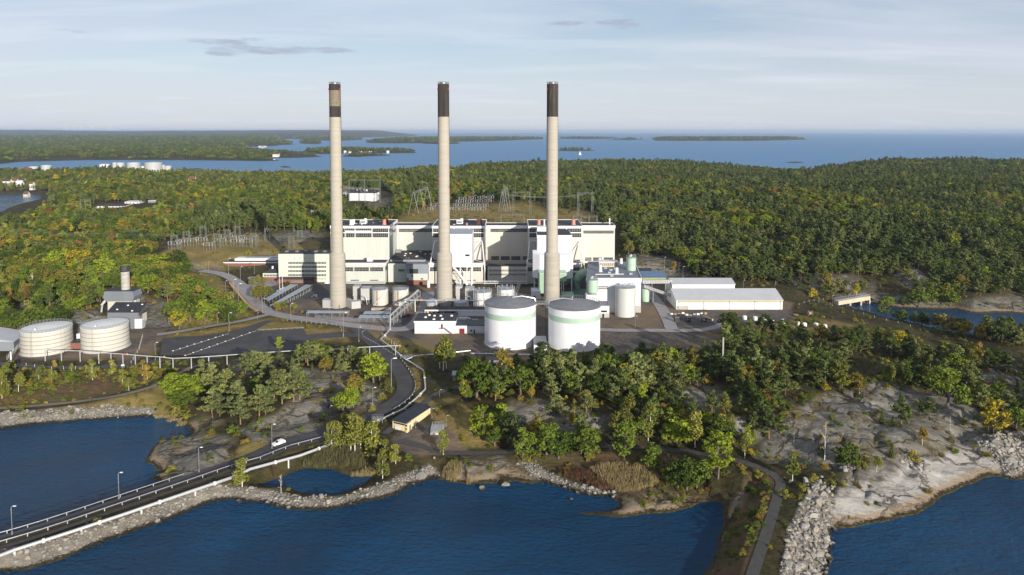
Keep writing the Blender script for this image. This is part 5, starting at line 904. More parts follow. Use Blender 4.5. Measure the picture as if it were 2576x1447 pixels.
# ------------------------------------------------------------------ street lamps
def make_lamp():
    t = thing('street_lamp', '', 'street lamp'); MB().tube([(0, 0, 0), (0, 0, 7.6), (.15, 0, 8.0), (.7, 0, 8.15)], .11, 6, .06).build('pole', S_STEEL, t); MB().box(.55, 1.35, -.14, .14, 8.06, 8.24).build('lamp_head', S_WHITE2, t); MB().box(-.16, .16, -.16, .16, .2, 1.0).build('service_box', S_STEEL, t); return t
LAMP = make_lamp(); LST = {}
def lamp(px, py, top, label, rz=0.0):
    p = G(px, py); h = (py - top) * p.y / FPX * 1.06; s = max(.4, h / 8.2); placed(LAMP, LST, p, rz, label, 'street lamps', (max(.7, s), max(.7, s), s))
for a in [(31, 1347, 1272, 'street lamp on the dike nearest the frame corner, backed by the bay'), (299.5, 1257, 1188, 'street lamp halfway along the dike, backed by the bay'), (501, 1189, 1125, 'street lamp where the dike meets the rock point'), (684.5, 1130, 1067, 'street lamp beside the white car'), (830.5, 1064, 1021, 'street lamp by the rock knoll above the dike road'), (938, 1030, 976, 'street lamp at the inner side of the road bend below the round boulder'), (985, 985, 903, 'tall street lamp on the inside of the road bend'),
          (731.6, 805, 765, 'street lamp at the corner of the yard road near the carports'), (829, 814, 774, 'street lamp in front of the banded chimney'), (864, 848, 788, 'tall street lamp at the road fork in front of the shelters'), (903, 861, 824, 'street lamp beside the road below the fork'), (660.7, 789, 751, 'street lamp at the low end of the left carport'), (647.7, 805, 787, 'short street lamp beside the railway siding'), (576.4, 835, 788, 'street lamp above the car park under the broad oaks'), (547, 820, 788, 'street lamp on the narrow road under the broad oaks'), (391, 908, 862, 'street lamp at the left corner of the car park'),
          (1708, 688, 662, 'left street lamp at the foot of the wooded slope'), (1718, 700, 672, 'right of the paired street lamps by the wooded slope'), (1671, 674, 648, 'street lamp by the rock cutting behind the process building'), (1781, 706, 690, 'street lamp behind the shorter white shed'), (1598, 828, 796, 'thin lamp post in front of the big grey silo'), (1870, 731, 706, 'street lamp behind the long white shed, left one'), (1949, 732, 715, 'street lamp behind the right end of the long shed'),
          (2182, 764, 742, 'lamp on the far end of the sluice bridge'), (2165, 766, 744, 'lamp on the sluice bridge next to the far end'), (2134, 768, 741, 'lamp in the middle of the sluice bridge'), (2130, 774, 753, 'lamp on the front railing of the sluice bridge'), (2094, 770, 744, 'lamp at the land end of the sluice bridge'),
          (1105.7, 1004, 981, 'short lamp beside the lane bend under the big oak'), (1086.7, 1053, 1028, 'lamp behind the yellow building'), (1045.7, 1077, 1053, 'lamp in front of the long side of the yellow building'), (1122, 1074, 1046, 'lamp beside the railed basin'), (690, 700, 676, 'lamp in front of the brick range'), (605, 706, 672, 'lamp on the forecourt left of the brick pavilion'), (575, 690, 651, 'double lamp left of the brick range'), (640, 690, 655, 'lamp before the middle of the brick range'), (525, 683, 660, 'lamp at the top of the yard road'), (568, 735, 707, 'lamp half way down the yard road'), (588, 750, 704, 'lamp above the railway bend'), (600, 770, 715, 'tall lamp beside the railway bend'), (1187, 955, 928, 'short lamp beside the parked caravan'), (1166, 968, 928, 'short lamp beside the log hut')]:
    lamp(*a, rz=(0.0 if a[0] < 900 else 0.3))

S_POST = surf('dull_white_post', (.40, .41, .41), .6)
# ------------------------------------------------------------------ pipelines
def pipeline(label, pts, r, sup=None, mat=None, name='pipeline', sup_w=.35, group=None, flanges=True, lamp_step=None):
    pts = [Vector(p) for p in pts]; t = thing(name, label, 'pipeline', (pts[0].x, pts[0].y, pts[0].z), group); MB().tube(pts, r, 12).build('pipe', mat or S_PIPE, t, True)
    for a, b in zip(pts[:-1], pts[1:]):
        L = (b - a).length
        if flanges and L > 8: q = (a + b) / 2; d = (b - a).normalized(); MB().tube([q - d * .3, q + d * .3], r * 1.35, 12).build('flange', S_WHITE2, t)
    if sup:
        acc = 0.0
        for a, b in zip(pts[:-1], pts[1:]):
            L = (b - a).length; s = -acc
            while s + sup <= L: s += sup; q = a + (b - a) * s / L; g = gh(q.x, q.y); MB().box(q.x - sup_w / 2, q.x + sup_w / 2, q.y - sup_w / 2, q.y + sup_w / 2, g - .4, q.z - r + .02).build('support', S_WHITE2, t)
            acc = L - s
    return t
def at(px, py, z): return (*P(px, py, z), z)
pipeline('thick white pipeline running along the dike on low supports', [at(-150, 1450, 4.0)] + [at(x, y, 4.0) for x, y in ((0, 1398), (36, 1384), (179.5, 1338), (318, 1292), (479.5, 1236.5), (597, 1197), (629, 1180.5), (754, 1146.5), (848, 1112), (905, 1085))] + [at(934, 1070, 4.6), at(937, 1063, 6.2), at(948, 1058, 6.3), at(962, 1054, 5.6)], .46, 15)
pipeline('white pipeline following the outside of the road bend up to the pipe rack', [at(962, 1054, 5.6), at(1015, 1029, 5.7), at(1046, 1003, 5.8), at(1069.5, 979.6, 5.9), at(1069.7, 970, 5.9), at(1066, 933, 5.9), at(1036, 913, 5.9), at(1020, 904, 6.2), at(999, 886, 6.2), at(957.6, 854, 6.2), at(977.5, 833.6, 6.2), at(981, 827, 6.6), at(982, 815, 8.5), at(982, 796, 12.0)], .36, 13)
pipeline('white pipeline climbing over the pipe rack toward the small tanks', [at(982, 794, 12.2), (PXY(1050, 430), 430, 12.6), (PXY(1044, 433), 433, 10.5)], .5, None)
pipeline('thinner white pipe beside the one on the pipe rack', [(PXY(985, 378), 378, 11.6), (PXY(1053, 431), 431, 12.0)], .3, None, flanges=False)
t = thing('pipe_rack', 'steel pipe rack with many legs left of the workshop', 'pipe rack', (*P(1000, 810, 5), 5)); a, b = Vector((PXY(983, 378), 378, 11.0)), Vector((PXY(1052, 431), 431, 11.6))
for i in range(9):
    q = a + (b - a) * i / 8
    for s in (-1.1, 1.1): MB().box(q.x + s - .14, q.x + s + .14, q.y - .14, q.y + .14, 4.6, q.z).build('leg', S_STEEL, t)
    MB().box(q.x - 1.4, q.x + 1.4, q.y - .15, q.y + .15, q.z - .4, q.z - .1).build('cross_beam', S_STEEL, t)
m = MB()
for i in range(8):
    p, q = a + (b - a) * i / 8, a + (b - a) * (i + 1) / 8; m.tube([p + Vector((1.1, 0, -6)), q + Vector((1.1, 0, -.5))], .09, 4).tube([p + Vector((1.1, 0, -.4)), q + Vector((1.1, 0, -.4))], .12, 4).tube([p + Vector((-1.1, 0, -.4)), q + Vector((-1.1, 0, -.4))], .12, 4).tube([p + Vector((1.1, 0, -3.2)), q + Vector((1.1, 0, -3.2))], .1, 4)
m.build('bracing', S_STEEL, t)
for k in range(2): MB().tube([a + Vector((.6 - k * .9, 0, -3)), b + Vector((.6 - k * .9, 0, -3))], .22, 6).build('rack_pipe', S_PIPE, t, True)
xs = [PXY(p, 406) for p in (1028, 1043, 1096, 1150, 1177, 1204, 1217.5)]; t = pipeline('long level white pipe on tall posts between the pipe rack and the tank', [(xs[0], 406, 12), (xs[-1], 406, 11.8)], .32, None)
for x in xs[1:-1]: MB().box(x - .18, x + .18, 405.8, 406.2, 4.6, 11.7).build('post', S_WHITE2, t)
MB().tube([(xs[1] + 3, 406, 12), (xs[1] + 4.2, 406, 12)], .5, 8).build('orange_marker', S_ORANGE, t)
bp = [at(x, y, 10.2) for x, y in ((113, 881.6), (154, 882), (201, 883), (248, 887), (279, 889), (309, 891), (340, 893.5), (370, 896), (402, 898), (435, 902), (481, 900), (525, 897), (571, 894), (629, 889), (700, 885), (760, 881), (830, 879), (875, 875.7), (930, 872.7), (995, 869.8), (1008, 870))]
t = pipeline('thin white pipe carried on a long row of white posts past the car park', bp, .19, None, S_POST, flanges=False)
for q in bp[:-1]: g = gh(q[0], q[1]); MB().box(q[0] - .15, q[0] + .15, q[1] - .15, q[1] + .15, g - .3, q[2]).build('post', S_POST, t)
for k in (5, 8, 19): q = bp[k]; MB().lathe(q[0] + 2, q[1], [(.2, q[2] - .45), (.5, q[2]), (.2, q[2] + .45)], 10).build('orange_marker', S_ORANGE, t)
pipeline('white pipe on trestles along the foot of the banded tanks', [at(1020, 905, 6.2), at(1036, 899, 7.2), at(1039, 896, 6.6), at(1083, 891.7, 6.4), at(1140, 886.5, 6.4), at(1183.6, 882, 6.4), at(1185.8, 889, 5.6), at(1260, 890.5, 5.6), at(1358, 893.5, 5.6)], .28, 12)
for i, (px, py, lab) in enumerate(((950, 1062, 'valve platform with railings where the dike pipeline turns'), (1026, 905, 'valve platform with railings where the pipelines meet at the road'))):
    p = Vector(at(px, py, 5)); t = thing('valve_platform', lab, 'valve platform', p); m = MB().box(p.x - 2, p.x + 2, p.y - 1, p.y + 1, p.z + 1.2, p.z + 1.35); m.railing([(p.x - 2, p.y - 1, p.z + 1.35), (p.x + 2, p.y - 1, p.z + 1.35), (p.x + 2, p.y + 1, p.z + 1.35), (p.x - 2, p.y + 1, p.z + 1.35), (p.x - 2, p.y - 1, p.z + 1.35)], 1.0, .05, 1.3)
    for sx in (-1.8, 1.8): m.box(p.x + sx - .1, p.x + sx + .1, p.y - .1, p.y + .1, p.z - .4, p.z + 1.25)
    m.build('deck', S_STEEL, t); v = MB()
    for k in range(3): v.tube([(p.x - 1.6 + k * 1.3, p.y - 1.6, p.z + .8), (p.x - 1.2 + k * 1.3, p.y + 1.6, p.z + 1.0)], .2, 6).cyl(p.x - 1.4 + k * 1.3, p.y, p.z + 1.0, p.z + 2.0, .14, n=6).cyl(p.x - 1.4 + k * 1.3, p.y, p.z + 2.0, p.z + 2.1, .4, n=10)
    v.build('valve', S_STEEL, t)

# ------------------------------------------------------------------ smaller tanks among the chimneys
def small_tank(label, px, d, r, zt, rust=True, mat=None, rail=True, cat='tank', gear=False):
    x = PXY(px, d, 740); t = thing('process_tank', label, cat, (x, d, 5), 'small process tanks'); MB().lathe(x, d, [(r, 4.5), (r, zt)], 40).build('shell', mat or S_BEIGE, t, True); MB().lathe(x, d, [(r + .1, zt), (r + .1, zt + .1), (.3, zt + r * .2)], 40).build('roof', S_ZINC, t, True); ring_rail(x, d, zt, r, 1.1, 24).build('railing', S_STEEL, t)
    h = MB()
    for k in range(5): h.ring(x, d, 5.5 + (zt - 5.5) * k / 5, r + .02, .06, 40)
    h.build('hoop', S_PIPE, t)
    if rust:
        a = -1.75; MB().box(x + r * math.cos(a) - .32, x + r * math.cos(a) + .32, d + r * math.sin(a) - .06, d + r * math.sin(a) + .3, 5.4, zt - .3).build('rust_streak', S_RUST, t)
        s = MB(); k = 14; pts = [(x + (r + .5) * math.cos(-2.2 + 1.7 * i / k), d + (r + .5) * math.sin(-2.2 + 1.7 * i / k), 5 + (zt - 5) * i / k) for i in range(k + 1)]; s.tube(pts, .22, 4); s.railing(pts, 1.0, .035, 9); s.build('spiral_stair', S_WHITE2, t)
    if gear:
        g = MB()
        for k in range(9): a = k * .7; g.tube([(x + (r - 1) * math.cos(a), d + (r - 1) * math.sin(a), zt + .3), (x + (r - 1) * math.cos(a), d + (r - 1) * math.sin(a), zt + 1.5), (x + (r + .5) * math.cos(a), d + (r + .5) * math.sin(a), zt + 1.5), (x + (r + .5) * math.cos(a), d + (r + .5) * math.sin(a), 6)], .15, 5)
        g.build('top_pipes', S_PIPE, t)
    return t
small_tank('left of two rust streaked white tanks between the chimneys', 956, 424.5, 5.1, 14.7); small_tank('right of two rust streaked white tanks, next to the pipe rack', 1008, 424.5, 5.0, 14.7)
small_tank('front round tank crowded with pipes behind the left banded tank', 1213.6, 418, 5.2, 14.6, False, S_PALE, gear=True); small_tank('rear round tank crowded with pipes behind the left banded tank', 1272, 424, 5.1, 15.0, False, S_PALE, gear=True)
for p, d, lab in ((1086, 410, 'rounded grey drum left of the middle chimney foot'), (1157, 410, 'rounded grey drum right of the middle chimney foot')):
    x = PXY(p, d); t = thing('dust_hopper', lab, 'hopper', (x, d, 5)); MB().lathe(x, d, [(1.6, 4.6), (3.6, 6.4), (3.8, 10.0)], 20).build('drum', S_GREYD, t, True); MB().lathe(x, d, [(3.9, 10.0), (3.9, 10.2), (.3, 10.9)], 20).build('lid', S_ZINC, t, True)
t = thing('walkway_bridge', 'steel lattice walkway in front of the shaded recess between the boiler houses', 'walkway', (PXY(1220, 470), 470, 5)); MB().lattice((PXY(1215, 470), 470, 8.6), (PXY(1326, 470), 470, 8.6), 1.6, 1.6, 22, .1).build('truss', S_WHITE2, t); m = MB(); m.lattice((PXY(1307, 468), 468, 8.4), (PXY(1294, 440), 440, 5.5), 1.6, 1.6, 10, .1); m.build('sloping_truss', S_WHITE2, t)
for p in (1246, 1290): MB().box(PXY(p, 470) - .15, PXY(p, 470) + .15, 469.8, 470.2, 4.6, 7.8).build('leg', S_STEEL, t)
x = PXY(1077, 466); t = thing('gas_cylinder_tank', 'small upright white gas vessel beside the middle chimney', 'vessel', (x, 466, 5)); MB().lathe(x, 466, [(.2, 5.6), (1.1, 6.1), (1.1, 10.4), (.2, 11)], 16).build('vessel', S_WHITE2, t, True); MB().box(x - .8, x - .5, 465.8, 466.2, 4.6, 6.2).box(x + .5, x + .8, 465.8, 466.2, 4.6, 6.2).build('legs', S_STEEL, t)
t = thing('pipe_trench', 'low concrete pipe trench with ochre panels below the rusty tanks', 'trench', (*P(965, 785, 5), 5)); a = at(934, 781, 5); b = at(983, 781, 5); MB().box(a[0], b[0], a[1], a[1] + 2.5, 4.7, 6.2).build('wall', S_BASE, t); MB().box(a[0] + 2, b[0] - 1, a[1] - .1, a[1] - .01, 5.2, 5.9).build('panel', S_WOOD, t)
p = at(1005, 790, 5); x = p[0]; t = thing('red_tanker_trailer', 'small red tank trailer beside the pipe rack', 'trailer', (*P(1028, 796, 5), 5)); x, y = P(1028, 797, 5); MB().tube([(x - 1.1, y, 6.3), (x + 1.1, y, 6.3)], .8, 12).build('barrel', S_RED, t, True); MB().tube([(x - .6, y - .9, 5.4), (x - .6, y + .9, 5.4)], .4, 10).tube([(x + .6, y - .9, 5.4), (x + .6, y + .9, 5.4)], .4, 10).build('wheel', S_DARK, t)

# ------------------------------------------------------------------ carports and shelters
def canopy(label, c, zt, posts=True, group='zinc roofed shelters', tilt=.5):
    q = [P(x, y, zt) for x, y in c]; t = thing('shelter', label, 'shelter', (*q[0], 5), group); m = MB(); zs = [zt + tilt, zt + tilt, zt, zt]
    vs = [(x, y, z) for (x, y), z in zip(q, zs)]; m.add(vs + [(x, y, z + .18) for x, y, z in vs], [(0, 1, 2, 3), (7, 6, 5, 4), (0, 4, 5, 1), (1, 5, 6, 2), (2, 6, 7, 3), (3, 7, 4, 0)]); o = m.build('roof', S_ZINC, t); o.data.flip_normals() if o.data.polygons[1].normal.z < 0 else None
    a, b, c_, d = [Vector((*p, 0)) for p in q]; k = max(4, int((b - a).length / 4.5)) if (b - a).length > (c_ - b).length else max(4, int((c_ - b).length / 5)); along = ((a, b), (d, c_)) if (b - a).length > (c_ - b).length else ((a, d), (b, c_))
    for e0, e1 in along:
        for i in range(k + 1): p = e0 + (e1 - e0) * (.02 + .96 * i / k); MB().box(p.x - .1, p.x + .1, p.y - .1, p.y + .1, 4.7, zt + .05).build('post', S_STEEL, t)
    return t
canopy('left of the two long slanting carports by the office', [(730, 716), (750, 716), (676, 757), (663.6, 752.8)], 7.9, tilt=0.0); canopy('right of the two long slanting carports, its end under small trees', [(769, 716.6), (788.5, 717), (692.4, 768.6), (678.4, 768.6)], 7.9, tilt=0.0)
canopy('long narrow shelter in front of the banded chimney', [(774.4, 783), (879.8, 784), (877, 788), (770, 788)], 7.6, tilt=.3); canopy('narrow shelter left of the pipe rack, rear one', [(918.4, 785), (983.5, 785), (983.5, 789.7), (913.3, 789.7)], 7.6, tilt=.3); canopy('narrow shelter left of the pipe rack, front one', [(906, 794.4), (979, 794.9), (978.3, 800.6), (901.5, 800.3)], 7.6, tilt=.3)

# ------------------------------------------------------------------ cars and a caravan
def make_car(name, label, paint, L=4.4, W=1.8):
    t = thing(name, label, 'car'); b = MB(); prof = [(-L / 2, .35), (-L / 2, .85), (-L / 2 + .15, 1.0), (-.9, 1.0), (-.2, 1.48), (1.5, 1.5), (2.05, 1.05), (L / 2, .95), (L / 2, .35)]
    n = len(prof); hw = W / 2
    vs = [(x, -hw * (1 if z < 1.1 else .82), z) for x, z in prof] + [(x, hw * (1 if z < 1.1 else .82), z) for x, z in prof]
    b.add(vs, [tuple(range(n)), tuple(range(2 * n - 1, n - 1, -1))] + [(i, n + i, n + (i + 1) % n, (i + 1) % n) for i in range(n)]); b.build('body', paint, t)
    g = MB()
    for s in (-1, 1): y = s * hw * .91; g.add([(-.75, y + s * .05, 1.07), (1.75, y + s * .05, 1.07), (1.4, y - s * .05, 1.42), (-.15, y - s * .05, 1.42)], [(0, 1, 2, 3)])
    g.add([(-.93, -.7, 1.02), (-.93, .7, 1.02), (-.28, .66, 1.45), (-.28, -.66, 1.45)], [(0, 1, 2, 3)]).add([(2.06, -.7, 1.1), (2.06, .7, 1.1), (1.58, .66, 1.47), (1.58, -.66, 1.47)], [(0, 1, 2, 3)]); g.build('window', S_GLASS, t)
    for x in (-1.35, 1.35):
        for s in (-1, 1): w_ = MB().tube([(x, s * (hw - .2), .33), (x, s * (hw + .02), .33)], .33, 14).build('wheel', S_DARK, t); MB().tube([(x, s * hw, .33), (x, s * (hw + .04), .33)], .18, 10).build('rim', S_STEEL, w_)
    for s in (-1, 1): MB().box(-L / 2 - .02, -L / 2 + .05, s * .65 - .15, s * .65 + .15, .68, .84).build('headlight', S_PALE, t); MB().box(L / 2 - .03, L / 2 + .02, s * .7 - .12, s * .7 + .12, .72, .9).build('tail_light', S_RED, t)
    return t
S_CARW = surf('car_white', (.80, .80, .80), .25, var=.01, spec=.6)
c = make_car('parked_car', 'white hatchback driving on the road above the dike', S_CARW); c['category'] = 'car'; c.location = (*P(701, 1119, 4.0), 4.08); d = Vector((*P(770, 1102, 4), 0)) - Vector((*P(660, 1143, 4), 0)); c.rotation_euler[2] = math.atan2(d.y, d.x); c.name = 'car'
CARS = {}; proto = {}
for nm, col in (('white', S_CARW), ('dark', surf('car_dark', (.02, .022, .03), .25, spec=.6)), ('silver', surf('car_silver', (.38, .39, .42), .3, .5))): proto[nm] = None
def car_at(px, py, z, rz, col, label):
    key = {'white': S_CARW, 'dark': MATS['car_dark'], 'silver': MATS['car_silver']}[col]
    if proto[col] is None: proto[col] = make_car('car', label, key); o = proto[col]
    else: o = copy_tree(proto[col])
    g = G(px, py) if z is None else Vector(at(px, py, z)); o.location = g + Vector((0, 0, .07)); o.rotation_euler[2] = rz; o['label'] = label; o['group'] = 'parked cars'
for a in [(705, 734, 5, .8, 'white', 'white car parked between the two carports, front one'), (713, 729, 5, .8, 'white', 'white car parked between the two carports, rear one'), (736, 747, 5, .8, 'dark', 'dark car under the right carport roof'), (790, 747, 5, .3, 'dark', 'dark car beside the fence next to the right carport'), (825, 714.5, 5, 0, 'white', 'white car parked at the office corner by the banded chimney'), (1015, 798, 5, 0, 'dark', 'dark car parked beside the pipe rack legs'), (1275, 948, None, .2, 'silver', 'silver car parked under the oaks, left one'), (1340, 941, None, .1, 'silver', 'silver car parked under the oaks, middle one'), (1375, 935, None, 0, 'white', 'white car parked under the oaks, right one'), (1305, 950, None, .3, 'dark', 'dark car parked under the oaks'), (1320, 938, None, .1, 'white', 'white car parked under the oaks, left one')]: car_at(*a)
p = G(1243, 924); t = thing('caravan', 'white caravan parked between the oak and an autumn birch', 'caravan', p); x, y, z = p; prof = [(-2.6, .6), (-2.9, 1.3), (-2.5, 2.5), (-2.1, 2.75), (2.3, 2.75), (2.8, 2.2), (2.8, .6)]; n = len(prof); m = MB(); m.add([(x + a, y - 1.1, z + b) for a, b in prof] + [(x + a, y + 1.1, z + b) for a, b in prof], [tuple(range(n)), tuple(range(2 * n - 1, n - 1, -1))] + [(i, n + i, n + (i + 1) % n, (i + 1) % n) for i in range(n)]); m.build('body', S_WHITE2, t); MB().box(x - 2.0, x - .6, y - 1.16, y - 1.105, z + 1.5, z + 2.2).box(x + .6, x + 1.7, y - 1.16, y - 1.105, z + 1.5, z + 2.2).build('window', S_GLASS, t)
for s in (-1, 1): MB().tube([(x, y + s * .9, z + .35), (x, y + s * 1.12, z + .35)], .35, 12).build('wheel', S_DARK, t)
MB().tube([(x - 2.7, y, z + .55), (x - 3.9, y, z + .5)], .07, 6).build('drawbar', S_STEEL, t)

# ------------------------------------------------------------------ car park blocks and painted dashes
def block_proto(): t = thing('concrete_block', '', 'concrete block'); MB().add([(-.5, -.25, 0), (.5, -.25, 0), (.5, .25, 0), (-.5, .25, 0), (-.38, -.16, .38), (.38, -.16, .38), (.38, .16, .38), (-.38, .16, .38)], [(0, 3, 2, 1), (4, 5, 6, 7), (0, 1, 5, 4), (1, 2, 6, 5), (2, 3, 7, 6), (3, 0, 4, 7)]).build('block', S_BASE, t); return t
BLK = block_proto(); BST = {}; dash = MB()
for nm, (a, b), k in (('upper', ((430, 885), (573, 840)), 8), ('lower', ((460, 897), (642, 833)), 9)):
    for i in range(k):
        f = (i + .3) / k; px, py = a[0] + (b[0] - a[0]) * f, a[1] + (b[1] - a[1]) * f; g = Vector(at(px, py, 5.03)); placed(BLK, BST, g, .6, f'{ORD[i]} pale block from the low end of the {nm} dashed row in the car park', 'pale blocks along the painted rows of the car park')
        p, q = Vector(at(a[0] + (b[0] - a[0]) * (f + .28 / k), a[1] + (b[1] - a[1]) * (f + .28 / k), 5.036)), Vector(at(a[0] + (b[0] - a[0]) * (f + .82 / k), a[1] + (b[1] - a[1]) * (f + .82 / k), 5.036)); d = (q - p); nn = Vector((-d.y, d.x, 0)).normalized() * .28
        dash.add([p - nn, q - nn, q + nn, p + nn], [(0, 1, 2, 3)])
o = dash.build('road_marking', S_LINE); setp(o, 'two rows of pale painted dashes across the car park', kind='structure')

# ------------------------------------------------------------------ left tank farm and gas turbine house
def beige_tank(label, px, d, r, zt):
    x = PXY(px, d, 850); t = thing('storage_tank', label, 'tank', (x, d, 5), 'beige storage tanks'); MB().lathe(x, d, [(r, 4.6), (r, zt)], 64).build('shell', S_BEIGE, t, True); MB().lathe(x, d, [(r + .08, zt), (r + .08, zt + .12), (.4, zt + 1.3)], 64).build('roof', S_PALE, t, True); ring_rail(x, d, zt + .05, r - .1, 1.4, 44).build('railing', S_STEEL, t)
    for k in range(5): z = 6.4 + (zt - 6.4) * k / 5; MB().lathe(x, d, [(r + .14, z), (r + .14, z + .22)], 64).build('hoop', surf('hoop_steel', (.20, .19, .17), .6), t)
    MB().cyl(x - 1, d - r * .6, zt + .4, zt + 1.6, .5, n=10).box(x - 2, x - 1.2, d - r * .7, d - r * .7 + .8, zt + .4, zt + 1.2).build('roof_valve', S_PIPE, t); m = MB(); m.tube([(x - .3, d - r - .25, 5), (x - .3, d - r - .25, zt + 1)], .06, 4).tube([(x + .3, d - r - .25, 5), (x + .3, d - r - .25, zt + 1)], .06, 4); m.build('ladder', S_STEEL, t)
    MB().lathe(x, d, [(r + .6, 4.5), (r + .6, 5.05), (r + .01, 5.1)], 48).build('foundation', S_BASE, t); return x
bx1 = beige_tank('left of two beige hooped storage tanks with pale roofs', 118, 334, 11.0, 16.3); bx2 = beige_tank('right of two beige hooped storage tanks, in front of the grey turbine house', 265.3, 338.5, 10.7, 16.7)
t = thing('walkway', 'steel walkway joining the roofs of the two beige tanks', 'walkway', (bx1 + 12, 341, 5)); MB().box(bx1 + 10.6, bx2 - 10.2, 341, 342.3, 16.4, 16.7).railing([(bx1 + 10.6, 341, 16.7), (bx2 - 10.2, 341, 16.7)], 1.1, .05, 1.5).build('deck', S_STEEL, t); MB().box((bx1 + bx2) / 2 - .2, (bx1 + bx2) / 2 + .2, 341.4, 341.8, 4.6, 16.4).build('post', S_STEEL, t)
GT = thing('turbine_house', 'grey clad gas turbine house behind the right beige tank', 'turbine house', (-215, 372, 5)); poly = [(-222.5, 370), (-205.4, 370), (-213, 392), (-230.5, 392)]; MB().prism(poly, 4, 14.1).build('wall', S_GREY, GT); MB().prism([(-222.8, 369.8), (-205, 369.8), (-212.6, 392.2), (-230.8, 392.2)], 14.1, 14.4).build('roof', S_ROOF, GT)
for x, y in ((-219, 384), (-212, 386), (-220, 375), (-210, 372)): MB().lathe(x, y, [(.6, 14.4), (.5, 14.8), (.1, 14.9)], 12).build('roof_dome', S_WHITE2, GT)
dx = PXY(305, 397); t = thing('exhaust_stack', 'round pale stack with a dark cap above a dark hooded duct house', 'stack', (dx, 398, 8)); MB().box(dx - 7.6, dx + 6.8, 394, 402, 6, 14.6).build('plinth', S_BEIGE, t)
prof = [(-8.6, 14.6), (-9.6, 17.2), (-8.6, 20.4), (7.6, 20.4), (8.6, 17.2), (7.6, 14.6)]; n = 6; m = MB(); m.add([(dx + a, 393, b) for a, b in prof] + [(dx + a, 402, b) for a, b in prof], [tuple(range(n)), tuple(range(2 * n - 1, n - 1, -1))] + [(i, n + i, n + (i + 1) % n, (i + 1) % n) for i in range(n)]); m.build('duct_hood', S_GREY, t); MB().box(dx - 9, dx + 8, 393.2, 402.2, 20.4, 20.8).build('hood_roof', S_ROOF, t)
sx = dx + 1.6; MB().lathe(sx, 397, [(2.35, 20.6), (2.3, 31.5)], 24).build('shaft', S_BASE, t, True); MB().lathe(sx, 397, [(2.5, 31.4), (2.95, 32), (2.95, 34.4), (2.2, 34.5), (2.1, 33)], 8).build('stack_cap', S_DARK, t)
for k in range(4): MB().ring(sx, 397, 22.5 + k * 2.4, 2.36, .09, 24).build('hoop', S_STEEL, t)
for s in (-1, 1): MB().tube([(dx + s * 8.6, 393.5, 14.8), (dx + s * 10.2, 392.5, 12.5), (dx + s * 10.2, 392.5, 8)], .8, 10).build('side_duct', S_GREYD, t, True)
x, y = P(352, 826, 5); t = thing('transformer', 'white transformer with dark bushings right of the turbine house', 'transformer', (x, y, 5)); MB().box(x - 2, x + 2, y - 1.5, y + 1.5, 5.3, 10.5).build('tank', S_PALE, t)
for k in range(3): MB().lathe(x - 1.3 + k * 1.3, y, [(.25, 10.5), (.32, 11), (.2, 12.2)], 8).build('bushing', S_INS, t)
for k in range(6): MB().box(x + 2.05, x + 2.5, y - 1.4 + k * .48, y - 1.2 + k * .48, 5.8, 9.8).build('radiator', S_ZINC, t)
x, y = P(340, 815, 5); t = thing('relay_hut', 'beige relay hut with a brown roof right of the turbine house', 'hut', (x, y, 5)); MB().box(x - 1, x + 4, y, y + 5, 4.6, 10.8).build('wall', S_CREAM, t); MB().box(x - 1.3, x + 4.3, y - .3, y + 5.3, 10.8, 11.1).build('roof', S_ROOFB, t)
x, y = P(195, 878, 5); t = thing('pump_shed', 'dark pump shed with a brick lower wall between the beige tanks', 'pump shed', (x, y, 5)); MB().box(x - 3.5, x + 2.6, y, y + 6, 4.6, 8).build('brick_wall', S_BRICK, t); MB().box(x - 3.7, x + 2.8, y - .2, y + 6.2, 8, 8.4).build('roof', S_DARK, t); MB().box(x - 4.8, x - 3.0, y + 7, y + 13, 4.6, 10.5).build('white_end', S_SILO, t)
q = [(-246.6, 332), (-252, 349), (-285, 349), (-280, 332)]; t = thing('grey_shed', 'grey metal shed with a pale roof at the frame edge beside the beige tank', 'shed', (-250, 334, 5)); MB().prism(q, 4, 9.8).build('wall', S_BLUEG, t); MB().add([(-245.8, 331.5, 9.8), (-251.6, 349.6, 9.8), (-286, 349.6, 9.8), (-281, 331.5, 9.8), (-263, 331.3, 12.3), (-268.5, 349.8, 12.3)], [(0, 1, 5, 4), (2, 3, 4, 5), (3, 0, 4), (1, 2, 5), (0, 3, 2, 1)]).build('roof', S_SHEDR, t)
def pole(label, x, y, h, w=.2, mat=None, name='post', cat='post', group=None):
    z = gh(x, y); t = thing(name, label, cat, (x, y, z), group); MB().tube([(x, y, z - .3), (x, y, z + h)], w, 8).build('pole', mat or S_WHITE2, t); MB().lathe(x, y, [(w * 1.7, z), (w * 1.7, z + .5), (w, z + .55)], 10).build('foot', S_BASE, t); MB().cyl(x, y, z + h, z + h + .25, w * 1.5, n=8).build('cap', S_DARK, t); return t
def fence(label, pts, h=2.0, step=3.0, mat=None, mesh=True):
    pts = [G(*p) if len(p) == 2 else Vector(at(*p)) for p in pts]; t = thing('fence', label, 'fence', pts[0]); m = MB(); w = MB()
    for a, b in zip(pts[:-1], pts[1:]):
        L = (b - a).length; k = max(1, int(L / step))
        for i in range(k): p = a + (b - a) * i / k; z = gh(p.x, p.y); MB().tube([(p.x, p.y, z - .2), (p.x, p.y, z + h)], .07, 5).build('post', mat or S_PALE, t)
        za, zb = gh(a.x, a.y), gh(b.x, b.y)
        for f in ((.3, .65, .98)): w.tube([(a.x, a.y, za + h * f), (b.x, b.y, zb + h * f)], .02, 3)
    w.build('wire', S_STEEL, t); return t
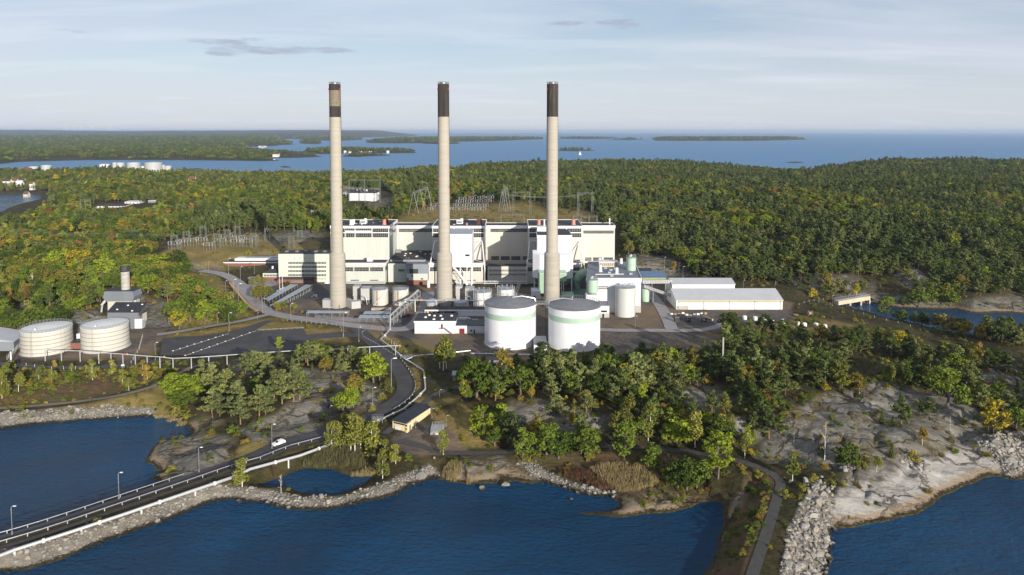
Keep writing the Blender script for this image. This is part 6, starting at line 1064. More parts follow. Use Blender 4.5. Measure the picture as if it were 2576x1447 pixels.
fence('pale post fence along the front of the beige tanks', [(45, 918, 5), (130, 930, 5), (250, 928, 5), (330, 915, 5), (350, 880, 5), (360, 842, 5)], 1.6, 4.5); fence('pale post fence beside the grey shed', [(18, 905, 5), (55, 868, 5)], 2.2, 2.2); fence('fence beside the right carport', [(725, 762, 5), (760, 745, 5), (790, 727, 5)], 2.0, 2.4); fence('thin post fence beside the white pipeline at the lawn', [(962, 848, 5), (985, 866, 5), (1012, 885, 5)], 2.2, 3); fence('wire fence along the grass bank above the inlet', [(2060, 760), (2120, 778), (2200, 800), (2290, 822), (2360, 838)], 1.4, 6); fence('wire fence down the near side of the sluice bridge', [(2010, 768), (2060, 756), (2095, 752)], 1.4, 5)
fence('wooden rail fence at the lawn corner by the pipe rack', [(937, 826, 5), (952, 832, 5), (975, 830, 5)], 2.2, 2.4, S_WOOD)
x, y = P(28, 915, 5); pole('short white bollard post with a dark top near the grey shed', x, y, 6, .35)
for i, (px, py) in enumerate(((283, 918), (309, 925))):
    x, y = P(px, py, 5); t = thing('marker_drum', f'black and white ringed drum under the post row, {"left" if i == 0 else "right"} one', 'drum', (x, y, 5)); MB().lathe(x, y, [(.8, 5), (.8, 5.5)], 12).build('lower_ring', S_WHITE2, t); MB().lathe(x, y, [(.65, 5.5), (.65, 5.9)], 12).build('middle_ring', S_DARK, t); MB().lathe(x, y, [(.75, 5.9), (.7, 6.5)], 12).build('upper_ring', S_WHITE2, t)
pole('thin sign post on the grass above the stone shore', *P(296, 1026, 4.2), 4.2, .09, S_WOOD, 'sign_post', 'sign')
t = thing('lattice_mast', 'thin pale lattice mast standing among the pines right of the tanks', 'mast', G(1818, 938)); p = Vector(t.location); MB().lattice((p.x, p.y, p.z), (p.x, p.y, p.z + 15.5), .5, .35, 22, .05).build('mast', S_PALE, t); MB().cyl(p.x, p.y, p.z + 15.4, p.z + 16.4, .05, n=6).build('antenna', S_DARK, t)

# ------------------------------------------------------------------ yellow pump building and basin
c0 = Vector((-38.7, 242.7)); u = Vector((7.2, 14.7)).normalized(); v = Vector((-14.7, 7.2)).normalized(); zb = 4.35
def uv(a, b): q = c0 + u * a + v * b; return (q.x, q.y)
YB = thing('pump_building', 'long pale yellow pump building with a flat dark roof by the lane', 'pump building', (*c0, zb)); MB().prism([uv(0, 0), uv(16.4, 0), uv(16.4, 5.9), uv(0, 5.9)], zb - .5, zb + 2.95).build('wall', S_YELLOW, YB); MB().prism([uv(-.35, -.3), uv(16.7, -.3), uv(16.7, 6.2), uv(-.35, 6.2)], zb + 2.95, zb + 3.3).build('roof', surf('blue_black_felt', (.022, .026, .038), .8, var=.2), YB)
MB().prism([uv(-.3, -.9), uv(2.6, -.9), uv(2.6, -.02), uv(-.3, -.02)], zb - .5, zb + 2.9).build('entrance_bay', S_YELLOW, YB); MB().prism([uv(-.04, .5), uv(-.03, .5), uv(-.03, 5.4), uv(-.04, 5.4)], zb + 2.05, zb + 2.6).build('window', S_GLASS, YB); MB().prism([uv(-.36, -.85), uv(-.31, -.85), uv(-.31, -.1), uv(-.36, -.1)], zb + 2.05, zb + 2.6).build('window', S_GLASS, YB)
MB().prism([uv(-.42, 2.2), uv(-.3, 2.2), uv(-.3, 4.6), uv(-.42, 4.6)], zb + .1, zb + 1.5).build('notice_board', S_PALE, YB); MB().prism([uv(.9, -.95), uv(1.9, -.95), uv(1.9, -.91), uv(.9, -.91)], zb, zb + 2.0).build('door', S_GREY, YB)
MB().prism([uv(-.36, -.7), uv(-.31, -.7), uv(-.31, -.15), uv(-.36, -.15)], zb + .7, zb + 1.4).build('warning_sign', S_RED, YB)
m = MB(); m.railing([(*uv(16.8, .5), zb + 1), (*uv(19, .5), zb + 1), (*uv(19, 2.5), zb + 1)], 1.2, .05, 1); m.build('end_railing', S_STEEL, YB)
p = G(1100, 1086); t = thing('basin_railing', 'railed steel basin on the grass beside the yellow building', 'basin', p); a, b = p + Vector((-3.0, -2.5, 0)), p + Vector((3.4, 5, 0)); m = MB(); m.box(p.x - 2.2, p.x + 2.2, p.y - 2.5, p.y + 4.5, p.z - .4, p.z + .7); m.build('basin', S_BASE, t); r = MB()
for k in range(4): y0 = p.y - 2.5 + k * 2.3; r.railing([(p.x - 2.2, y0, p.z + .7), (p.x + 2.2, y0, p.z + .7)], 1.0, .05, 1.1)
for s in (-2.2, 2.2): r.railing([(p.x + s, p.y - 2.5, p.z + .7), (p.x + s, p.y + 4.5, p.z + .7)], 1.0, .05, 1.1)
r.build('railing', S_ZINC, t)
p = G(1147, 958); t = thing('log_hut', 'small brown hut with a pale sloping roof left of the big oak', 'hut', p); MB().box(p.x - 1.4, p.x + 1.4, p.y, p.y + 2.6, p.z - .3, p.z + 2.4).build('wall', S_WOOD, t); MB().add([(p.x - 1.8, p.y - .4, p.z + 2.4), (p.x + 1.8, p.y - .4, p.z + 2.4), (p.x + 1.8, p.y + 3, p.z + 3.2), (p.x - 1.8, p.y + 3, p.z + 3.2), (p.x - 1.8, p.y - .4, p.z + 2.6), (p.x + 1.8, p.y - .4, p.z + 2.6), (p.x + 1.8, p.y + 3, p.z + 3.4), (p.x - 1.8, p.y + 3, p.z + 3.4)], [(0, 3, 2, 1), (4, 5, 6, 7), (0, 1, 5, 4), (1, 2, 6, 5), (2, 3, 7, 6), (3, 0, 4, 7)]).build('roof', S_ZINC, t)
# ------------------------------------------------------------------ sluice bridge and yard clutter
BRZ = 5.2; a = Vector((PXY(2108, 432), 432, BRZ)); b = Vector((PXY(2188, 446), 446, BRZ)); t = thing('sluice_bridge', 'concrete sluice bridge with railings and lamps across the inlet mouth', 'bridge', a); d = (b - a).normalized(); n_ = Vector((-d.y, d.x, 0)) * 1.8
MB().prism([(a - n_)[:2], (b - n_)[:2], (b + n_)[:2], (a + n_)[:2]], BRZ - 2.6, BRZ).build('deck', surf('bridge_concrete', (.42, .38, .29), .85, var=.12), t)
for f in (.02, .36, .7, .98): q = a + (b - a) * f - n_ * 1.05; MB().box(q.x - .5, q.x + .5, q.y - .3, q.y + 3.6, -1.5, BRZ - 2.6).build('pier', S_BASE, t)
MB().railing([a - n_ + Vector((0, 0, .02)), b - n_ + Vector((0, 0, .02))], 1.2, .06, 2).railing([a + n_ + Vector((0, 0, .02)), b + n_ + Vector((0, 0, .02))], 1.2, .06, 2).build('railing', S_ZINC, t)
for i, px in enumerate((1703.5, 1733, 1772)):
    x, y = P(px, 811, 5); t = thing('waste_container', f'{("left", "middle", "right")[i]} one of three black containers in front of the long shed', 'container', (x, y, 5), 'black containers by the shed'); MB().prism([(x - 1.2, y), (x + 1.2, y), (x + 1.3, y + 1.8), (x - 1.3, y + 1.8)], 5.05, 7.6).build('body', S_DARK, t); MB().box(x - 1.35, x + 1.35, y - .05, y + 1.9, 7.6, 7.75).build('lid', S_GREY, t)
rr = random.Random(5)
for i in range(10):
    px = 1690 + i * 9.5; x, y = P(px, 792 + rr.uniform(-2, 3), 5); t = thing('pallet_stack', f'{ORD[i]} stack of pale scrap from the left along the long shed wall', 'scrap stack', (x, y, 5), 'scrap stacked along the shed'); h = rr.uniform(.5, 1.3); MB().box(x - .8, x + .8, y, y + 1, 5.02, 5.02 + h).build('load', (S_PALE, S_WOOD, S_ZINC, S_WHITE2)[i % 4], t); MB().box(x - .9, x + .9, y - .1, y + 1.1, 4.9, 5.015).build('pallet', S_WOOD, t)
x, y = P(2038, 797, 5.0); z = gh(x, y); t = thing('cable_drum', 'wooden cable drum lying on the grass right of the long shed', 'cable drum', (x, y, z)); MB().tube([(x - .9, y, z + 1.5), (x + .9, y, z + 1.5)], .9, 16).build('core', S_WOOD, t)
for s in (-1, 1): MB().tube([(x + s * .9, y, z + 1.5), (x + s * 1.05, y, z + 1.5)], 1.5, 24).build('flange', surf('pale_wood', (.42, .32, .2), .9), t)
x, y = P(2002, 795, 5.0); z = gh(x, y); t = thing('cable_drum', 'flat dark cable drum on its side near the long shed', 'cable drum', (x, y, z)); MB().lathe(x, y, [(1.4, z), (1.4, z + .15), (.6, z + .16), (.6, z + .7), (1.4, z + .71), (1.4, z + .86)], 20).build('drum', S_WOOD, t)
for i in range(9):
    px, py = 1870 + i * 26 + rr.uniform(-6, 6), 806 + i * 2.2 + rr.uniform(-3, 3); p = G(px, py); t = thing('wrapped_bale', f'{ORD[i]} white wrapped bale from the left behind the trees below the long shed', 'bale', p, 'white wrapped bales'); MB().lathe(p.x, p.y, [(.9, p.z - .2), (1.3, p.z + .3), (1.3, p.z + 1.9), (.8, p.z + 2.3)], 12).build('wrapping', S_WHITE2, t, True)
x, y = P(1786, 806, 5); t = thing('log', 'thick pale log lying at the end of the storage pad', 'log', (x, y, 5)); MB().tube([(x - 2, y + 6, 5.6), (x + 1.2, y - 1, 5.6)], .6, 12).build('trunk', S_WOOD, t); MB().tube([(x + 1.2, y - 1, 5.6), (x + 1.22, y - 1.04, 5.6)], .55, 12).build('cut_end', surf('pale_wood', ()), t)
# ------------------------------------------------------------------ switchyards and pylons
S_LAT = surf('lattice_steel', (.19, .20, .20), .55, .3, var=.15); S_LATG = surf('lattice_green_steel', (.15, .18, .15), .6, .2, var=.15)
def portal(label, px0, px1, ytop, ybase, zg, w=1.3, aframe=False, name='portal_pylon', spike=3.0, mat=None, mid=0):
    d = (CAM_H - zg) * FPX / (ybase - YH); x0, x1 = (px0 - CX) * d / FPX, (px1 - CX) * d / FPX; h = (ybase - ytop) * d / FPX; mat = mat or S_LAT
    t = thing(name, label, 'pylon', ((x0 + x1) / 2, d, gh((x0 + x1) / 2, d)), 'lattice gantries of the switchyards')
    for x in [x0 + (x1 - x0) * i / (mid + 1) for i in range(mid + 2)]:
        g = gh(x, d) - .3; m = MB(); zt = zg + h
        m.lattice((x, d, g), (x, d, zt), w, w * .55, max(6, int(h / 2)), .10); m.tube([(x, d, zt), (x, d, zt + spike)], .1, 4); m.build('mast', mat, t)
    m = MB(); m.lattice((x0, d, zg + h - .6), (x1, d, zg + h - .6), 1.1, 1.1, max(5, int((x1 - x0) / 2)), .09); m.build('cross_beam', mat, t); ins = MB()
    for i in range(3): x = x0 + (x1 - x0) * (i + .5) / 3; MB().lathe(x, d, [(.08, zg + h - 3.2), (.2, zg + h - 3), (.2, zg + h - 1.4), (.08, zg + h - 1.2)], 6).build('insulator', S_INS, t)
    return t
def aframe_gantry(label, tops, zg, ybase, spread):
    t = None; ds = []
    for px, yt, yb in tops:
        d = (CAM_H - zg) * FPX / (yb - YH); x = (px - CX) * d / FPX; h = (yb - yt) * d / FPX; ds.append((x, d, zg + h))
    t = thing('a_frame_gantry', label, 'pylon', (ds[0][0], ds[0][1], zg), 'leaning gantries of the upper switchyard')
    for x, d, zt in ds:
        m = MB()
        for s in (-1, 1): m.tube([(x + s * spread, d + s * 1.5, gh(x + s * spread, d) - .4), (x + s * .3, d, zt)], .32, 5)
        m.tube([(x - spread * .5, d, (zt + zg) / 2), (x + spread * .5, d, (zt + zg) / 2)], .18, 4).tube([(x, d, zt), (x, d, zt + 4)], .15, 4); m.build('a_frame', S_LAT, t)
    MB().lattice(Vector(ds[0]) + Vector((0, 0, -1)), Vector(ds[-1]) + Vector((0, 0, -1)), 1.6, 1.6, 16, .14).build('cross_beam', S_LAT, t)
    for i in range(4): p = Vector(ds[0]).lerp(Vector(ds[-1]), (i + .5) / 4); MB().lathe(p.x, p.y, [(.1, p.z - 5), (.28, p.z - 4.8), (.28, p.z - 2.2), (.1, p.z - 1.8)], 6).build('insulator', S_INS, t)
aframe_gantry('leaning A frame gantry left of the middle chimney in the upper switchyard', [(1039, 484, 540), (1055, 477, 536), (1074, 470, 531)], 20, 540, 6.0); aframe_gantry('leaning A frame gantry right of the middle chimney in the upper switchyard', [(1263, 484, 536), (1269, 477, 534), (1275, 470, 532)], 20, 535, 4.5)
portal('tall lattice portal just left of the third chimney', 1291, 1334, 483, 541, 20, 2.4, spike=4); portal('low wide lattice portal left of the third chimney above the hall roof', 1260, 1318, 540, 568, 19, 1.6, spike=3); portal('tall lattice portal right of the third chimney by the wood', 1455, 1491, 485, 541, 20, 2.2, spike=4); portal('low wide lattice portal right of the third chimney above the hall roof', 1443, 1503, 544, 570, 18, 1.4, spike=5, mid=2)
def busbar_rack(label, px, yb, zg, n, w, seed):
    d = (CAM_H - zg) * FPX / (yb - YH); x = (px - CX) * d / FPX; g = gh(x, d); t = thing('insulator_rack', label, 'insulator rack', (x, d, g), 'insulator racks of the switchyards'); r = random.Random(seed); f = MB()
    for i in range(n): xx = x + w * (i / max(1, n - 1) - .5); f.tube([(xx, d, g - .3), (xx, d, g + 4.2)], .16, 4)
    f.tube([(x - w / 2, d, g + 4.1), (x + w / 2, d, g + 4.1)], .2, 4); f.build('frame', S_LAT, t)
    for i in range(n): xx = x + w * (i / max(1, n - 1) - .5); MB().lathe(xx, d, [(.14, g + 4.2), (.34, g + 4.5), (.34, g + 6.2), (.2, g + 6.6)], 7).build('insulator', S_INSW if (i + seed) % 3 else S_INS, t)
    f = MB(); f.tube([(x - w / 2, d, g + 6.7), (x + w / 2, d + 1, g + 6.9 + r.uniform(0, .8))], .14, 4).tube([(x + w * .2, d, g + 6.7), (x + w * .2 + 3, d + 9, g + 9)], .12, 4); f.build('busbar', S_ZINC, t)
k = 0
for row, (y, z) in enumerate(((538, 20), (530, 20.3), (522, 20.6), (514, 21))):
    for i, px in enumerate((1085, 1142, 1166, 1190, 1212)):
        if px == 1085 and row > 1: continue
        busbar_rack(f'{ORD[i]} insulator rack from left in row {row + 1} of the upper switchyard', px + row * 7, y, z, 4, 9, k); k += 1
for i, (px, py, z) in enumerate(((431, 630, 14), (450, 624, 14), (473, 622, 14), (500, 615, 15), (520, 630, 14), (548, 618, 14.5), (565, 608, 15), (590, 622, 14), (596, 611, 15), (615, 622, 14), (630, 614, 14.5))): busbar_rack(f'{ORD[i]} insulator rack from the left in the lower left switchyard', px, py, z, 5, 10, i + 40)
SW = [((424, 439), 581, 629, 'first pair of narrow lattice masts from the left in the lower switchyard'), ((455, 470), 571, 620, 'second pair of lattice masts from the left in the lower switchyard'), ((498, 512), 559, 607, 'lattice mast pair at the back beside the bare oak'), ((532, 547), 577, 626, 'lattice mast pair in the middle of the lower switchyard'), ((560, 573), 567, 614, 'tall lattice mast pair right of the switchyard middle'), ((586, 598), 558, 600, 'back lattice mast pair before the rock face'), ((626.5, 639), 577, 624, 'rightmost lattice mast pair of the lower switchyard'), ((723, 735), 583, 627, 'lattice mast pair standing alone before the office roof'), ((745, 756), 569, 600, 'small lattice mast pair by the rocks above the office')]
for (a, b), yt, yb, lab in SW: portal(lab, a, b, yt + 12, yb, 14 if yb > 605 else 16, 1.5, spike=4.0, mat=S_LATG, name='lattice_gantry')
for i, (px, yt, yb, z, lab) in enumerate(((662, 568, 605, 16, 'lone thin lattice mast before the rock face'), (1046, 0, 0, 0, ''), (314, 574, 606, 15, 'lattice mast pair at the left frame side of the wood'), )):
    if yb: portal(lab, px, px + 13, yt + 8, yb, z, 1.4, mat=S_LATG, name='lattice_gantry')
portal('lattice mast trio at the wood edge above the round oaks', 314, 349, 582, 612, 15, 1.5, mat=S_LATG, name='lattice_gantry', mid=1); portal('thin wooden H pole on the rocks left of the banded chimney', 780, 787, 530, 557, 20, .3, name='h_pole', spike=1.0, mat=S_WOODP); portal('wooden H pole at the wood edge left of the banded chimney', 761, 770, 515, 540, 21, .3, name='h_pole', spike=1.0, mat=S_WOODP); portal('slim lattice pylon trio far left above the pale school', 197, 222, 502, 548, 14, .7, name='h_pole', spike=2.0, mat=S_LATG, mid=1)
# overhead wires, each with its own sag
def wire(label, a, b, sag, r=.05):
    a, b = Vector(a), Vector(b); pts = [a.lerp(b, i / 14) + Vector((0, 0, -sag * 4 * (i / 14) * (1 - i / 14))) for i in range(15)]; t = MB().tube(pts, r, 3).build('power_line', S_ZINC); setp(t, label, 'power line', 'overhead lines')
for k, lab in enumerate(('lowest', 'middle', 'highest')): wire(f'{lab} overhead wire running from the upper switchyard to the right hand portal', at(1275, 489 + k, 42 + k), at(1470, 488 + k, 43 + k), 3, .09); wire(f'{lab} overhead wire crossing the wood left of the lower switchyard', at(0, 577 - k * 4, 27 + k), at(430, 592 - k * 2, 29 + k), 3, .05)
# transformer house above the wood
d = 905; x0, x1 = PXY(880, d), PXY(947, d); zt = PZ(486, d); zb_ = gh((x0 + x1) / 2, d) - 1; t = thing('transformer_house', 'white block shaped switchgear house with steel plant on its roof above the wood', 'switchgear house', ((x0 + x1) / 2, d, zb_ + 1)); MB().box(x0, x1, d, d + 22, zb_, zt).build('wall', S_WHITE, t); MB().box(x0 - .4, x1 + .4, d - .4, d + 22.4, zt, zt + .9).build('roof', S_ROOF, t)
for i in range(7): xx = x0 + (x1 - x0) * (i + .5) / 7; MB().box(xx - .25, xx + .25, d - .3, d - .02, zb_, zt - .02).build('pilaster', S_FRAME, t)
for f in (.04, .86): MB().box(x0 + (x1 - x0) * f, x0 + (x1 - x0) * f + 4, d - .5, d - .35, zt - 6, zt - 2).build('white_panel', S_WHITE2, t)
rr = random.Random(12); m = MB(); n2 = MB()
for i in range(26):
    xx, yy = rr.uniform(x0 - 12, x1 + 2), rr.uniform(d + 4, d + 20); h = rr.uniform(3, 9) if x0 < xx < x1 else rr.uniform(6, 16); z0 = zt + .9 if x0 < xx < x1 else zt - 6
    m.tube([(xx, yy, z0), (xx, yy, z0 + h)], .25, 4)
    if i % 2 == 0: n2.box(xx - 1, xx + 1, yy - 1, yy + 1, z0 + h * .35, z0 + h * .35 + 2.2)
for i in range(8): yy = d + 4 + i * 2; m.tube([(x0 - 12, yy, zt + 5 + i % 3), (x1 + 2, yy, zt + 4 + i % 2)], .18, 4)
m.build('roof_gantry', S_LAT, t); n2.build('roof_switchgear', S_FRAME, t)
portal('tall thin lattice pylon behind the white switchgear house', 877, 955, 452, 505, 24, 1.6, spike=8, mid=1)

# ------------------------------------------------------------------ far shore: oil tanks, houses, harbour
def far_tank(label, pxa, pxb, yt, yb, d, mat=None, low=None):
    d += 85; xa, xb = PXY(pxa, d), PXY(pxb, d); r = (xb - xa) / 2; x = (xa + xb) / 2; zt, zb = PZ(yt, d), gh(x, d) - 2; t = thing('oil_tank', label, 'oil tank', (x, d, zb + 2), 'oil tanks by the strait'); MB().lathe(x, d, [(r, zb), (r, zt)], 36).build('shell', mat or surf('oil_tank_white', (.36, .37, .38), .6), t, True); MB().lathe(x, d, [(r + .2, zt), (r + .2, zt + .3), (1, zt + r * .12)], 36).build('roof', S_PALE, t, True)
    if low: MB().lathe(x, d, [(r + .3, zb), (r + .3, zb + (zt - zb) * low)], 36).build('insulated_skirt', S_BEIGE, t, True)
for i, a in enumerate(((82, 103, 419.5, 428, 1560, None, None, 'low white oil tank at the far left, first of the row'), (112.5, 135.5, 416.5, 431, 1540, None, None, 'tall white oil tank second from the left'), (258, 282, 413.5, 425, 1640, S_PALE, None, 'grey domed oil tank left of the beige skirted tanks'), (290, 301, 409.5, 425, 1600, None, .3, 'slim white oil tank behind the first skirted tank'), (299.5, 319, 410, 427, 1560, None, .5, 'white oil tank with a beige skirt, left one'), (327, 357.5, 410, 430, 1540, None, .5, 'white oil tank with a beige skirt, right one'), (358, 371, 419, 429, 1560, S_PALE, None, 'small pale tank beside the largest oil tank'), (371.5, 412, 410, 432, 1520, None, None, 'largest white oil tank with a domed roof'), (412.5, 420, 415.5, 431, 1535, None, None, 'thin white tank squeezed beside the largest one'), (420, 436, 418, 431, 1540, None, None, 'small white oil tank at the right end of the row'))): far_tank(a[7], *a[:5], a[5], a[6])
def house(label, pxa, pxb, yt, d, wall, roof, lift=0.0, name='house', pitch=.5, depth=None):
    xa, xb = PXY(pxa, d), PXY(pxb, d); g = gh((xa + xb) / 2, d); w = xb - xa; zt = PZ(yt, d); dp = depth or max(8.0, w * .7); h = max(3.0, min(zt - g, 16)); ze = g + h * (1 - pitch * .55) + lift; zr_ = g + h + lift
    t = thing(name, label, 'house', ((xa + xb) / 2, d, g)); m = MB(); m.add([(xa, d, g - 2), (xb, d, g - 2), (xb, d + dp, g - 2), (xa, d + dp, g - 2), (xa, d, ze), (xb, d, ze), (xb, d + dp, ze), (xa, d + dp, ze), (xa, d + dp / 2, zr_), (xb, d + dp / 2, zr_)], [(0, 1, 5, 4), (1, 2, 6, 9, 5), (2, 3, 7, 6), (3, 0, 4, 8, 7)]); m.build('wall', wall, t)
    o = .5; r = MB()
    for (ya, yb) in ((d - o, d + dp / 2), (d + dp + o, d + dp / 2)): r.add([(xa - o, ya, ze - .2), (xb + o, ya, ze - .2), (xb + o, yb, zr_ + .1), (xa - o, yb, zr_ + .1), (xa - o, ya, ze + .15), (xb + o, ya, ze + .15), (xb + o, yb, zr_ + .45), (xa - o, yb, zr_ + .45)], [(0, 3, 2, 1), (4, 5, 6, 7), (0, 1, 5, 4), (1, 2, 6, 5), (2, 3, 7, 6), (3, 0, 4, 7)])
    r.build('roof', roof, t)
    for i in range(max(2, int(w / 4))): xx = xa + w * (i + .5) / max(2, int(w / 4)); MB().box(xx - .6, xx + .6, d - .12, d - .02, g + (ze - g) * .35, g + (ze - g) * .75).build('window', S_GLASS, t)
    return t
S_TILE = surf('red_tile', (.14, .060, .045), .85, var=.2); S_DTILE = surf('dark_tile', (.05, .045, .045), .8); S_REDH = surf('falu_red', (.24, .045, .03), .85); S_HWHITE = surf('house_white', (.60, .59, .56), .7, var=.03)
for a in [('white gabled house at the far left edge among trees', 13, 30, 432, 1330, S_HWHITE, S_DTILE), ('white low house left of the taller white house', 38, 47, 436, 1340, S_HWHITE, S_TILE), ('white house with a pale roof in front of the left oil tanks', 43, 59, 439, 1290, S_HWHITE, S_PALE), ('white house with a dark roof behind the pale roofed house', 52, 66, 431, 1370, S_HWHITE, S_DTILE), ('small pale house lowest on the left wooded slope', 63, 73, 452, 1170, S_CREAM, S_TILE), ('pale narrow house right of the white houses', 79, 87, 440, 1280, S_HWHITE, S_TILE), ('red gabled roof house near the small skerry in the strait', 478, 494, 441.5, 1280, S_HWHITE, S_TILE), ('small red house on the wooded rise left of the banded chimney', 604, 610, 447, 1270, S_REDH, S_DTILE), ('grey roofed low house at the strait edge', 60, 80, 423, 1600, S_BRICK, S_TILE)]: house(*a)
d = 960; house('long pale school with a dark roof in the left wood', 243, 316, 516.5, 905, S_HWHITE, S_ROOF, pitch=.6, depth=30, name='school'); house('white two storey wing to the right of the pale school', 317, 353, 514, 930, S_HWHITE, S_PALE, pitch=.2, depth=24, name='school_wing'); house('low white annex in front of the pale school', 250, 268, 524, 880, S_HWHITE, S_ROOF, pitch=.4, name='school_annex'); house('grey shed frame right of the white school wing', 376, 394, 519.5, 930, S_BLUEG, S_PALE, pitch=.3, name='shed')
for a in [('red house alone on the far shore at the left', 68, 82, 396, 2790, S_REDH, S_TILE), ('pale boathouse on the far shore with a pier', 225, 250, 395.5, 2860, S_HWHITE, S_PALE), ('white house cluster far left on the far hill, front', 17, 30, 374.5, 3900, S_HWHITE, S_DTILE), ('white house cluster far left on the far hill, back', 30, 42, 375, 4000, S_HWHITE, S_DTILE), ('long pale hall on the wooded far shore', 487, 511, 387, 3060, S_HWHITE, S_PALE), ('yellow harbour hall on the far point', 645, 672, 396, 2790, S_YELLOW, S_TILE), ('white harbour house above the boats', 690, 705, 386, 2960, S_HWHITE, S_TILE), ('small white house on the far wood slope right', 588, 594, 361.5, 5200, S_HWHITE, S_PALE), ('white house group on the distant wood at the right', 655, 672, 364, 4900, S_HWHITE, S_PALE), ('white houses on the far shore below the chimney', 660, 668, 364.5, 4700, S_HWHITE, S_TILE), ('pale house on the far hill left of centre', 446, 454, 359, 5300, S_HWHITE, S_TILE)]: house(*a)
for i in range(9): px = 128 + i * 9 + (i % 3) * 2; house(f'{ORD[i]} white house from the left in the far village row', px, px + 7 + (i % 2) * 3, 371.5 + i * .45, 4150 - i * 40, S_HWHITE, S_PALE if i % 2 else S_DTILE)
for i, px in enumerate((830, 845, 868, 880, 907, 919, 931, 943, 975)): house(f'{ORD[i]} small house from the left on the wooded islet behind the banded chimney', px, px + 6, 379.5, 3560, S_HWHITE, S_TILE if i % 2 else S_PALE)
house('little white house at the left end of the big outer island', 1757, 1766, 348.5, 8600, S_HWHITE, S_TILE)
# wind turbines on the inland horizon
def turbine(px, ht, label, rot):
    d = 21000; x = PXY(px, d); g = gh(x, d); zh = PZ(ht, d); t = thing('wind_turbine', label, 'wind turbine', (x, d, g), 'wind turbines on the horizon'); MB().tube([(x, d, g - 5), (x, d, zh)], 4.2, 8, 2.6).build('tower', S_HWHITE, t); MB().tube([(x, d - 9, zh), (x, d + 7, zh)], 3, 8).build('nacelle', S_HWHITE, t)
    for k in range(3): a = rot + k * 2.094; b = MB(); b.add([(x - 3 * math.sin(a), d - 9, zh + 3 * math.cos(a)), (x + 3 * math.sin(a), d - 9, zh - 3 * math.cos(a)), (x + 62 * math.cos(a), d - 9, zh + 62 * math.sin(a)), (x - 3 * math.sin(a), d - 7, zh + 3 * math.cos(a)), (x + 3 * math.sin(a), d - 7, zh - 3 * math.cos(a)), (x + 62 * math.cos(a), d - 7, zh + 62 * math.sin(a))], [(0, 1, 2), (5, 4, 3), (0, 2, 5, 3), (1, 4, 5, 2), (0, 3, 4, 1)]); b.build('blade', S_HWHITE, t)
for i, (px, ht) in enumerate(((174, 316.8), (179.5, 318), (197.5, 316.4), (216, 317), (240.5, 317.6), (283, 317), (289.5, 316.6))): turbine(px, ht, f'{ORD[i]} white wind turbine from the left on the far horizon', .4 + i * .55)
# sailing boat, lighthouse, small boats
def boat(label, px, py, L, sail=True, name='sailing_boat'):
    x, y = P(px, py, 0); t = thing(name, label, 'boat', (x, y, 0)); m = MB(); m.add([(x - L / 2, y - L * .12, 1.2), (x + L * .3, y - L * .14, 1.2), (x + L / 2, y, 1.4), (x + L * .3, y + L * .14, 1.2), (x - L / 2, y + L * .12, 1.2), (x - L * .45, y, -.3), (x + L * .3, y, -.3)], [(0, 1, 6, 5), (1, 2, 6), (2, 3, 6), (3, 4, 5, 6), (4, 0, 5), (4, 3, 2, 1, 0)]); m.build('hull', S_HWHITE, t)
    if sail: MB().tube([(x, y, 1), (x, y, L * 1.5)], L * .016, 6).build('mast', S_ZINC, t); MB().prism([(x - L * .42, y - .15), (x - .1, y - .15), (x - .1, y + .05), (x - L * .42, y + .05)], 2.2, 3, [2.6, L * 1.42, L * 1.42, 2.6]).build('mainsail', S_WHITE2, t); MB().prism([(x + .1, y - .1), (x + L * .42, y - .1), (x + L * .42, y + .1), (x + .1, y + .1)], 1.8, 3, [L * 1.15, 2.1, 2.1, L * 1.15]).build('jib', S_WHITE2, t)
    else: MB().box(x - L * .2, x + L * .2, y - L * .08, y + L * .08, 1.2, 1.2 + L * .22).build('cabin', S_WHITE2, t)
boat('white sailing boat under sail in front of the lighthouse skerry', 1459.5, 390.5, 15); boat('white launch moored at the yellow harbour hall', 690, 403.5, 14, False, 'motor_boat'); boat('white ferry lying in the small far harbour', 700, 390.5, 34, False, 'ferry')
for i, px in enumerate((734, 738, 744)): boat(f'{("left", "middle", "right")[i]} masted boat moored in the small far harbour', px, 391.5, 9, True, 'moored_boat')
x, y = P(1458, 379, 0); g = max(gh(x, y), .5); t = thing('lighthouse', 'tiny white lighthouse on the flat skerry behind the sailing boat', 'lighthouse', (x, y, g)); MB().tube([(x, y, g - 1), (x, y, g + 11)], 3.0, 12, 2.2).build('tower', S_HWHITE, t); MB().cyl(x, y, g + 11, g + 13, 2, n=10).build('lantern', S_GLASS, t); MB().cyl(x, y, g + 13, g + 14.5, 2.2, .2, 10).build('roof', S_RED, t)
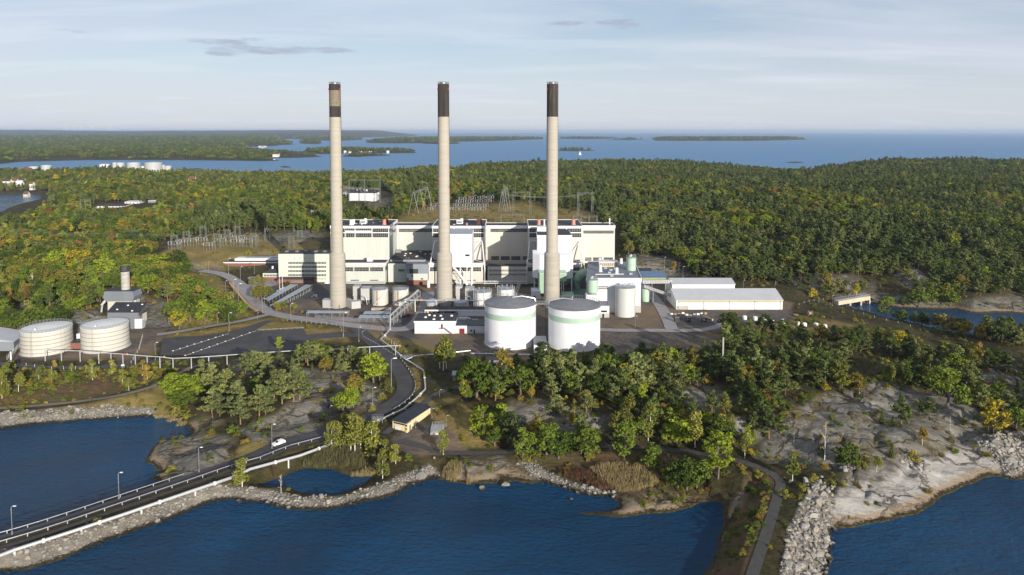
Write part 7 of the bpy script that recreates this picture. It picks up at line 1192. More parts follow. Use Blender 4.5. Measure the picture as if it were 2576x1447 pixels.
# ------------------------------------------------------------------ trees: leaf meshes
TINT = {'pine': (.047, .060, .024), 'pine_grey': (.080, .090, .040), 'oak': (.052, .074, .017), 'dark_oak': (.033, .049, .014), 'lime': (.088, .115, .018), 'olive': (.085, .085, .024), 'yellow': (.165, .142, .022), 'ochre': (.110, .088, .025), 'orange': (.125, .070, .026), 'russet': (.085, .048, .026), 'birch': (.095, .102, .030), 'juniper': (.050, .062, .022), 'dry': (.12, .085, .045)}
WORD = {'pine': 'olive green', 'pine_grey': 'grey green', 'oak': 'green', 'dark_oak': 'dark green', 'lime': 'bright green', 'olive': 'olive', 'yellow': 'yellow', 'ochre': 'ochre', 'orange': 'orange', 'russet': 'russet', 'birch': 'yellow green', 'juniper': 'dark green', 'dry': 'nearly bare'}
def leaf_mat(t):
    k = 'leaf_' + t
    if k in MATS: return MATS[k]
    m, nt, N, L, b = nmat(k); c = (TINT[t][0] * 1.85, TINT[t][1] * 1.86, TINT[t][2] * 1.5); oi = N.new('ShaderNodeObjectInfo'); pos = N.new('ShaderNodeNewGeometry').outputs['Position']; n = nz_node(N, L, .45, 3, .6, pos)
    hi = (c[0] * 1.75, c[1] * 1.55, c[2] * 1.3); lo = (c[0] * .62, c[1] * .68, c[2] * .7)
    col = cramp(N, L, n.outputs[0], [(.30, lo), (.52, c), (.74, hi)])
    col = mixc(N, L, fmath(N, L, 'MULTIPLY', oi.outputs['Random'], .55), col, tuple(v * f for v, f in zip(c, (1.15, 1.0, .9)) ) if t not in ('pine', 'pine_grey', 'juniper') else (c[0] * .8, c[1] * .85, c[2]))
    col = mixc(N, L, fmath(N, L, 'FRACT', fmath(N, L, 'MULTIPLY', oi.outputs['Random'], 7.31), 0), mixc(N, L, 1.0, col, (.66, .70, .74), 'MULTIPLY'), mixc(N, L, 1.0, col, (1.38, 1.34, 1.2), 'MULTIPLY'))
    out = [x for x in N if x.type == 'OUTPUT_MATERIAL'][0]; d = N.new('ShaderNodeBsdfDiffuse'); tr = N.new('ShaderNodeBsdfTranslucent'); L.new(col, d.inputs[0]); L.new(col, tr.inputs[0]); mx = N.new('ShaderNodeMixShader'); mx.inputs[0].default_value = .13; L.new(d.outputs[0], mx.inputs[1]); L.new(tr.outputs[0], mx.inputs[2]); N.remove(b); L.new(mx.outputs[0], out.inputs[0]); MATS[k] = m; return m
S_BARK = surf('grey_bark', (.13, .105, .085), .95, var=.3, scale=1.5); S_PBARK = surf('pine_bark', (.22, .125, .075), .95, var=.3, scale=1.5); S_BBARK = surf('birch_bark', (.58, .55, .50), .8, var=.15, scale=2, stain=.6, stain_col=(.08, .07, .06))
def leaves(clumps, per, size, rg, out=.65, flat=1.0):
    "clumps: (x, y, z, radius) -> many small quads facing mostly away from the clump"
    V = []
    for (cx, cy, cz, cr) in clumps:
        k = max(6, int(per * cr * cr)); d = rg.normal(size=(k, 3)); d /= np.linalg.norm(d, axis=1)[:, None]; rr_ = cr * rg.uniform(.45, 1.0, k)[:, None] ** .6
        c = np.array((cx, cy, cz)) + d * rr_ * np.array((1, 1, .72 * flat)); nrm = d * out + rg.normal(size=(k, 3)) * (1 - out) + np.array((0, 0, .25)); nrm /= np.linalg.norm(nrm, axis=1)[:, None]
        a = np.cross(nrm, rg.normal(size=(k, 3))); a /= np.linalg.norm(a, axis=1)[:, None]; b = np.cross(nrm, a); s = size * rg.uniform(.6, 1.35, k)[:, None]
        V.append(np.stack([c - a * s - b * s * .6, c + a * s * .9 - b * s * .75, c + a * s + b * s * .65, c - a * s * .8 + b * s * .8], 1))
    V = np.concatenate(V).reshape(-1, 3); return V
def leaf_mesh(name, V, mat):
    n = len(V) // 4; me = bpy.data.meshes.new(name); me.vertices.add(len(V)); me.vertices.foreach_set('co', V.astype(np.float32).ravel()); me.loops.add(len(V)); me.loops.foreach_set('vertex_index', np.arange(len(V), dtype=np.int32)); me.polygons.add(n); me.polygons.foreach_set('loop_start', (np.arange(n) * 4).astype(np.int32)); me.update(); me.materials.append(mat); return me
def limb(m, a, b, r0, r1, wob, rg):
    a, b = np.array(a, float), np.array(b, float); k = 4; pts = [a + (b - a) * i / k + (rg.normal(size=3) * wob * (0 < i < k)) for i in range(k + 1)]; m.tube([tuple(p) for p in pts], r0, 6, r1)
def make_tree(kind, seed):
    "a tree of nominal height 10: trunk shape and crown points"
    rg = np.random.default_rng(seed); tr = MB(); cl = []
    if kind == 'pine':
        lean = rg.normal(size=2) * .25; top = np.array((lean[0], lean[1], 9.2)); limb(tr, (0, 0, -.5), top, .20, .05, .07, rg); n = rg.integers(11, 15); base = rg.uniform(.12, .30)
        for i in range(n):
            f = base + (1 - base) * (i + .5) / n; a = i * 2.4 + rg.uniform(-.5, .5); w = ((2.6 * (1 - ((f - base) / (1 - base)) ** 1.7) + .4) if seed // 100 % 2 else (2.5 * (1 - (f - base) / (1 - base)) ** .85 + .22)) * rg.uniform(.7, 1.15); p0 = np.array((lean[0] * f, lean[1] * f, 9.6 * f - .5)); p1 = np.array((lean[0] * f + w * math.cos(a), lean[1] * f + w * math.sin(a), 9.6 * f + rg.uniform(-.1, .5)))
            limb(tr, p0, p1, .07, .02, .05, rg)
            for q in (.45, 1.0):
                c = p0 + (p1 - p0) * q; cl.append((c[0], c[1], c[2] + .15, rg.uniform(1.0, 1.5) * (1 - .42 * f)))
        cl.append((lean[0], lean[1], 9.4, .7)); cl.append((lean[0], lean[1], 8.4, 1.0)); V = leaves(cl, 40, .235, rg, .6, .8); bark = S_PBARK
    elif kind == 'spruce':
        limb(tr, (0, 0, -.4), (0, 0, 9.6), .16, .02, .02, rg)
        for i in range(16):
            f = i / 15; r = 1.5 * (1 - f) + .1
            for k in range(max(2, int(6 * (1 - f)) + 1)): a = k * 6.283 / max(2, int(6 * (1 - f)) + 1) + i; cl.append((r * .7 * math.cos(a), r * .7 * math.sin(a), .9 + 8.8 * f, .35 + .45 * (1 - f)))
        V = leaves(cl, 60, .20, rg, .55, .8); bark = S_BARK
    elif kind == 'oak':
        h0 = rg.uniform(1.8, 2.8); fork = (rg.normal() * .2, rg.normal() * .2, h0); limb(tr, (0, 0, -.5), fork, .30, .22, .05, rg); wid = rg.uniform(3.1, 4.0)
        for i in range(7):
            a = i * .9 + rg.uniform(-.3, .3); w = wid * rg.uniform(.45, .8) * (i < 6); z = rg.uniform(4.6, 7.2); limb(tr, fork, (w * math.cos(a), w * math.sin(a), z), .13, .03, .18, rg)
        for i in range(30):
            ph = math.acos(rg.uniform(-.8, 1)); a = rg.uniform(0, 6.283); rr_ = rg.uniform(.62, .98); cl.append((wid * rr_ * math.sin(ph) * math.cos(a), wid * rr_ * math.sin(ph) * math.sin(a), 5.2 + 4.0 * rr_ * math.cos(ph), rg.uniform(.75, 1.45)))
        for i in range(5): cl.append((rg.normal() * 1.1, rg.normal() * 1.1, 6 + rg.normal() * 1.2, 1.3))
        V = leaves(cl, 34, .24, rg, .6); bark = S_BARK
    elif kind == 'tall':
        wid = rg.uniform(1.9, 2.6); limb(tr, (0, 0, -.5), (.1, 0, 8.6), .20, .04, .1, rg)
        for i in range(7): a = i * 1.3; z = 2.4 + i * .8; w = wid * .7 * rg.uniform(.6, 1); limb(tr, (0, 0, z), (w * math.cos(a), w * math.sin(a), z + 1.5), .08, .02, .08, rg)
        for i in range(26):
            f = rg.uniform(0, 1); r = wid * (1 - abs(f - .42) ** 1.6 * 1.5) * rg.uniform(.35, .95); a = rg.uniform(0, 6.283); cl.append((r * math.cos(a), r * math.sin(a), 2.2 + 7.0 * f, rg.uniform(.6, 1.15)))
        V = leaves(cl, 42, .22, rg, .55); bark = S_BARK
    elif kind == 'birch':
        top = (rg.normal() * .3, rg.normal() * .3, 9.6); limb(tr, (0, 0, -.5), top, .15, .03, .08, rg)
        for i in range(24):
            f = rg.uniform(.22, 1.0); r = 2.0 * (1 - abs(f - .5) * 1.15) * rg.uniform(.2, 1); a = rg.uniform(0, 6.283); p = (top[0] * f + r * math.cos(a), top[1] * f + r * math.sin(a), 9.4 * f); cl.append((*p, rg.uniform(.7, 1.3)))
            if i % 3 == 0: limb(tr, (top[0] * f * .8, top[1] * f * .8, 9.4 * f - 1.2), p, .045, .015, .05, rg)
        V = leaves(cl, 44, .21, rg, .35, 1.4); bark = S_BBARK
    elif kind == 'bare':
        limb(tr, (0, 0, -.5), (.2, .1, 9.4), .14, .02, .12, rg)
        for i in range(18): f = rg.uniform(.25, .95); a = rg.uniform(0, 6.283); r = 1.9 * (1.15 - f); limb(tr, (0, 0, 9 * f), (r * math.cos(a), r * math.sin(a), 9 * f + 1.4), .05, .012, .08, rg); cl.append((r * math.cos(a), r * math.sin(a), 9 * f + 1.2, .5))
        V = leaves(cl, 12, .12, rg, .3, 1.2); bark = S_BBARK
    else:  # shrub, height 10 nominal and as wide
        for i in range(5): a = i * 1.26; limb(tr, (0, 0, -.4), (2.6 * math.cos(a), 2.6 * math.sin(a), 5.5), .22, .06, .2, rg)
        for i in range(18): ph = math.acos(rg.uniform(-.1, 1)); a = rg.uniform(0, 6.283); q = rg.uniform(.4, .95); cl.append((4.6 * q * math.sin(ph) * math.cos(a), 4.6 * q * math.sin(ph) * math.sin(a), 1.2 + 7.2 * q * math.cos(ph), rg.uniform(1.2, 2.3)))
        V = leaves(cl, 9, .42, rg, .5); bark = S_BARK
    return tr, V, bark
KINDS = {'pine': ('pine_tree', 'pine', 6), 'spruce': ('juniper', 'juniper', 3), 'oak': ('broadleaf_tree', 'broadleaf tree', 6), 'tall': ('broadleaf_tree', 'broadleaf tree', 4), 'birch': ('birch_tree', 'birch', 4), 'bare': ('birch_tree', 'bare tree', 2), 'shrub': ('shrub', 'bush', 4)}
SHAPES = {k: [make_tree(k, 100 * i + 7 + len(k)) for i in range(v[2])] for k, v in KINDS.items()}
TMESH, CMESH, FIRST = {}, {}, {}
def tree(kind, tint, var, loc, h, rz, wide=1.0):
    var %= KINDS[kind][2]; tr, V, bark = SHAPES[kind][var]
    if (kind, var) not in TMESH: o = tr.build('trunk', bark); TMESH[kind, var] = o.data; bpy.data.objects.remove(o)
    if (kind, var, tint) not in CMESH: CMESH[kind, var, tint] = leaf_mesh('crown', V, leaf_mat(tint))
    t = thing(KINDS[kind][0], None, KINDS[kind][1], loc, None, rz); t.scale = (h / 10 * wide, h / 10 * wide, h / 10)
    a = bpy.data.objects.new('trunk', TMESH[kind, var]); COL.objects.link(a); a.parent = t
    b = bpy.data.objects.new('crown', CMESH[kind, var, tint]); COL.objects.link(b); b.parent = t
    FIRST.setdefault((kind, var, tint), (a, b)); return t
TREES = []; TXY = []
def put(kind, tint, px, py, h=None, top=None, wide=1.0, k=1.2, rnd=random.Random(21)):
    p = G(px, py)
    if h is None: h = (py - top) * p.y / FPX * (1.28 if kind == 'pine' and k == 1.2 else k)
    h = max(1.2, h); t = tree(kind, tint, rnd.randrange(12), p, h, rnd.uniform(0, 6.28), wide); TREES.append((t, kind, tint, px, py, h)); TXY.append((p.x, p.y)); return t

# hand placed trees: (kind, tint, pixel x, pixel y of the foot, pixel y of the top) in three close-up frames of the photo
def fr(x0, y0, k): return lambda q: (x0 + q[0] / k, y0 + q[1] / k, y0 + q[2] / k)
ZL, Z2, ZM, ZR = fr(0, 880.5, 3.834), fr(628.9, 880.5, 3.834), fr(1257.9, 880.5, 3.834), fr(1886.8, 880.5, 3.737)
HAND = [(ZL, 'birch', 'birch', [(180, 410, 245), (375, 300, 180), (500, 315, 195), (540, 290, 205), (415, 245, 160), (895, 290, 120), (1080, 235, 115), (1183, 330, 200), (1243, 395, 280), (118, 225, 105), (62, 325, 140), (840, 220, 150), (690, 215, 140), (20, 470, 270), (2335, 1320, 1075)]), (ZL, 'birch', 'ochre', [(1372, 250, 115), (1420, 305, 160), (530, 190, 105)]),
        (ZL, 'oak', 'lime', [(1700, 470, 235), (1850, 500, 255), (1640, 430, 240)]), (ZL, 'oak', 'oak', [(1800, 570, 380), (1720, 560, 400)]), (ZL, 'shrub', 'olive', [(1700, 640, 520), (1620, 600, 540), (1800, 670, 580)]),
        (ZL, 'pine', 'pine_grey', [(1950, 300, 125), (2040, 400, 185), (2190, 480, 230), (2050, 650, 415), (2300, 610, 355), (2320, 720, 490), (2230, 640, 480), (2370, 220, 55), (2450, 240, 50), (1990, 420, 260), (2130, 420, 250), (2120, 640, 450)]), (ZL, 'spruce', 'pine_grey', [(2210, 215, 145)]), (ZL, 'shrub', 'oak', [(2250, 800, 700), (1680, 900, 850), (1990, 900, 850), (2020, 1060, 990), (240, 650, 610), (690, 620, 580), (310, 650, 625)]),
        (Z2, 'pine', 'pine_grey', [(40, 250, 50), (110, 240, 60), (180, 190, 50), (290, 140, 30), (350, 240, 130), (230, 500, 240), (310, 520, 250), (420, 500, 200), (480, 480, 220), (90, 640, 390), (150, 620, 400), (470, 130, -25), (560, 150, -45), (640, 140, -30), (850, 220, 120), (920, 230, 130), (900, 130, -5), (980, 180, -5), (1040, 180, 15), (1100, 130, 5), (10, 330, 270), (700, 130, 0), (780, 120, 0)]),
        (Z2, 'oak', 'oak', [(60, 400, 270), (540, 120, -60), (610, 110, -70), (700, 120, -50)]), (Z2, 'spruce', 'juniper', [(150, 370, 280), (600, 205, 130), (800, 285, 230), (405, 160, 70), (760, 560, 510)]), (Z2, 'oak', 'ochre', [(720, 200, 80), (770, 190, 80)]), (Z2, 'oak', 'lime', [(1190, 320, 60), (1130, 260, 110), (1250, 290, 130), (945, 585, 370), (900, 610, 420), (1000, 560, 420)]), (Z2, 'oak', 'ochre', [(1000, 390, 250)]), (Z2, 'shrub', 'olive', [(1060, 380, 270), (1330, 400, 300), (1270, 480, 400), (1180, 590, 520)]), (Z2, 'shrub', 'oak', [(710, 680, 600)]),
        (Z2, 'birch', 'birch', [(790, 960, 720), (870, 970, 720), (1015, 1010, 650), (1070, 980, 680), (940, 900, 640), (1175, 1040, 720), (1130, 960, 740), (1300, 1060, 890), (1405, 1100, 930), (1280, 1240, 1010), (1865, 1010, 800), (970, 990, 700)]), (Z2, 'bare', 'dry', [(300, 1380, 1215)]), (Z2, 'birch', 'birch', [(1865, 200, -80), (1895, 195, -100), (1830, 180, -40)]), (Z2, 'birch', 'ochre', [(2425, 380, 50), (2490, 330, 110)]),
        (Z2, 'oak', 'oak', [(2190, 470, 100), (2100, 430, 200), (2290, 440, 180), (2400, 690, 540)]), (Z2, 'tall', 'lime', [(2250, 880, 550), (2180, 850, 620), (2330, 860, 640), (2430, 800, 540)]), (Z2, 'oak', 'oak', [(2360, 930, 750)]), (Z2, 'pine', 'pine_grey', [(520, 420, 260), (280, 420, 230), (200, 330, 180), (130, 330, 170), (860, 190, 60), (1060, 240, 130)]),
        (ZM, 'tall', 'oak', [(220, 1080, 740), (290, 1060, 800), (1450, 1190, 890), (1500, 1130, 920), (1200, 1080, 680)]), (ZM, 'oak', 'oak', [(450, 1020, 690), (560, 1050, 760), (900, 930, 740), (1290, 900, 640), (820, 1030, 720), (1720, 1330, 1080), (1900, 1340, 1050), (780, 1000, 780)]), (ZM, 'oak', 'dark_oak', [(1800, 1350, 1010), (1650, 1300, 1120)]), (ZM, 'tall', 'lime', [(1700, 930, 630), (2100, 1240, 780), (2180, 1050, 780)]), (ZM, 'oak', 'lime', [(1640, 920, 690), (1800, 920, 660), (2050, 1020, 800), (2010, 720, 590)]), (ZM, 'birch', 'birch', [(1880, 940, 600), (2360, 1045, 830), (1430, 880, 520), (1180, 690, 510), (720, 600, 480)]), (ZM, 'birch', 'yellow', [(700, 740, 580), (985, 545, 490), (640, 510, 440)]),
        (ZM, 'pine', 'pine_grey', [(520, 620, 420), (570, 620, 440), (830, 600, 390), (880, 580, 440), (1080, 520, 330), (1130, 500, 350), (700, 330, 10), (780, 420, 140), (850, 430, 200), (920, 390, 90), (1090, 400, 140), (1280, 420, 60), (1330, 430, 40), (1400, 340, 60), (1450, 410, 230), (1500, 330, 150), (1620, 260, 40), (1680, 340, 120), (1740, 360, 170), (1600, 430, 320), (1740, 570, 350), (1700, 490, 300), (1150, 380, 250)]),
        (ZM, 'oak', 'oak', [(200, 430, 140), (280, 310, 110), (400, 310, 50), (520, 310, 60), (620, 270, 30), (1000, 340, 20), (1100, 340, 15), (470, 300, 90), (340, 330, 130), (560, 360, 150)]), (ZM, 'tall', 'yellow', [(1210, 410, 120), (1250, 320, 150)]), (ZM, 'birch', 'ochre', [(305, 470, 340), (530, 410, 335), (150, 200, 40), (20, 240, 50), (1560, 720, 520)]), (ZM, 'oak', 'dark_oak', [(1010, 110, -80), (840, 240, 80), (960, 220, 60)]), (ZM, 'spruce', 'juniper', [(1375, 600, 500), (1420, 560, 450), (1950, 660, 560), (2060, 680, 560), (2390, 700, 600), (1510, 640, 520), (310, 500, 430), (1860, 300, 200), (1900, 270, 200)]), (ZM, 'shrub', 'ochre', [(1990, 320, 220), (2030, 340, 260), (200, 480, 420)]),
        (ZR, 'shrub', 'russet', [(2230, 430, 280)]), (ZR, 'tall', 'yellow', [(2290, 810, 470), (2240, 770, 580)]), (ZR, 'tall', 'ochre', [(2390, 760, 550)]), (ZR, 'oak', 'oak', [(2500, 730, 560), (1850, 550, 200)]), (ZR, 'pine', 'pine', [(1420, 700, 480), (1490, 690, 560), (1600, 610, 480), (1680, 620, 470), (250, 380, 240), (470, 300, 130), (700, 330, 90), (830, 320, 80)]), (ZR, 'spruce', 'juniper', [(1240, 690, 560), (1340, 700, 620), (1330, 1020, 890), (320, 600, 500), (1060, 460, 400)]), (ZR, 'birch', 'ochre', [(1030, 410, 250), (980, 380, 240), (700, 380, 300), (1620, 890, 740)]), (ZR, 'oak', 'dark_oak', [(920, 1100, 890), (2070, 510, 400), (850, 1090, 990)]), (ZR, 'shrub', 'yellow', [(1530, 1040, 925), (700, 380, 290)]), (ZR, 'birch', 'birch', [(400, 1230, 1000), (1190, 1150, 1010), (1920, 400, 240)]), (ZR, 'bare', 'dry', [(700, 1030, 700), (1880, 780, 640), (410, 880, 760)]), (ZR, 'shrub', 'olive', [(600, 1240, 1150), (500, 1330, 1250), (480, 1400, 1340), (320, 1390, 1290), (880, 1290, 1230), (1050, 1120, 1020), (1890, 870, 800), (2360, 330, 250), (2480, 500, 420)]), (ZR, 'pine', 'pine', [(180, 830, 590), (280, 820, 640), (100, 750, 520), (40, 800, 620), (330, 420, 230)])]
for f, kind, tint, pts in HAND:
    for q in pts: x, yb, yt = f(q); put(kind, tint, x, yb, top=yt, k=1.08 if f is ZM else 1.2, wide={'oak': 1.2, 'birch': 1.15, 'tall': 1.2, 'pine': 1.22}.get(kind, 1.0))
# broad crowned oaks above the car park, the wood behind the beige tanks, small trees of the yard
for a in [('oak', 'oak', 455, 818, 742), ('oak', 'oak', 478, 808, 735), ('oak', 'lime', 516, 816, 752), ('oak', 'oak', 555, 802, 742), ('oak', 'oak', 595, 800, 748), ('oak', 'oak', 535, 782, 715), ('oak', 'olive', 558, 786, 728), ('oak', 'oak', 490, 760, 695), ('oak', 'olive', 462, 745, 690), ('oak', 'lime', 372, 738, 685), ('tall', 'olive', 415, 735, 672), ('oak', 'dark_oak', 430, 720, 665), ('oak', 'lime', 400, 690, 632), ('oak', 'dark_oak', 440, 690, 628), ('oak', 'oak', 345, 715, 655), ('oak', 'yellow', 195, 685, 622), ('oak', 'lime', 150, 680, 622), ('oak', 'lime', 190, 740, 712), ('oak', 'olive', 45, 765, 732), ('oak', 'ochre', 68, 750, 712), ('oak', 'oak', 105, 770, 722), ('oak', 'lime', 185, 785, 745), ('oak', 'dark_oak', 90, 840, 765), ('oak', 'dark_oak', 45, 835, 780), ('oak', 'dark_oak', 115, 820, 765), ('tall', 'oak', 225, 735, 660), ('oak', 'lime', 255, 715, 645), ('oak', 'oak', 300, 720, 668), ('oak', 'orange', 140, 690, 660), ('oak', 'olive', 170, 740, 670), ('oak', 'olive', 170, 655, 610), ('oak', 'orange', 238, 628, 606), ('bare', 'dry', 82, 732, 685), ('pine', 'pine', 128, 750, 705), ('tall', 'lime', 703, 884, 843), ('oak', 'dark_oak', 1838, 842, 778), ('oak', 'dark_oak', 1925, 836, 790), ('oak', 'lime', 2235, 772, 742), ('oak', 'oak', 2310, 772, 720), ('tall', 'lime', 2345, 770, 705), ('oak', 'lime', 2390, 772, 728), ('oak', 'dark_oak', 2275, 772, 745),
          ('tall', 'yellow', 2080, 735, 682), ('tall', 'olive', 2105, 740, 694), ('shrub', 'yellow', 2045, 745, 720), ('birch', 'yellow', 2155, 752, 712), ('oak', 'yellow', 2262, 885, 828), ('birch', 'ochre', 2232, 880, 832), ('tall', 'ochre', 1695, 684, 655), ('tall', 'olive', 2125, 745, 702)]: put(a[0], a[1], a[2], a[3], top=a[4], wide=1.3 if a[0] == 'oak' else 1.1, k=1.03)
for a in [('oak', 'olive', 646, 755, 722), ('oak', 'olive', 657, 758, 718), ('oak', 'olive', 678, 745, 722), ('oak', 'olive', 650, 716, 694), ('oak', 'olive', 635, 720, 700), ('oak', 'olive', 697, 785, 762), ('oak', 'olive', 714, 782, 758), ('oak', 'olive', 738, 782, 762), ('oak', 'oak', 724, 722, 708), ('shrub', 'ochre', 760, 788, 780), ('shrub', 'ochre', 735, 790, 781), ('shrub', 'yellow', 625, 642, 628), ('oak', 'olive', 664, 716, 700)]: put(a[0], a[1], a[2], a[3], top=a[4])
# ------------------------------------------------------------------ where woods grow
def samp(M, x, y):
    r = np.clip(np.round(np.log(y / 100.0) / math.log(240.0) * (NR - 1)).astype(int), 0, NR - 1); c = np.clip(np.round((x / (y + 60.0) + 1.05) / 2.10 * (NC - 1)).astype(int), 0, NC - 1); return M[r, c]
def ghv(x, y):
    r = np.clip(np.log(y / 100.0) / math.log(240.0) * (NR - 1), 0, NR - 1.01); c = np.clip((x / (y + 60.0) + 1.05) / 2.10 * (NC - 1), 0, NC - 1.01); i = r.astype(int); j = c.astype(int); a = r - i; b = c - j
    return (HH[i, j] * (1 - b) + HH[i, j + 1] * b) * (1 - a) + (HH[i + 1, j] * (1 - b) + HH[i + 1, j + 1] * b) * a
CLEAR = [[(365, 665), (420, 600), (470, 588), (640, 578), (800, 585), (900, 560), (1560, 570), (1570, 640), (1700, 690), (1990, 720), (2100, 755), (2200, 790), (2350, 835), (2080, 830), (1900, 845), (1830, 850), (1830, 880), (1560, 900), (1250, 960), (1140, 1000), (1080, 1000), (900, 1000), (560, 1000), (-100, 1060), (-100, 830), (60, 835), (250, 800), (260, 735), (370, 735), (430, 790), (440, 835), (640, 800), (600, 745), (540, 690), (440, 680)],
         [(980, 565), (1050, 525), (1130, 500), (1350, 505), (1430, 540), (1430, 575)], [(862, 538), (866, 480), (960, 476), (1005, 492), (975, 540)], [(225, 512), (232, 546), (405, 543), (402, 508), (250, 508)], [(1990, 790), (2120, 780), (2380, 845), (2576, 878), (2700, 890), (2700, 938), (2350, 900), (2150, 858), (1990, 820)], [(1258, 1062), (1290, 1000), (1400, 1005), (1485, 1040), (1450, 1100), (1300, 1100)], [(1700, 985), (1840, 965), (1860, 1035), (1720, 1040)], [(455, 672), (560, 680), (615, 745), (650, 792), (585, 795), (545, 755), (500, 725), (470, 700)], [(1480, 1050), (1560, 1040), (1560, 1110), (1480, 1110)], [(-50, 482), (115, 478), (190, 482), (125, 495), (125, 520), (70, 560), (-50, 575)], [(75, 440), (440, 440), (440, 449), (75, 449)], [(520, 1000), (800, 880), (1000, 840), (1150, 1000), (1190, 1060), (1170, 1150), (1100, 1215), (600, 1290), (300, 1300), (350, 1080)],
         [(1100, 1125), (1840, 1125), (1960, 1200), (1990, 1447), (1700, 1447), (1100, 1260)], [(1860, 1160), (1960, 1060), (2080, 1000), (2260, 990), (2400, 1030), (2600, 1060), (2600, 1220), (2280, 1330), (2050, 1460)], [(2080, 760), (2130, 735), (2340, 745), (2600, 740), (2600, 800), (2120, 790)], [(1440, 540), (1500, 535), (1520, 575), (1430, 575)]]
m_clear = zones(CLEAR, 5, 4)
ROADPTS = np.array([(p.x, p.y, w) for l, w in ROADS.values() for p in l[::2]])
TXYA = np.array(TXY)
def scatter(y0, y1, sp, seed, jit=.46, umax=.84):
    rg = np.random.default_rng(seed); xs, ys = [], []; y = y0
    while y < y1:
        s = sp(y); hw = umax * y + 30; k = int(2 * hw / s); xs.append(-hw + (np.arange(k) + .5 + rg.uniform(-jit, jit, k)) * s); ys.append(np.full(k, y) + rg.uniform(-jit, jit, k) * s); y += s
    return np.concatenate(xs), np.concatenate(ys)
def hide_near(x, y, pts, r):
    keep = np.ones(len(x), bool)
    for p in pts: keep &= (x - p[0]) ** 2 + (y - p[1]) ** 2 > (r if np.isscalar(r) else r(p)) ** 2
    return keep
# peninsula and hill woods
X, Y = scatter(215, 2250, lambda y: 4.6 if y < 500 else 5.2 + (y - 500) * .0022, 5)
land = samp(sd_main, X, Y) > 3.5; rk = samp(m_rock, X, Y); prob = (1 - samp(m_clear, X, Y)) * (1 - .88 * rk) * (1 - .9 * samp(m_grass, X, Y)) * (1 - samp(m_dirt, X, Y)) * (1 - samp(m_rip, X, Y)); gapn = fbm(X / 28, Y / 28, 3, 200); prob *= np.where(Y < 480, sstep(gapn, .30, .40), sstep(gapn, .25, .34)); rgf = np.random.default_rng(77)
keep = land & (rgf.uniform(size=len(X)) < prob)
X, Y = X[keep], Y[keep]; kr = np.ones(len(X), bool)
for p in ROADPTS: kr &= ((X - p[0]) ** 2 + (Y - p[1]) ** 2) > (p[2] / 2 + 2.2) ** 2
X, Y = X[kr], Y[kr]; kt = hide_near(X, Y, TXYA, 3.4); X, Y = X[kt], Y[kt]; Z = ghv(X, Y)
patch = fbm(X / 75, Y / 75, 3, 210); patch2 = fbm(X / 34, Y / 34, 2, 215); u = X / Y; rnd = rgf.uniform(size=len(X)); rnd2 = rgf.uniform(size=len(X))
pineness = np.clip(sstep(u, -.12, .10) * .62 + .10 + (patch - .5) * 3.8, .03, .95); pineness = np.where((Y < 480) & (u > .1), np.clip(.72 + (patch - .5) * 1.6, .25, .95), pineness); pineness = np.where((Y > 1150) & (u > -.18), np.clip(pineness + .25, 0, .97), pineness)
is_pine = rnd < pineness
DEC = np.array(['oak', 'dark_oak', 'olive', 'lime', 'ochre', 'yellow', 'orange', 'russet', 'birch']); base_w = np.array([.31, .28, .22, .07, .06, .025, .010, .010, .045])
c1 = np.cumsum(base_w) / base_w.sum(); autumn = np.clip((patch2 - .42) * 3.5, 0, 1) * .35; dsel = np.searchsorted(c1, np.clip(rnd2 * (1 - autumn * .0) + autumn * (1 - rnd2) * .50, 0, .999))
tint = np.where(is_pine, np.where(rgf.uniform(size=len(X)) < .75, 'pine', 'pine_grey'), DEC[dsel]); kind = np.where(is_pine, 'pine', np.where(tint == 'birch', 'birch', np.where(rgf.uniform(size=len(X)) < .58, 'oak', 'tall')))
Hh = np.where(is_pine, rgf.uniform(8, 13.5, len(X)), np.where(kind == 'oak', rgf.uniform(7.5, 12, len(X)), rgf.uniform(7, 12.5, len(X)))); Hh = np.where((Y < 480) & (u > .08), Hh * .88, Hh); Hh *= np.clip(.62 + .75 * fbm(X / 15, Y / 15, 2, 230), .6, 1.25) * rgf.uniform(.85, 1.12, len(X)); WID = rgf.uniform(.78, 1.3, len(X)); lime_ = (u > .05) & ~is_pine & (rgf.uniform(size=len(X)) < .22); tint = np.where(lime_ & (kind != 'birch'), rgf.choice(['lime', 'ochre', 'olive'], len(X), p=[.45, .2, .35]), tint); Hh *= np.where(Y > 900, 1.12, 1)
var = rgf.integers(0, 12, len(X)); rz = rgf.uniform(0, 6.283, len(X))
# the trees that show largest become objects of their own, the rest one wood
pxs, pys = proj(X, Y, Z); vis = (pxs > -25) & (pxs < 2600) & (pys < 1470); count = {'pine_tree': sum(1 for t in TREES if t[1] == 'pine'), 'broadleaf_tree': sum(1 for t in TREES if t[1] in ('oak', 'tall')), 'birch_tree': sum(1 for t in TREES if t[1] in ('birch', 'bare'))}
order = np.argsort(-(Hh / Y)); solo = np.zeros(len(X), bool)
for i in order:
    nm = KINDS[str(kind[i])][0]
    if vis[i] and count[nm] < 292: solo[i] = True; count[nm] += 1
for i in np.where(solo)[0]:
    t = tree(str(kind[i]), str(tint[i]), int(var[i]), Vector((X[i], Y[i], Z[i])), float(Hh[i]), float(rz[i]), float(WID[i])); TREES.append((t, str(kind[i]), str(tint[i]), float(pxs[i]), float(pys[i]), float(Hh[i])))
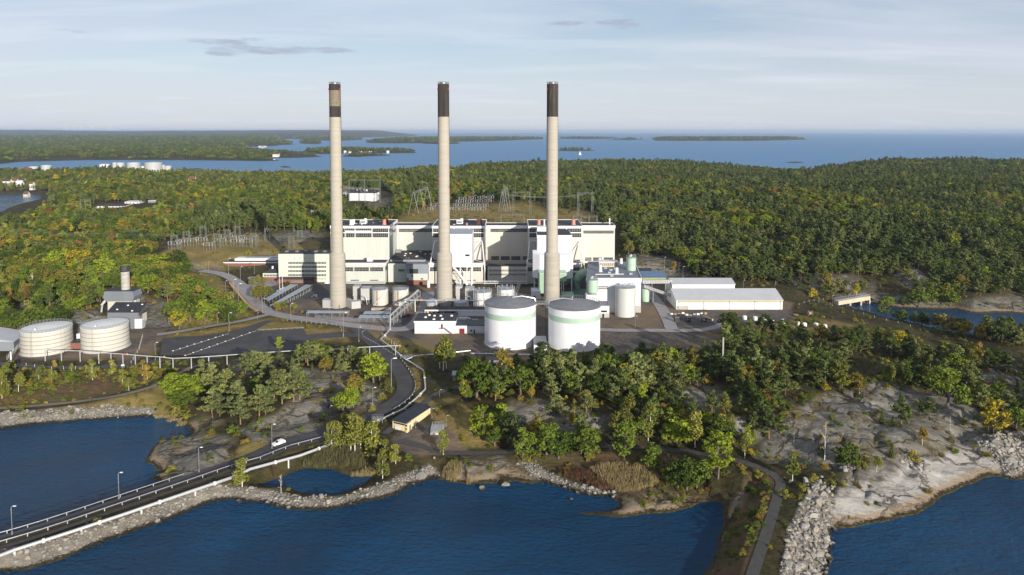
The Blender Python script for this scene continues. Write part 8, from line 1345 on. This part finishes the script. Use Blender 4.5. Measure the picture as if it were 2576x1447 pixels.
# ------------------------------------------------------------------ labels that say which tree
PLACES = [(150, 950, 'on the heath below the beige tanks'), (330, 945, 'at the right end of the heath'), (460, 990, 'at the head of the bay'), (590, 1005, 'on the rock knoll above the bay'), (680, 940, 'on the knoll above the car road'), (640, 915, 'below the car park pipe row'), (790, 900, 'between the car park and the rock knoll'), (880, 910, 'inside the bend of the dark road'), (935, 955, 'beside the boulder inside the road bend'), (880, 1030, 'on the rock slope left of the road'), (880, 1130, 'above the reed pond'), (960, 1180, 'right of the reed pond'), (700, 1240, 'on the stone bank of the pond'), (610, 1225, 'by the dike pipeline'), (500, 1110, 'on the rocky point in the bay'), (1115, 920, 'on the lawn left of the banded tanks'), (1200, 980, 'by the log hut and caravan'), (1115, 1140, 'below the yellow building'), (1220, 1100, 'right of the yellow building'), (1320, 1140, 'above the boulder bar'), (1460, 1140, 'behind the reed bed'), (1570, 1150, 'above the middle of the reed bed'), (1640, 1180, 'above the reed bed end'), (1730, 1220, 'at the dark cove'), (1810, 1170, 'left of the lane bend'), (1340, 1000, 'on the bare rock above the shore lane'), (1330, 940, 'among the parked cars'), (1450, 950, 'below the right banded tank'), (1560, 960, 'on the rocks below the brown field'), (1480, 1030, 'on the rock shelf above the shore lane'), (1600, 1040, 'in the hollow above the shore lane'), (1700, 1090, 'above the middle of the shore lane'), (1700, 970, 'on the rock left of the lattice mast'), (1800, 930, 'round the lattice mast'), (1780, 1030, 'below the lattice mast'), (1880, 1010, 'at the wood edge beside the bare rock'), (1900, 1090, 'at the left foot of the bare rock'), (1960, 950, 'in the wood above the bare rock'), (2100, 960, 'at the top of the bare rock'), (2060, 880, 'in the wood below the grass bank'), (2200, 930, 'in the wood above the pale shore'), (2260, 870, 'by the near side of the inlet'), (2400, 900, 'in the wood at the inlet end'), (2450, 980, 'on the upper right rocks'), (2300, 1040, 'in the middle of the bare rock'), (2520, 1060, 'at the boulder beach by the frame edge'), (2140, 1170, 'on the ledge above the pale shore'), (2020, 1210, 'at the lane bend by the pale rocks'), (2300, 1140, 'beside the broken white blocks'), (2010, 1300, 'along the second dike'), (480, 770, 'in the oak clump above the car park'), (410, 700, 'on the hill behind the turbine stack'), (90, 790, 'behind the left beige tank'), (180, 710, 'on the hill left of the turbine stack'), (300, 690, 'around the turbine stack'), (100, 650, 'high on the left hill'), (660, 740, 'beside the carports'), (720, 780, 'at the low end of the carports'), (1850, 815, 'in front of the long white shed'), (2080, 720, 'above the long white shed'), (2330, 750, 'on the far bank of the inlet'), (1720, 680, 'behind the white sheds'), (1600, 620, 'right of the boiler hall'), (1900, 650, 'on the slope behind the sheds'), (2200, 680, 'on the slope above the sluice'), (2450, 700, 'on the slope above the far bank'), (300, 600, 'in the wood left of the lower switchyard'), (120, 610, 'in the wood at the left frame edge'), (620, 635, 'by the brick range'), (1950, 860, 'beside the near inlet wood')]
def size_word(h, kind): return ('small ' if h < (2.0 if kind == 'shrub' else 5.2) else 'tall ' if h > (12.0 if kind != 'shrub' else 4) else '')
bag = {}
for rec in TREES:
    t, k, ti, px, py, h = rec; pl = min(PLACES, key=lambda q: (q[0] - px) ** 2 + (1.6 * (q[1] - py)) ** 2)[2]; noun = {'pine': 'pine', 'spruce': 'juniper', 'oak': 'broad tree', 'tall': 'upright tree', 'birch': 'birch', 'bare': 'leafless tree', 'shrub': 'bush'}[k]
    bag.setdefault((f'{size_word(h, k)}{WORD[ti]} {noun}' if k != 'bare' else 'leafless tree', noun, pl), []).append(rec)
for (desc, noun, pl), recs in bag.items():
    recs.sort(key=lambda r: r[3]); n = len(recs)
    for i, r in enumerate(recs):
        if n == 1: r[0]['label'] = f'{desc} {pl}'
        elif n == 2: r[0]['label'] = f'{("left", "right")[i]} of two {desc}s {pl}'.replace('bushs', 'bushes')
        elif n <= 6: r[0]['label'] = f'{desc} {pl}, {ORD[i]} from left'
        else: r[0]['label'] = f'{desc} {pl}'
        r[0]['group'] = f'{noun}s {pl}'.replace('bushs', 'bushes')
# ------------------------------------------------------------------ woods, stones, heath and reeds as masses
def instancer(name, label, V, S, RZ, IDX, sources):
    "points carrying one of several sources; sources are lists of objects that stand in the scene"
    me = bpy.data.meshes.new(name); me.vertices.add(len(V)); me.vertices.foreach_set('co', V.astype(np.float32).ravel())
    a = me.attributes.new('size', 'FLOAT_VECTOR', 'POINT'); a.data.foreach_set('vector', S.astype(np.float32).ravel()); a = me.attributes.new('turn', 'FLOAT_VECTOR', 'POINT'); a.data.foreach_set('vector', RZ.astype(np.float32).ravel()); a = me.attributes.new('which', 'INT', 'POINT'); a.data.foreach_set('value', IDX.astype(np.int32)); me.update()
    o = bpy.data.objects.new(name, me); COL.objects.link(o); setp(o, label, kind='stuff')
    ng = bpy.data.node_groups.new(name, 'GeometryNodeTree'); ng.interface.new_socket('Geometry', in_out='INPUT', socket_type='NodeSocketGeometry'); ng.interface.new_socket('Geometry', in_out='OUTPUT', socket_type='NodeSocketGeometry'); N, L = ng.nodes, ng.links; gi = N.new('NodeGroupInput'); go = N.new('NodeGroupOutput'); jo = N.new('GeometryNodeJoinGeometry')
    def attr(nm, ty): n = N.new('GeometryNodeInputNamedAttribute'); n.data_type = ty; n.inputs[0].default_value = nm; return [s for s in n.outputs if s.enabled and s.name == 'Attribute'][0]
    wh, sz, tu = attr('which', 'INT'), attr('size', 'FLOAT_VECTOR'), attr('turn', 'FLOAT_VECTOR')
    for k, src in enumerate(sources):
        j = N.new('GeometryNodeJoinGeometry')
        for ob in src: oi = N.new('GeometryNodeObjectInfo'); oi.transform_space = 'ORIGINAL'; oi.inputs[0].default_value = ob; L.new(oi.outputs['Geometry'], j.inputs[0])
        cp = N.new('FunctionNodeCompare'); cp.data_type = 'INT'; cp.operation = 'EQUAL'; ins = [s for s in cp.inputs if s.enabled]; L.new(wh, ins[0]); ins[1].default_value = k
        ip = N.new('GeometryNodeInstanceOnPoints'); L.new(gi.outputs[0], ip.inputs['Points']); L.new(cp.outputs[0], ip.inputs['Selection']); L.new(j.outputs[0], ip.inputs['Instance']); L.new(tu, ip.inputs['Rotation']); L.new(sz, ip.inputs['Scale']); L.new(ip.outputs[0], jo.inputs[0])
    L.new(jo.outputs[0], go.inputs[0]); md = o.modifiers.new(name, 'NODES'); md.node_group = ng; return o
combos = {}
def source_index(k, v, t):
    v %= KINDS[k][2]
    if (k, v, t) not in FIRST:
        c = [q for q in FIRST if q[0] == k and q[2] == t] or [q for q in FIRST if q[0] in (('oak', 'tall') if k in ('oak', 'tall') else (k,)) and q[2] == t] or [q for q in FIRST if q[0] == k]; k, v, t = c[v % len(c)]
    return combos.setdefault((k, v, t), len(combos))
def wood(name, label, X, Y, Z, kind, var, tint, Hh, rz, wide):
    combos.clear(); idx = np.array([source_index(str(a), int(b), str(c)) for a, b, c in zip(kind, var, tint)]); src = [None] * len(combos)
    for q, i in combos.items(): src[i] = list(FIRST[q])
    w_ = Hh / 10 * np.where(kind == 'oak', wide * 1.12, wide); return instancer(name, label, np.stack([X, Y, Z], -1), np.stack([w_, w_, Hh / 10], -1), np.stack([rz * 0, rz * 0, rz], -1), idx, src)
r_ = ~solo; wood('forest', 'mixed autumn wood of pine and leafy trees over the hills', X[r_], Y[r_], Z[r_], kind[r_], var[r_], tint[r_], Hh[r_], rz[r_], WID[r_])
# far shore and islands
XF, YF = scatter(2400, 11000, lambda y: 7.5 * y / 1000, 9, umax=.80); ok = (np.maximum(samp(sd_far, XF, YF), samp(sd_isle, XF, YF)) > 6) & (fbm(XF / 120, YF / 160, 3, 300) > .33); XF, YF = XF[ok], YF[ok]; rgf2 = np.random.default_rng(5); n = len(XF); ZF = ghv(XF, YF); tf = DEC[np.searchsorted(c1, np.clip(rgf2.uniform(size=n) * .9, 0, .999))]; pf = rgf2.uniform(size=n) < .45; tf = np.where(pf, 'pine', tf); kf = np.where(pf, 'pine', 'oak'); hf = rgf2.uniform(11, 17, n) * np.clip(YF / 3600, 1.0, 2.0); lowi = samp(HH, XF, YF) < 3.4; hf = np.where(lowi, .5, hf)
wood('far_woods', 'distant wooded shore and islands', XF, YF, ZF - 1, kf, rgf2.integers(0, 12, n), tf, hf, rgf2.uniform(0, 6.28, n), 1.5)
# boulders
S_STONE = [surf('pale_stone', (.265, .25, .228), .9, var=.18, scale=1.2, stain=.3), surf('grey_stone', (.20, .19, .17), .9, var=.2, scale=1.2), surf('tan_stone', (.25, .222, .18), .9, var=.2, scale=1.2)]
def wet_foot(m):
    N, L = m.node_tree.nodes, m.node_tree.links; b = N['Principled BSDF']; src = b.inputs['Base Color'].links[0].from_socket; sp = N.new('ShaderNodeSeparateXYZ'); L.new(N.new('ShaderNodeNewGeometry').outputs['Position'], sp.inputs[0]); L.new(mixc(N, L, mrange(N, L, sp.outputs[2], .35, .95, 1, 0), src, (.020, .018, .011)), b.inputs['Base Color'])
for m_ in S_STONE: wet_foot(m_)
def rock_mesh(seed):
    rg = np.random.default_rng(seed); bm = bmesh.new()
    for p in rg.normal(size=(16, 3)): p = p / np.linalg.norm(p) * rg.uniform(.75, 1.05); bm.verts.new((p[0] * .62, p[1] * .5, p[2] * .40))
    bmesh.ops.convex_hull(bm, input=bm.verts); loose = [v for v in bm.verts if not v.link_faces]; bmesh.ops.delete(bm, geom=loose, context='VERTS'); me = bpy.data.meshes.new('boulder'); bm.to_mesh(me); bm.free(); me.materials.append(S_STONE[seed % 3]); return me
RM = [rock_mesh(i) for i in range(9)]; BOUL = []
for i, (px, py, s, lab) in enumerate(((1273, 1224, 3.0, 'rounded dark boulder in the shallow water below the rock ledge, left one'), (1214, 1231, 2.4, 'boulder awash left of the boulder bar'), (1452, 1241, 1.6, 'pale stone in the water at the tip of the boulder bar'), (1436, 1258, 1.4, 'small pale stone awash below the boulder bar'), (1988, 1213, 1.6, 'white stone block standing beside the lane bend birch'), (2060, 1395, 2.9, 'largest tan boulder at the waterline of the stone slope'), (2078, 1360, 2.3, 'dark boulder at the water edge of the stone slope'), (2042, 1430, 2.7, 'pale boulder near the frame bottom on the stone slope'), (1092, 1153, 1.3, 'white stone marker at the end of the lane bank'))):
    p = G(px, py); o = bpy.data.objects.new('boulder', RM[i]); COL.objects.link(o); o.location = (p.x, p.y, p.z + s * .12); o.scale = (s * 1.0,) * 3; o.rotation_euler = (.1 * i, .05 * i, i); setp(o, lab, 'boulder', 'boulders along the shore'); BOUL.append([o])
XR, YR = scatter(120, 420, lambda y: .66, 12, .5, .84); mr = samp(m_rip, XR, YR); sdr = samp(sd_main, XR, YR); zr0 = ghv(XR, YR); ok = (mr > .45) & (sdr > -.9); rg3 = np.random.default_rng(8); XR, YR, zr0 = XR[ok], YR[ok], zr0[ok]; n = len(XR); big = np.where((XR > 70) & (YR < 260), 1.01, .62); pa, pb = proj(XR, YR, zr0); thin = (rg3.uniform(size=n) < np.where(big > 1.0, .50, .8)); XR, YR, zr0, big = XR[thin], YR[thin], zr0[thin], big[thin]; n = len(XR); kk = np.ones(n, bool)
for p in ROADPTS: kk &= ((XR - p[0]) ** 2 + (YR - p[1]) ** 2) > (p[2] / 2 + .3) ** 2
XR, YR, zr0, big = XR[kk], YR[kk], zr0[kk], big[kk]; n = len(XR); ss = big * rg3.lognormal(-.08, .48, n)
instancer('rubble', 'loose quarried stone facing the dikes and shores', np.stack([XR, YR, zr0 + ss * .1], -1), np.stack([ss, ss, ss * rg3.uniform(.8, 1.2, n)], -1), np.stack([rg3.uniform(-.4, .4, n), rg3.uniform(-.4, .4, n), rg3.uniform(0, 6.28, n)], -1), rg3.integers(0, 9, n), BOUL)
# broken blocks on the pale shore
XB, YB_ = scatter(180, 330, lambda y: 1.5, 31, .5, .84); pa, pb = proj(XB, YB_, ghv(XB, YB_)); mb = ((np.abs(pa - 2300) / 45) ** 2 + (np.abs(pb - 1165 - (pa - 2300) * .35) / 16) ** 2 < 1) | ((np.abs(pa - 2140) / 40) ** 2 + (np.abs(pb - 1178) / 8) ** 2 < 1) | ((np.abs(pa - 2060) / 40) ** 2 + (np.abs(pb - 1222) / 22) ** 2 < 1) | ((pa > 2500) & (pb > 1085) & (pb < 1150)); XB, YB_ = XB[mb], YB_[mb]; n = len(XB); sb = rg3.lognormal(.15, .45, n)
instancer('broken_rubble', 'pale broken blocks scattered on the shore rock', np.stack([XB, YB_, ghv(XB, YB_) + sb * .1], -1), np.stack([sb] * 3, -1), np.stack([rg3.uniform(-.5, .5, n), rg3.uniform(-.5, .5, n), rg3.uniform(0, 6.28, n)], -1), rg3.choice([0, 2, 3, 5, 6], n), BOUL)
# undergrowth: low bushes on heath, wood edges, rock cracks and verges
XU, YU = scatter(170, 900, lambda y: 2.1 if y < 420 else 3.2, 14, .5, .82); pr = np.clip(samp(m_heath, XU, YU) * .95 + samp(m_rock, XU, YU) * .14 + samp(m_grass, XU, YU) * .03 + (1 - samp(m_clear, XU, YU)) * .25 * (1 - samp(m_rock, XU, YU)) + .10 * (1 - samp(m_rock, XU, YU)), 0, 1) * (1 - samp(m_dirt, XU, YU)) * (1 - .9 * samp(zones(YARD, 9, 0), XU, YU)) * (1 - .92 * samp(m_rip, XU, YU)) * sstep(fbm(XU / 9, YU / 9, 3, 400), .29, .48); ok = (samp(sd_main, XU, YU) > 2.2) & (rg3.uniform(size=len(XU)) < pr); XU, YU = XU[ok], YU[ok]; kk = np.ones(len(XU), bool)
for p in ROADPTS: kk &= ((XU - p[0]) ** 2 + (YU - p[1]) ** 2) > (p[2] / 2 + 1.0) ** 2
XU, YU = XU[kk], YU[kk]; n = len(XU); tu_ = rg3.choice(['olive', 'oak', 'ochre', 'yellow', 'russet'], n, p=[.50, .36, .10, .02, .02]); hu = rg3.uniform(.7, 2.3, n) * np.where(fbm(XU / 14, YU / 14, 2, 404) > .5, 1.25, .8)
combos.clear(); sh = [q for q in FIRST if q[0] == 'shrub']; idx = np.array([combos.setdefault(([q for q in sh if q[2] == t] or sh)[int(v) % len([q for q in sh if q[2] == t] or sh)], len(combos)) for t, v in zip(tu_, rg3.integers(0, 99, n))]); src = [None] * len(combos)
for q, i in combos.items(): src[i] = list(FIRST[q])
instancer('undergrowth', 'low scrub and heather over heath, rock cracks and verges', np.stack([XU, YU, ghv(XU, YU) - .1], -1), np.stack([hu / 10 * 1.3, hu / 10 * 1.3, hu / 10], -1), np.stack([hu * 0, hu * 0, rg3.uniform(0, 6.28, n)], -1), idx, src)
# reeds
REEDS = [([(762, 1172), (800, 1152), (880, 1146), (935, 1160), (938, 1178), (900, 1184), (850, 1174), (790, 1176)], 'oliv', 1.9), ([(875, 1196), (940, 1180), (950, 1190), (930, 1196)], 'tan', 1.9), ([(1480, 1190), (1560, 1186), (1640, 1204), (1662, 1222), (1640, 1236), (1560, 1242), (1520, 1228), (1500, 1210)], 'tan', 1.9), ([(1108, 1196), (1140, 1180), (1165, 1196), (1150, 1210), (1115, 1208)], 'tan', 1.6), ([(380, 1046), (440, 1045), (470, 1066), (455, 1070), (430, 1056)], 'tan', 1.2), ([(1175, 1200), (1185, 1196), (1184, 1218), (1174, 1216)], 'tan', 2.0), ([(1400, 1186), (1440, 1182), (1510, 1200), (1540, 1232), (1500, 1236), (1440, 1212)], 'rust', 1.3)]
RC = {'tan': surf('tan_reed', (.235, .185, .085), .9, var=.3, scale=.8), 'oliv': surf('olive_reed', (.095, .090, .036), .9, var=.3, scale=.8), 'rust': surf('rust_reed', (.10, .05, .025), .9, var=.3, scale=.8)}
for cn in RC:
    Vr = []
    for poly, c, h in REEDS:
        if c != cn: continue
        q = [P(x, y, .5) for x, y in poly]; xs = [a for a, b in q]; ys = [b for a, b in q]; area = abs(sum(q[i][0] * q[(i + 1) % len(q)][1] - q[(i + 1) % len(q)][0] * q[i][1] for i in range(len(q)))) / 2; k = int(area * 26 * (max(xs) - min(xs)) * (max(ys) - min(ys)) / max(area, 1)); k = min(k, 40000)
        ax, ay = rg3.uniform(min(xs), max(xs), k), rg3.uniform(min(ys), max(ys), k); wv = fbm(ax / 3, ay / 3, 2, 410); inn = in_poly(ax + (wv - .5) * 4, ay + (wv - .5) * 3, q); ax, ay = ax[inn], ay[inn]; az = np.maximum(ghv(ax, ay), -.2); hh = h * rg3.uniform(.55, 1.15, len(ax)) * (.7 + .6 * fbm(ax / 4, ay / 4, 2, 415)); th = rg3.uniform(0, 6.28, len(ax)); dx, dy = np.cos(th) * .045, np.sin(th) * .045; lx, ly = rg3.normal(0, .14, len(ax)) + .1, rg3.normal(0, .14, len(ax))
        Vr.append(np.stack([np.stack([ax - dx, ay - dy, az], -1), np.stack([ax + dx, ay + dy, az], -1), np.stack([ax + lx + dx * .7, ay + ly + dy * .7, az + hh], -1), np.stack([ax + lx - dx * .7, ay + ly - dy * .7, az + hh], -1)], 1).reshape(-1, 3))
    o = bpy.data.objects.new('reeds', leaf_mesh('reeds', np.concatenate(Vr), RC[cn])); COL.objects.link(o); setp(o, {'tan': 'tan dry reeds at the water edges', 'oliv': 'olive reeds along the pond', 'rust': 'rust brown marsh plants in the reed bed'}[cn], kind='stuff')
# ------------------------------------------------------------------ the air over the sea
def air():
    o = MB().box(-72000, 72000, -1500, 63000, -8, 190).build('haze', None); o.data.materials.clear(); m = bpy.data.materials.new('sea_air'); m.use_nodes = True; N, L = m.node_tree.nodes, m.node_tree.links; N.remove(N['Principled BSDF']); v = N.new('ShaderNodeVolumePrincipled'); v.inputs['Color'].default_value = (.62, .78, 1.0, 1); v.inputs['Density'].default_value = HAZE; v.inputs['Anisotropy'].default_value = .2
    L.new(v.outputs[0], [x for x in N if x.type == 'OUTPUT_MATERIAL'][0].inputs['Volume']); o.data.materials.append(m); setp(o, 'thin bluish sea air', kind='stuff')
HAZE = 3.6e-5
air()
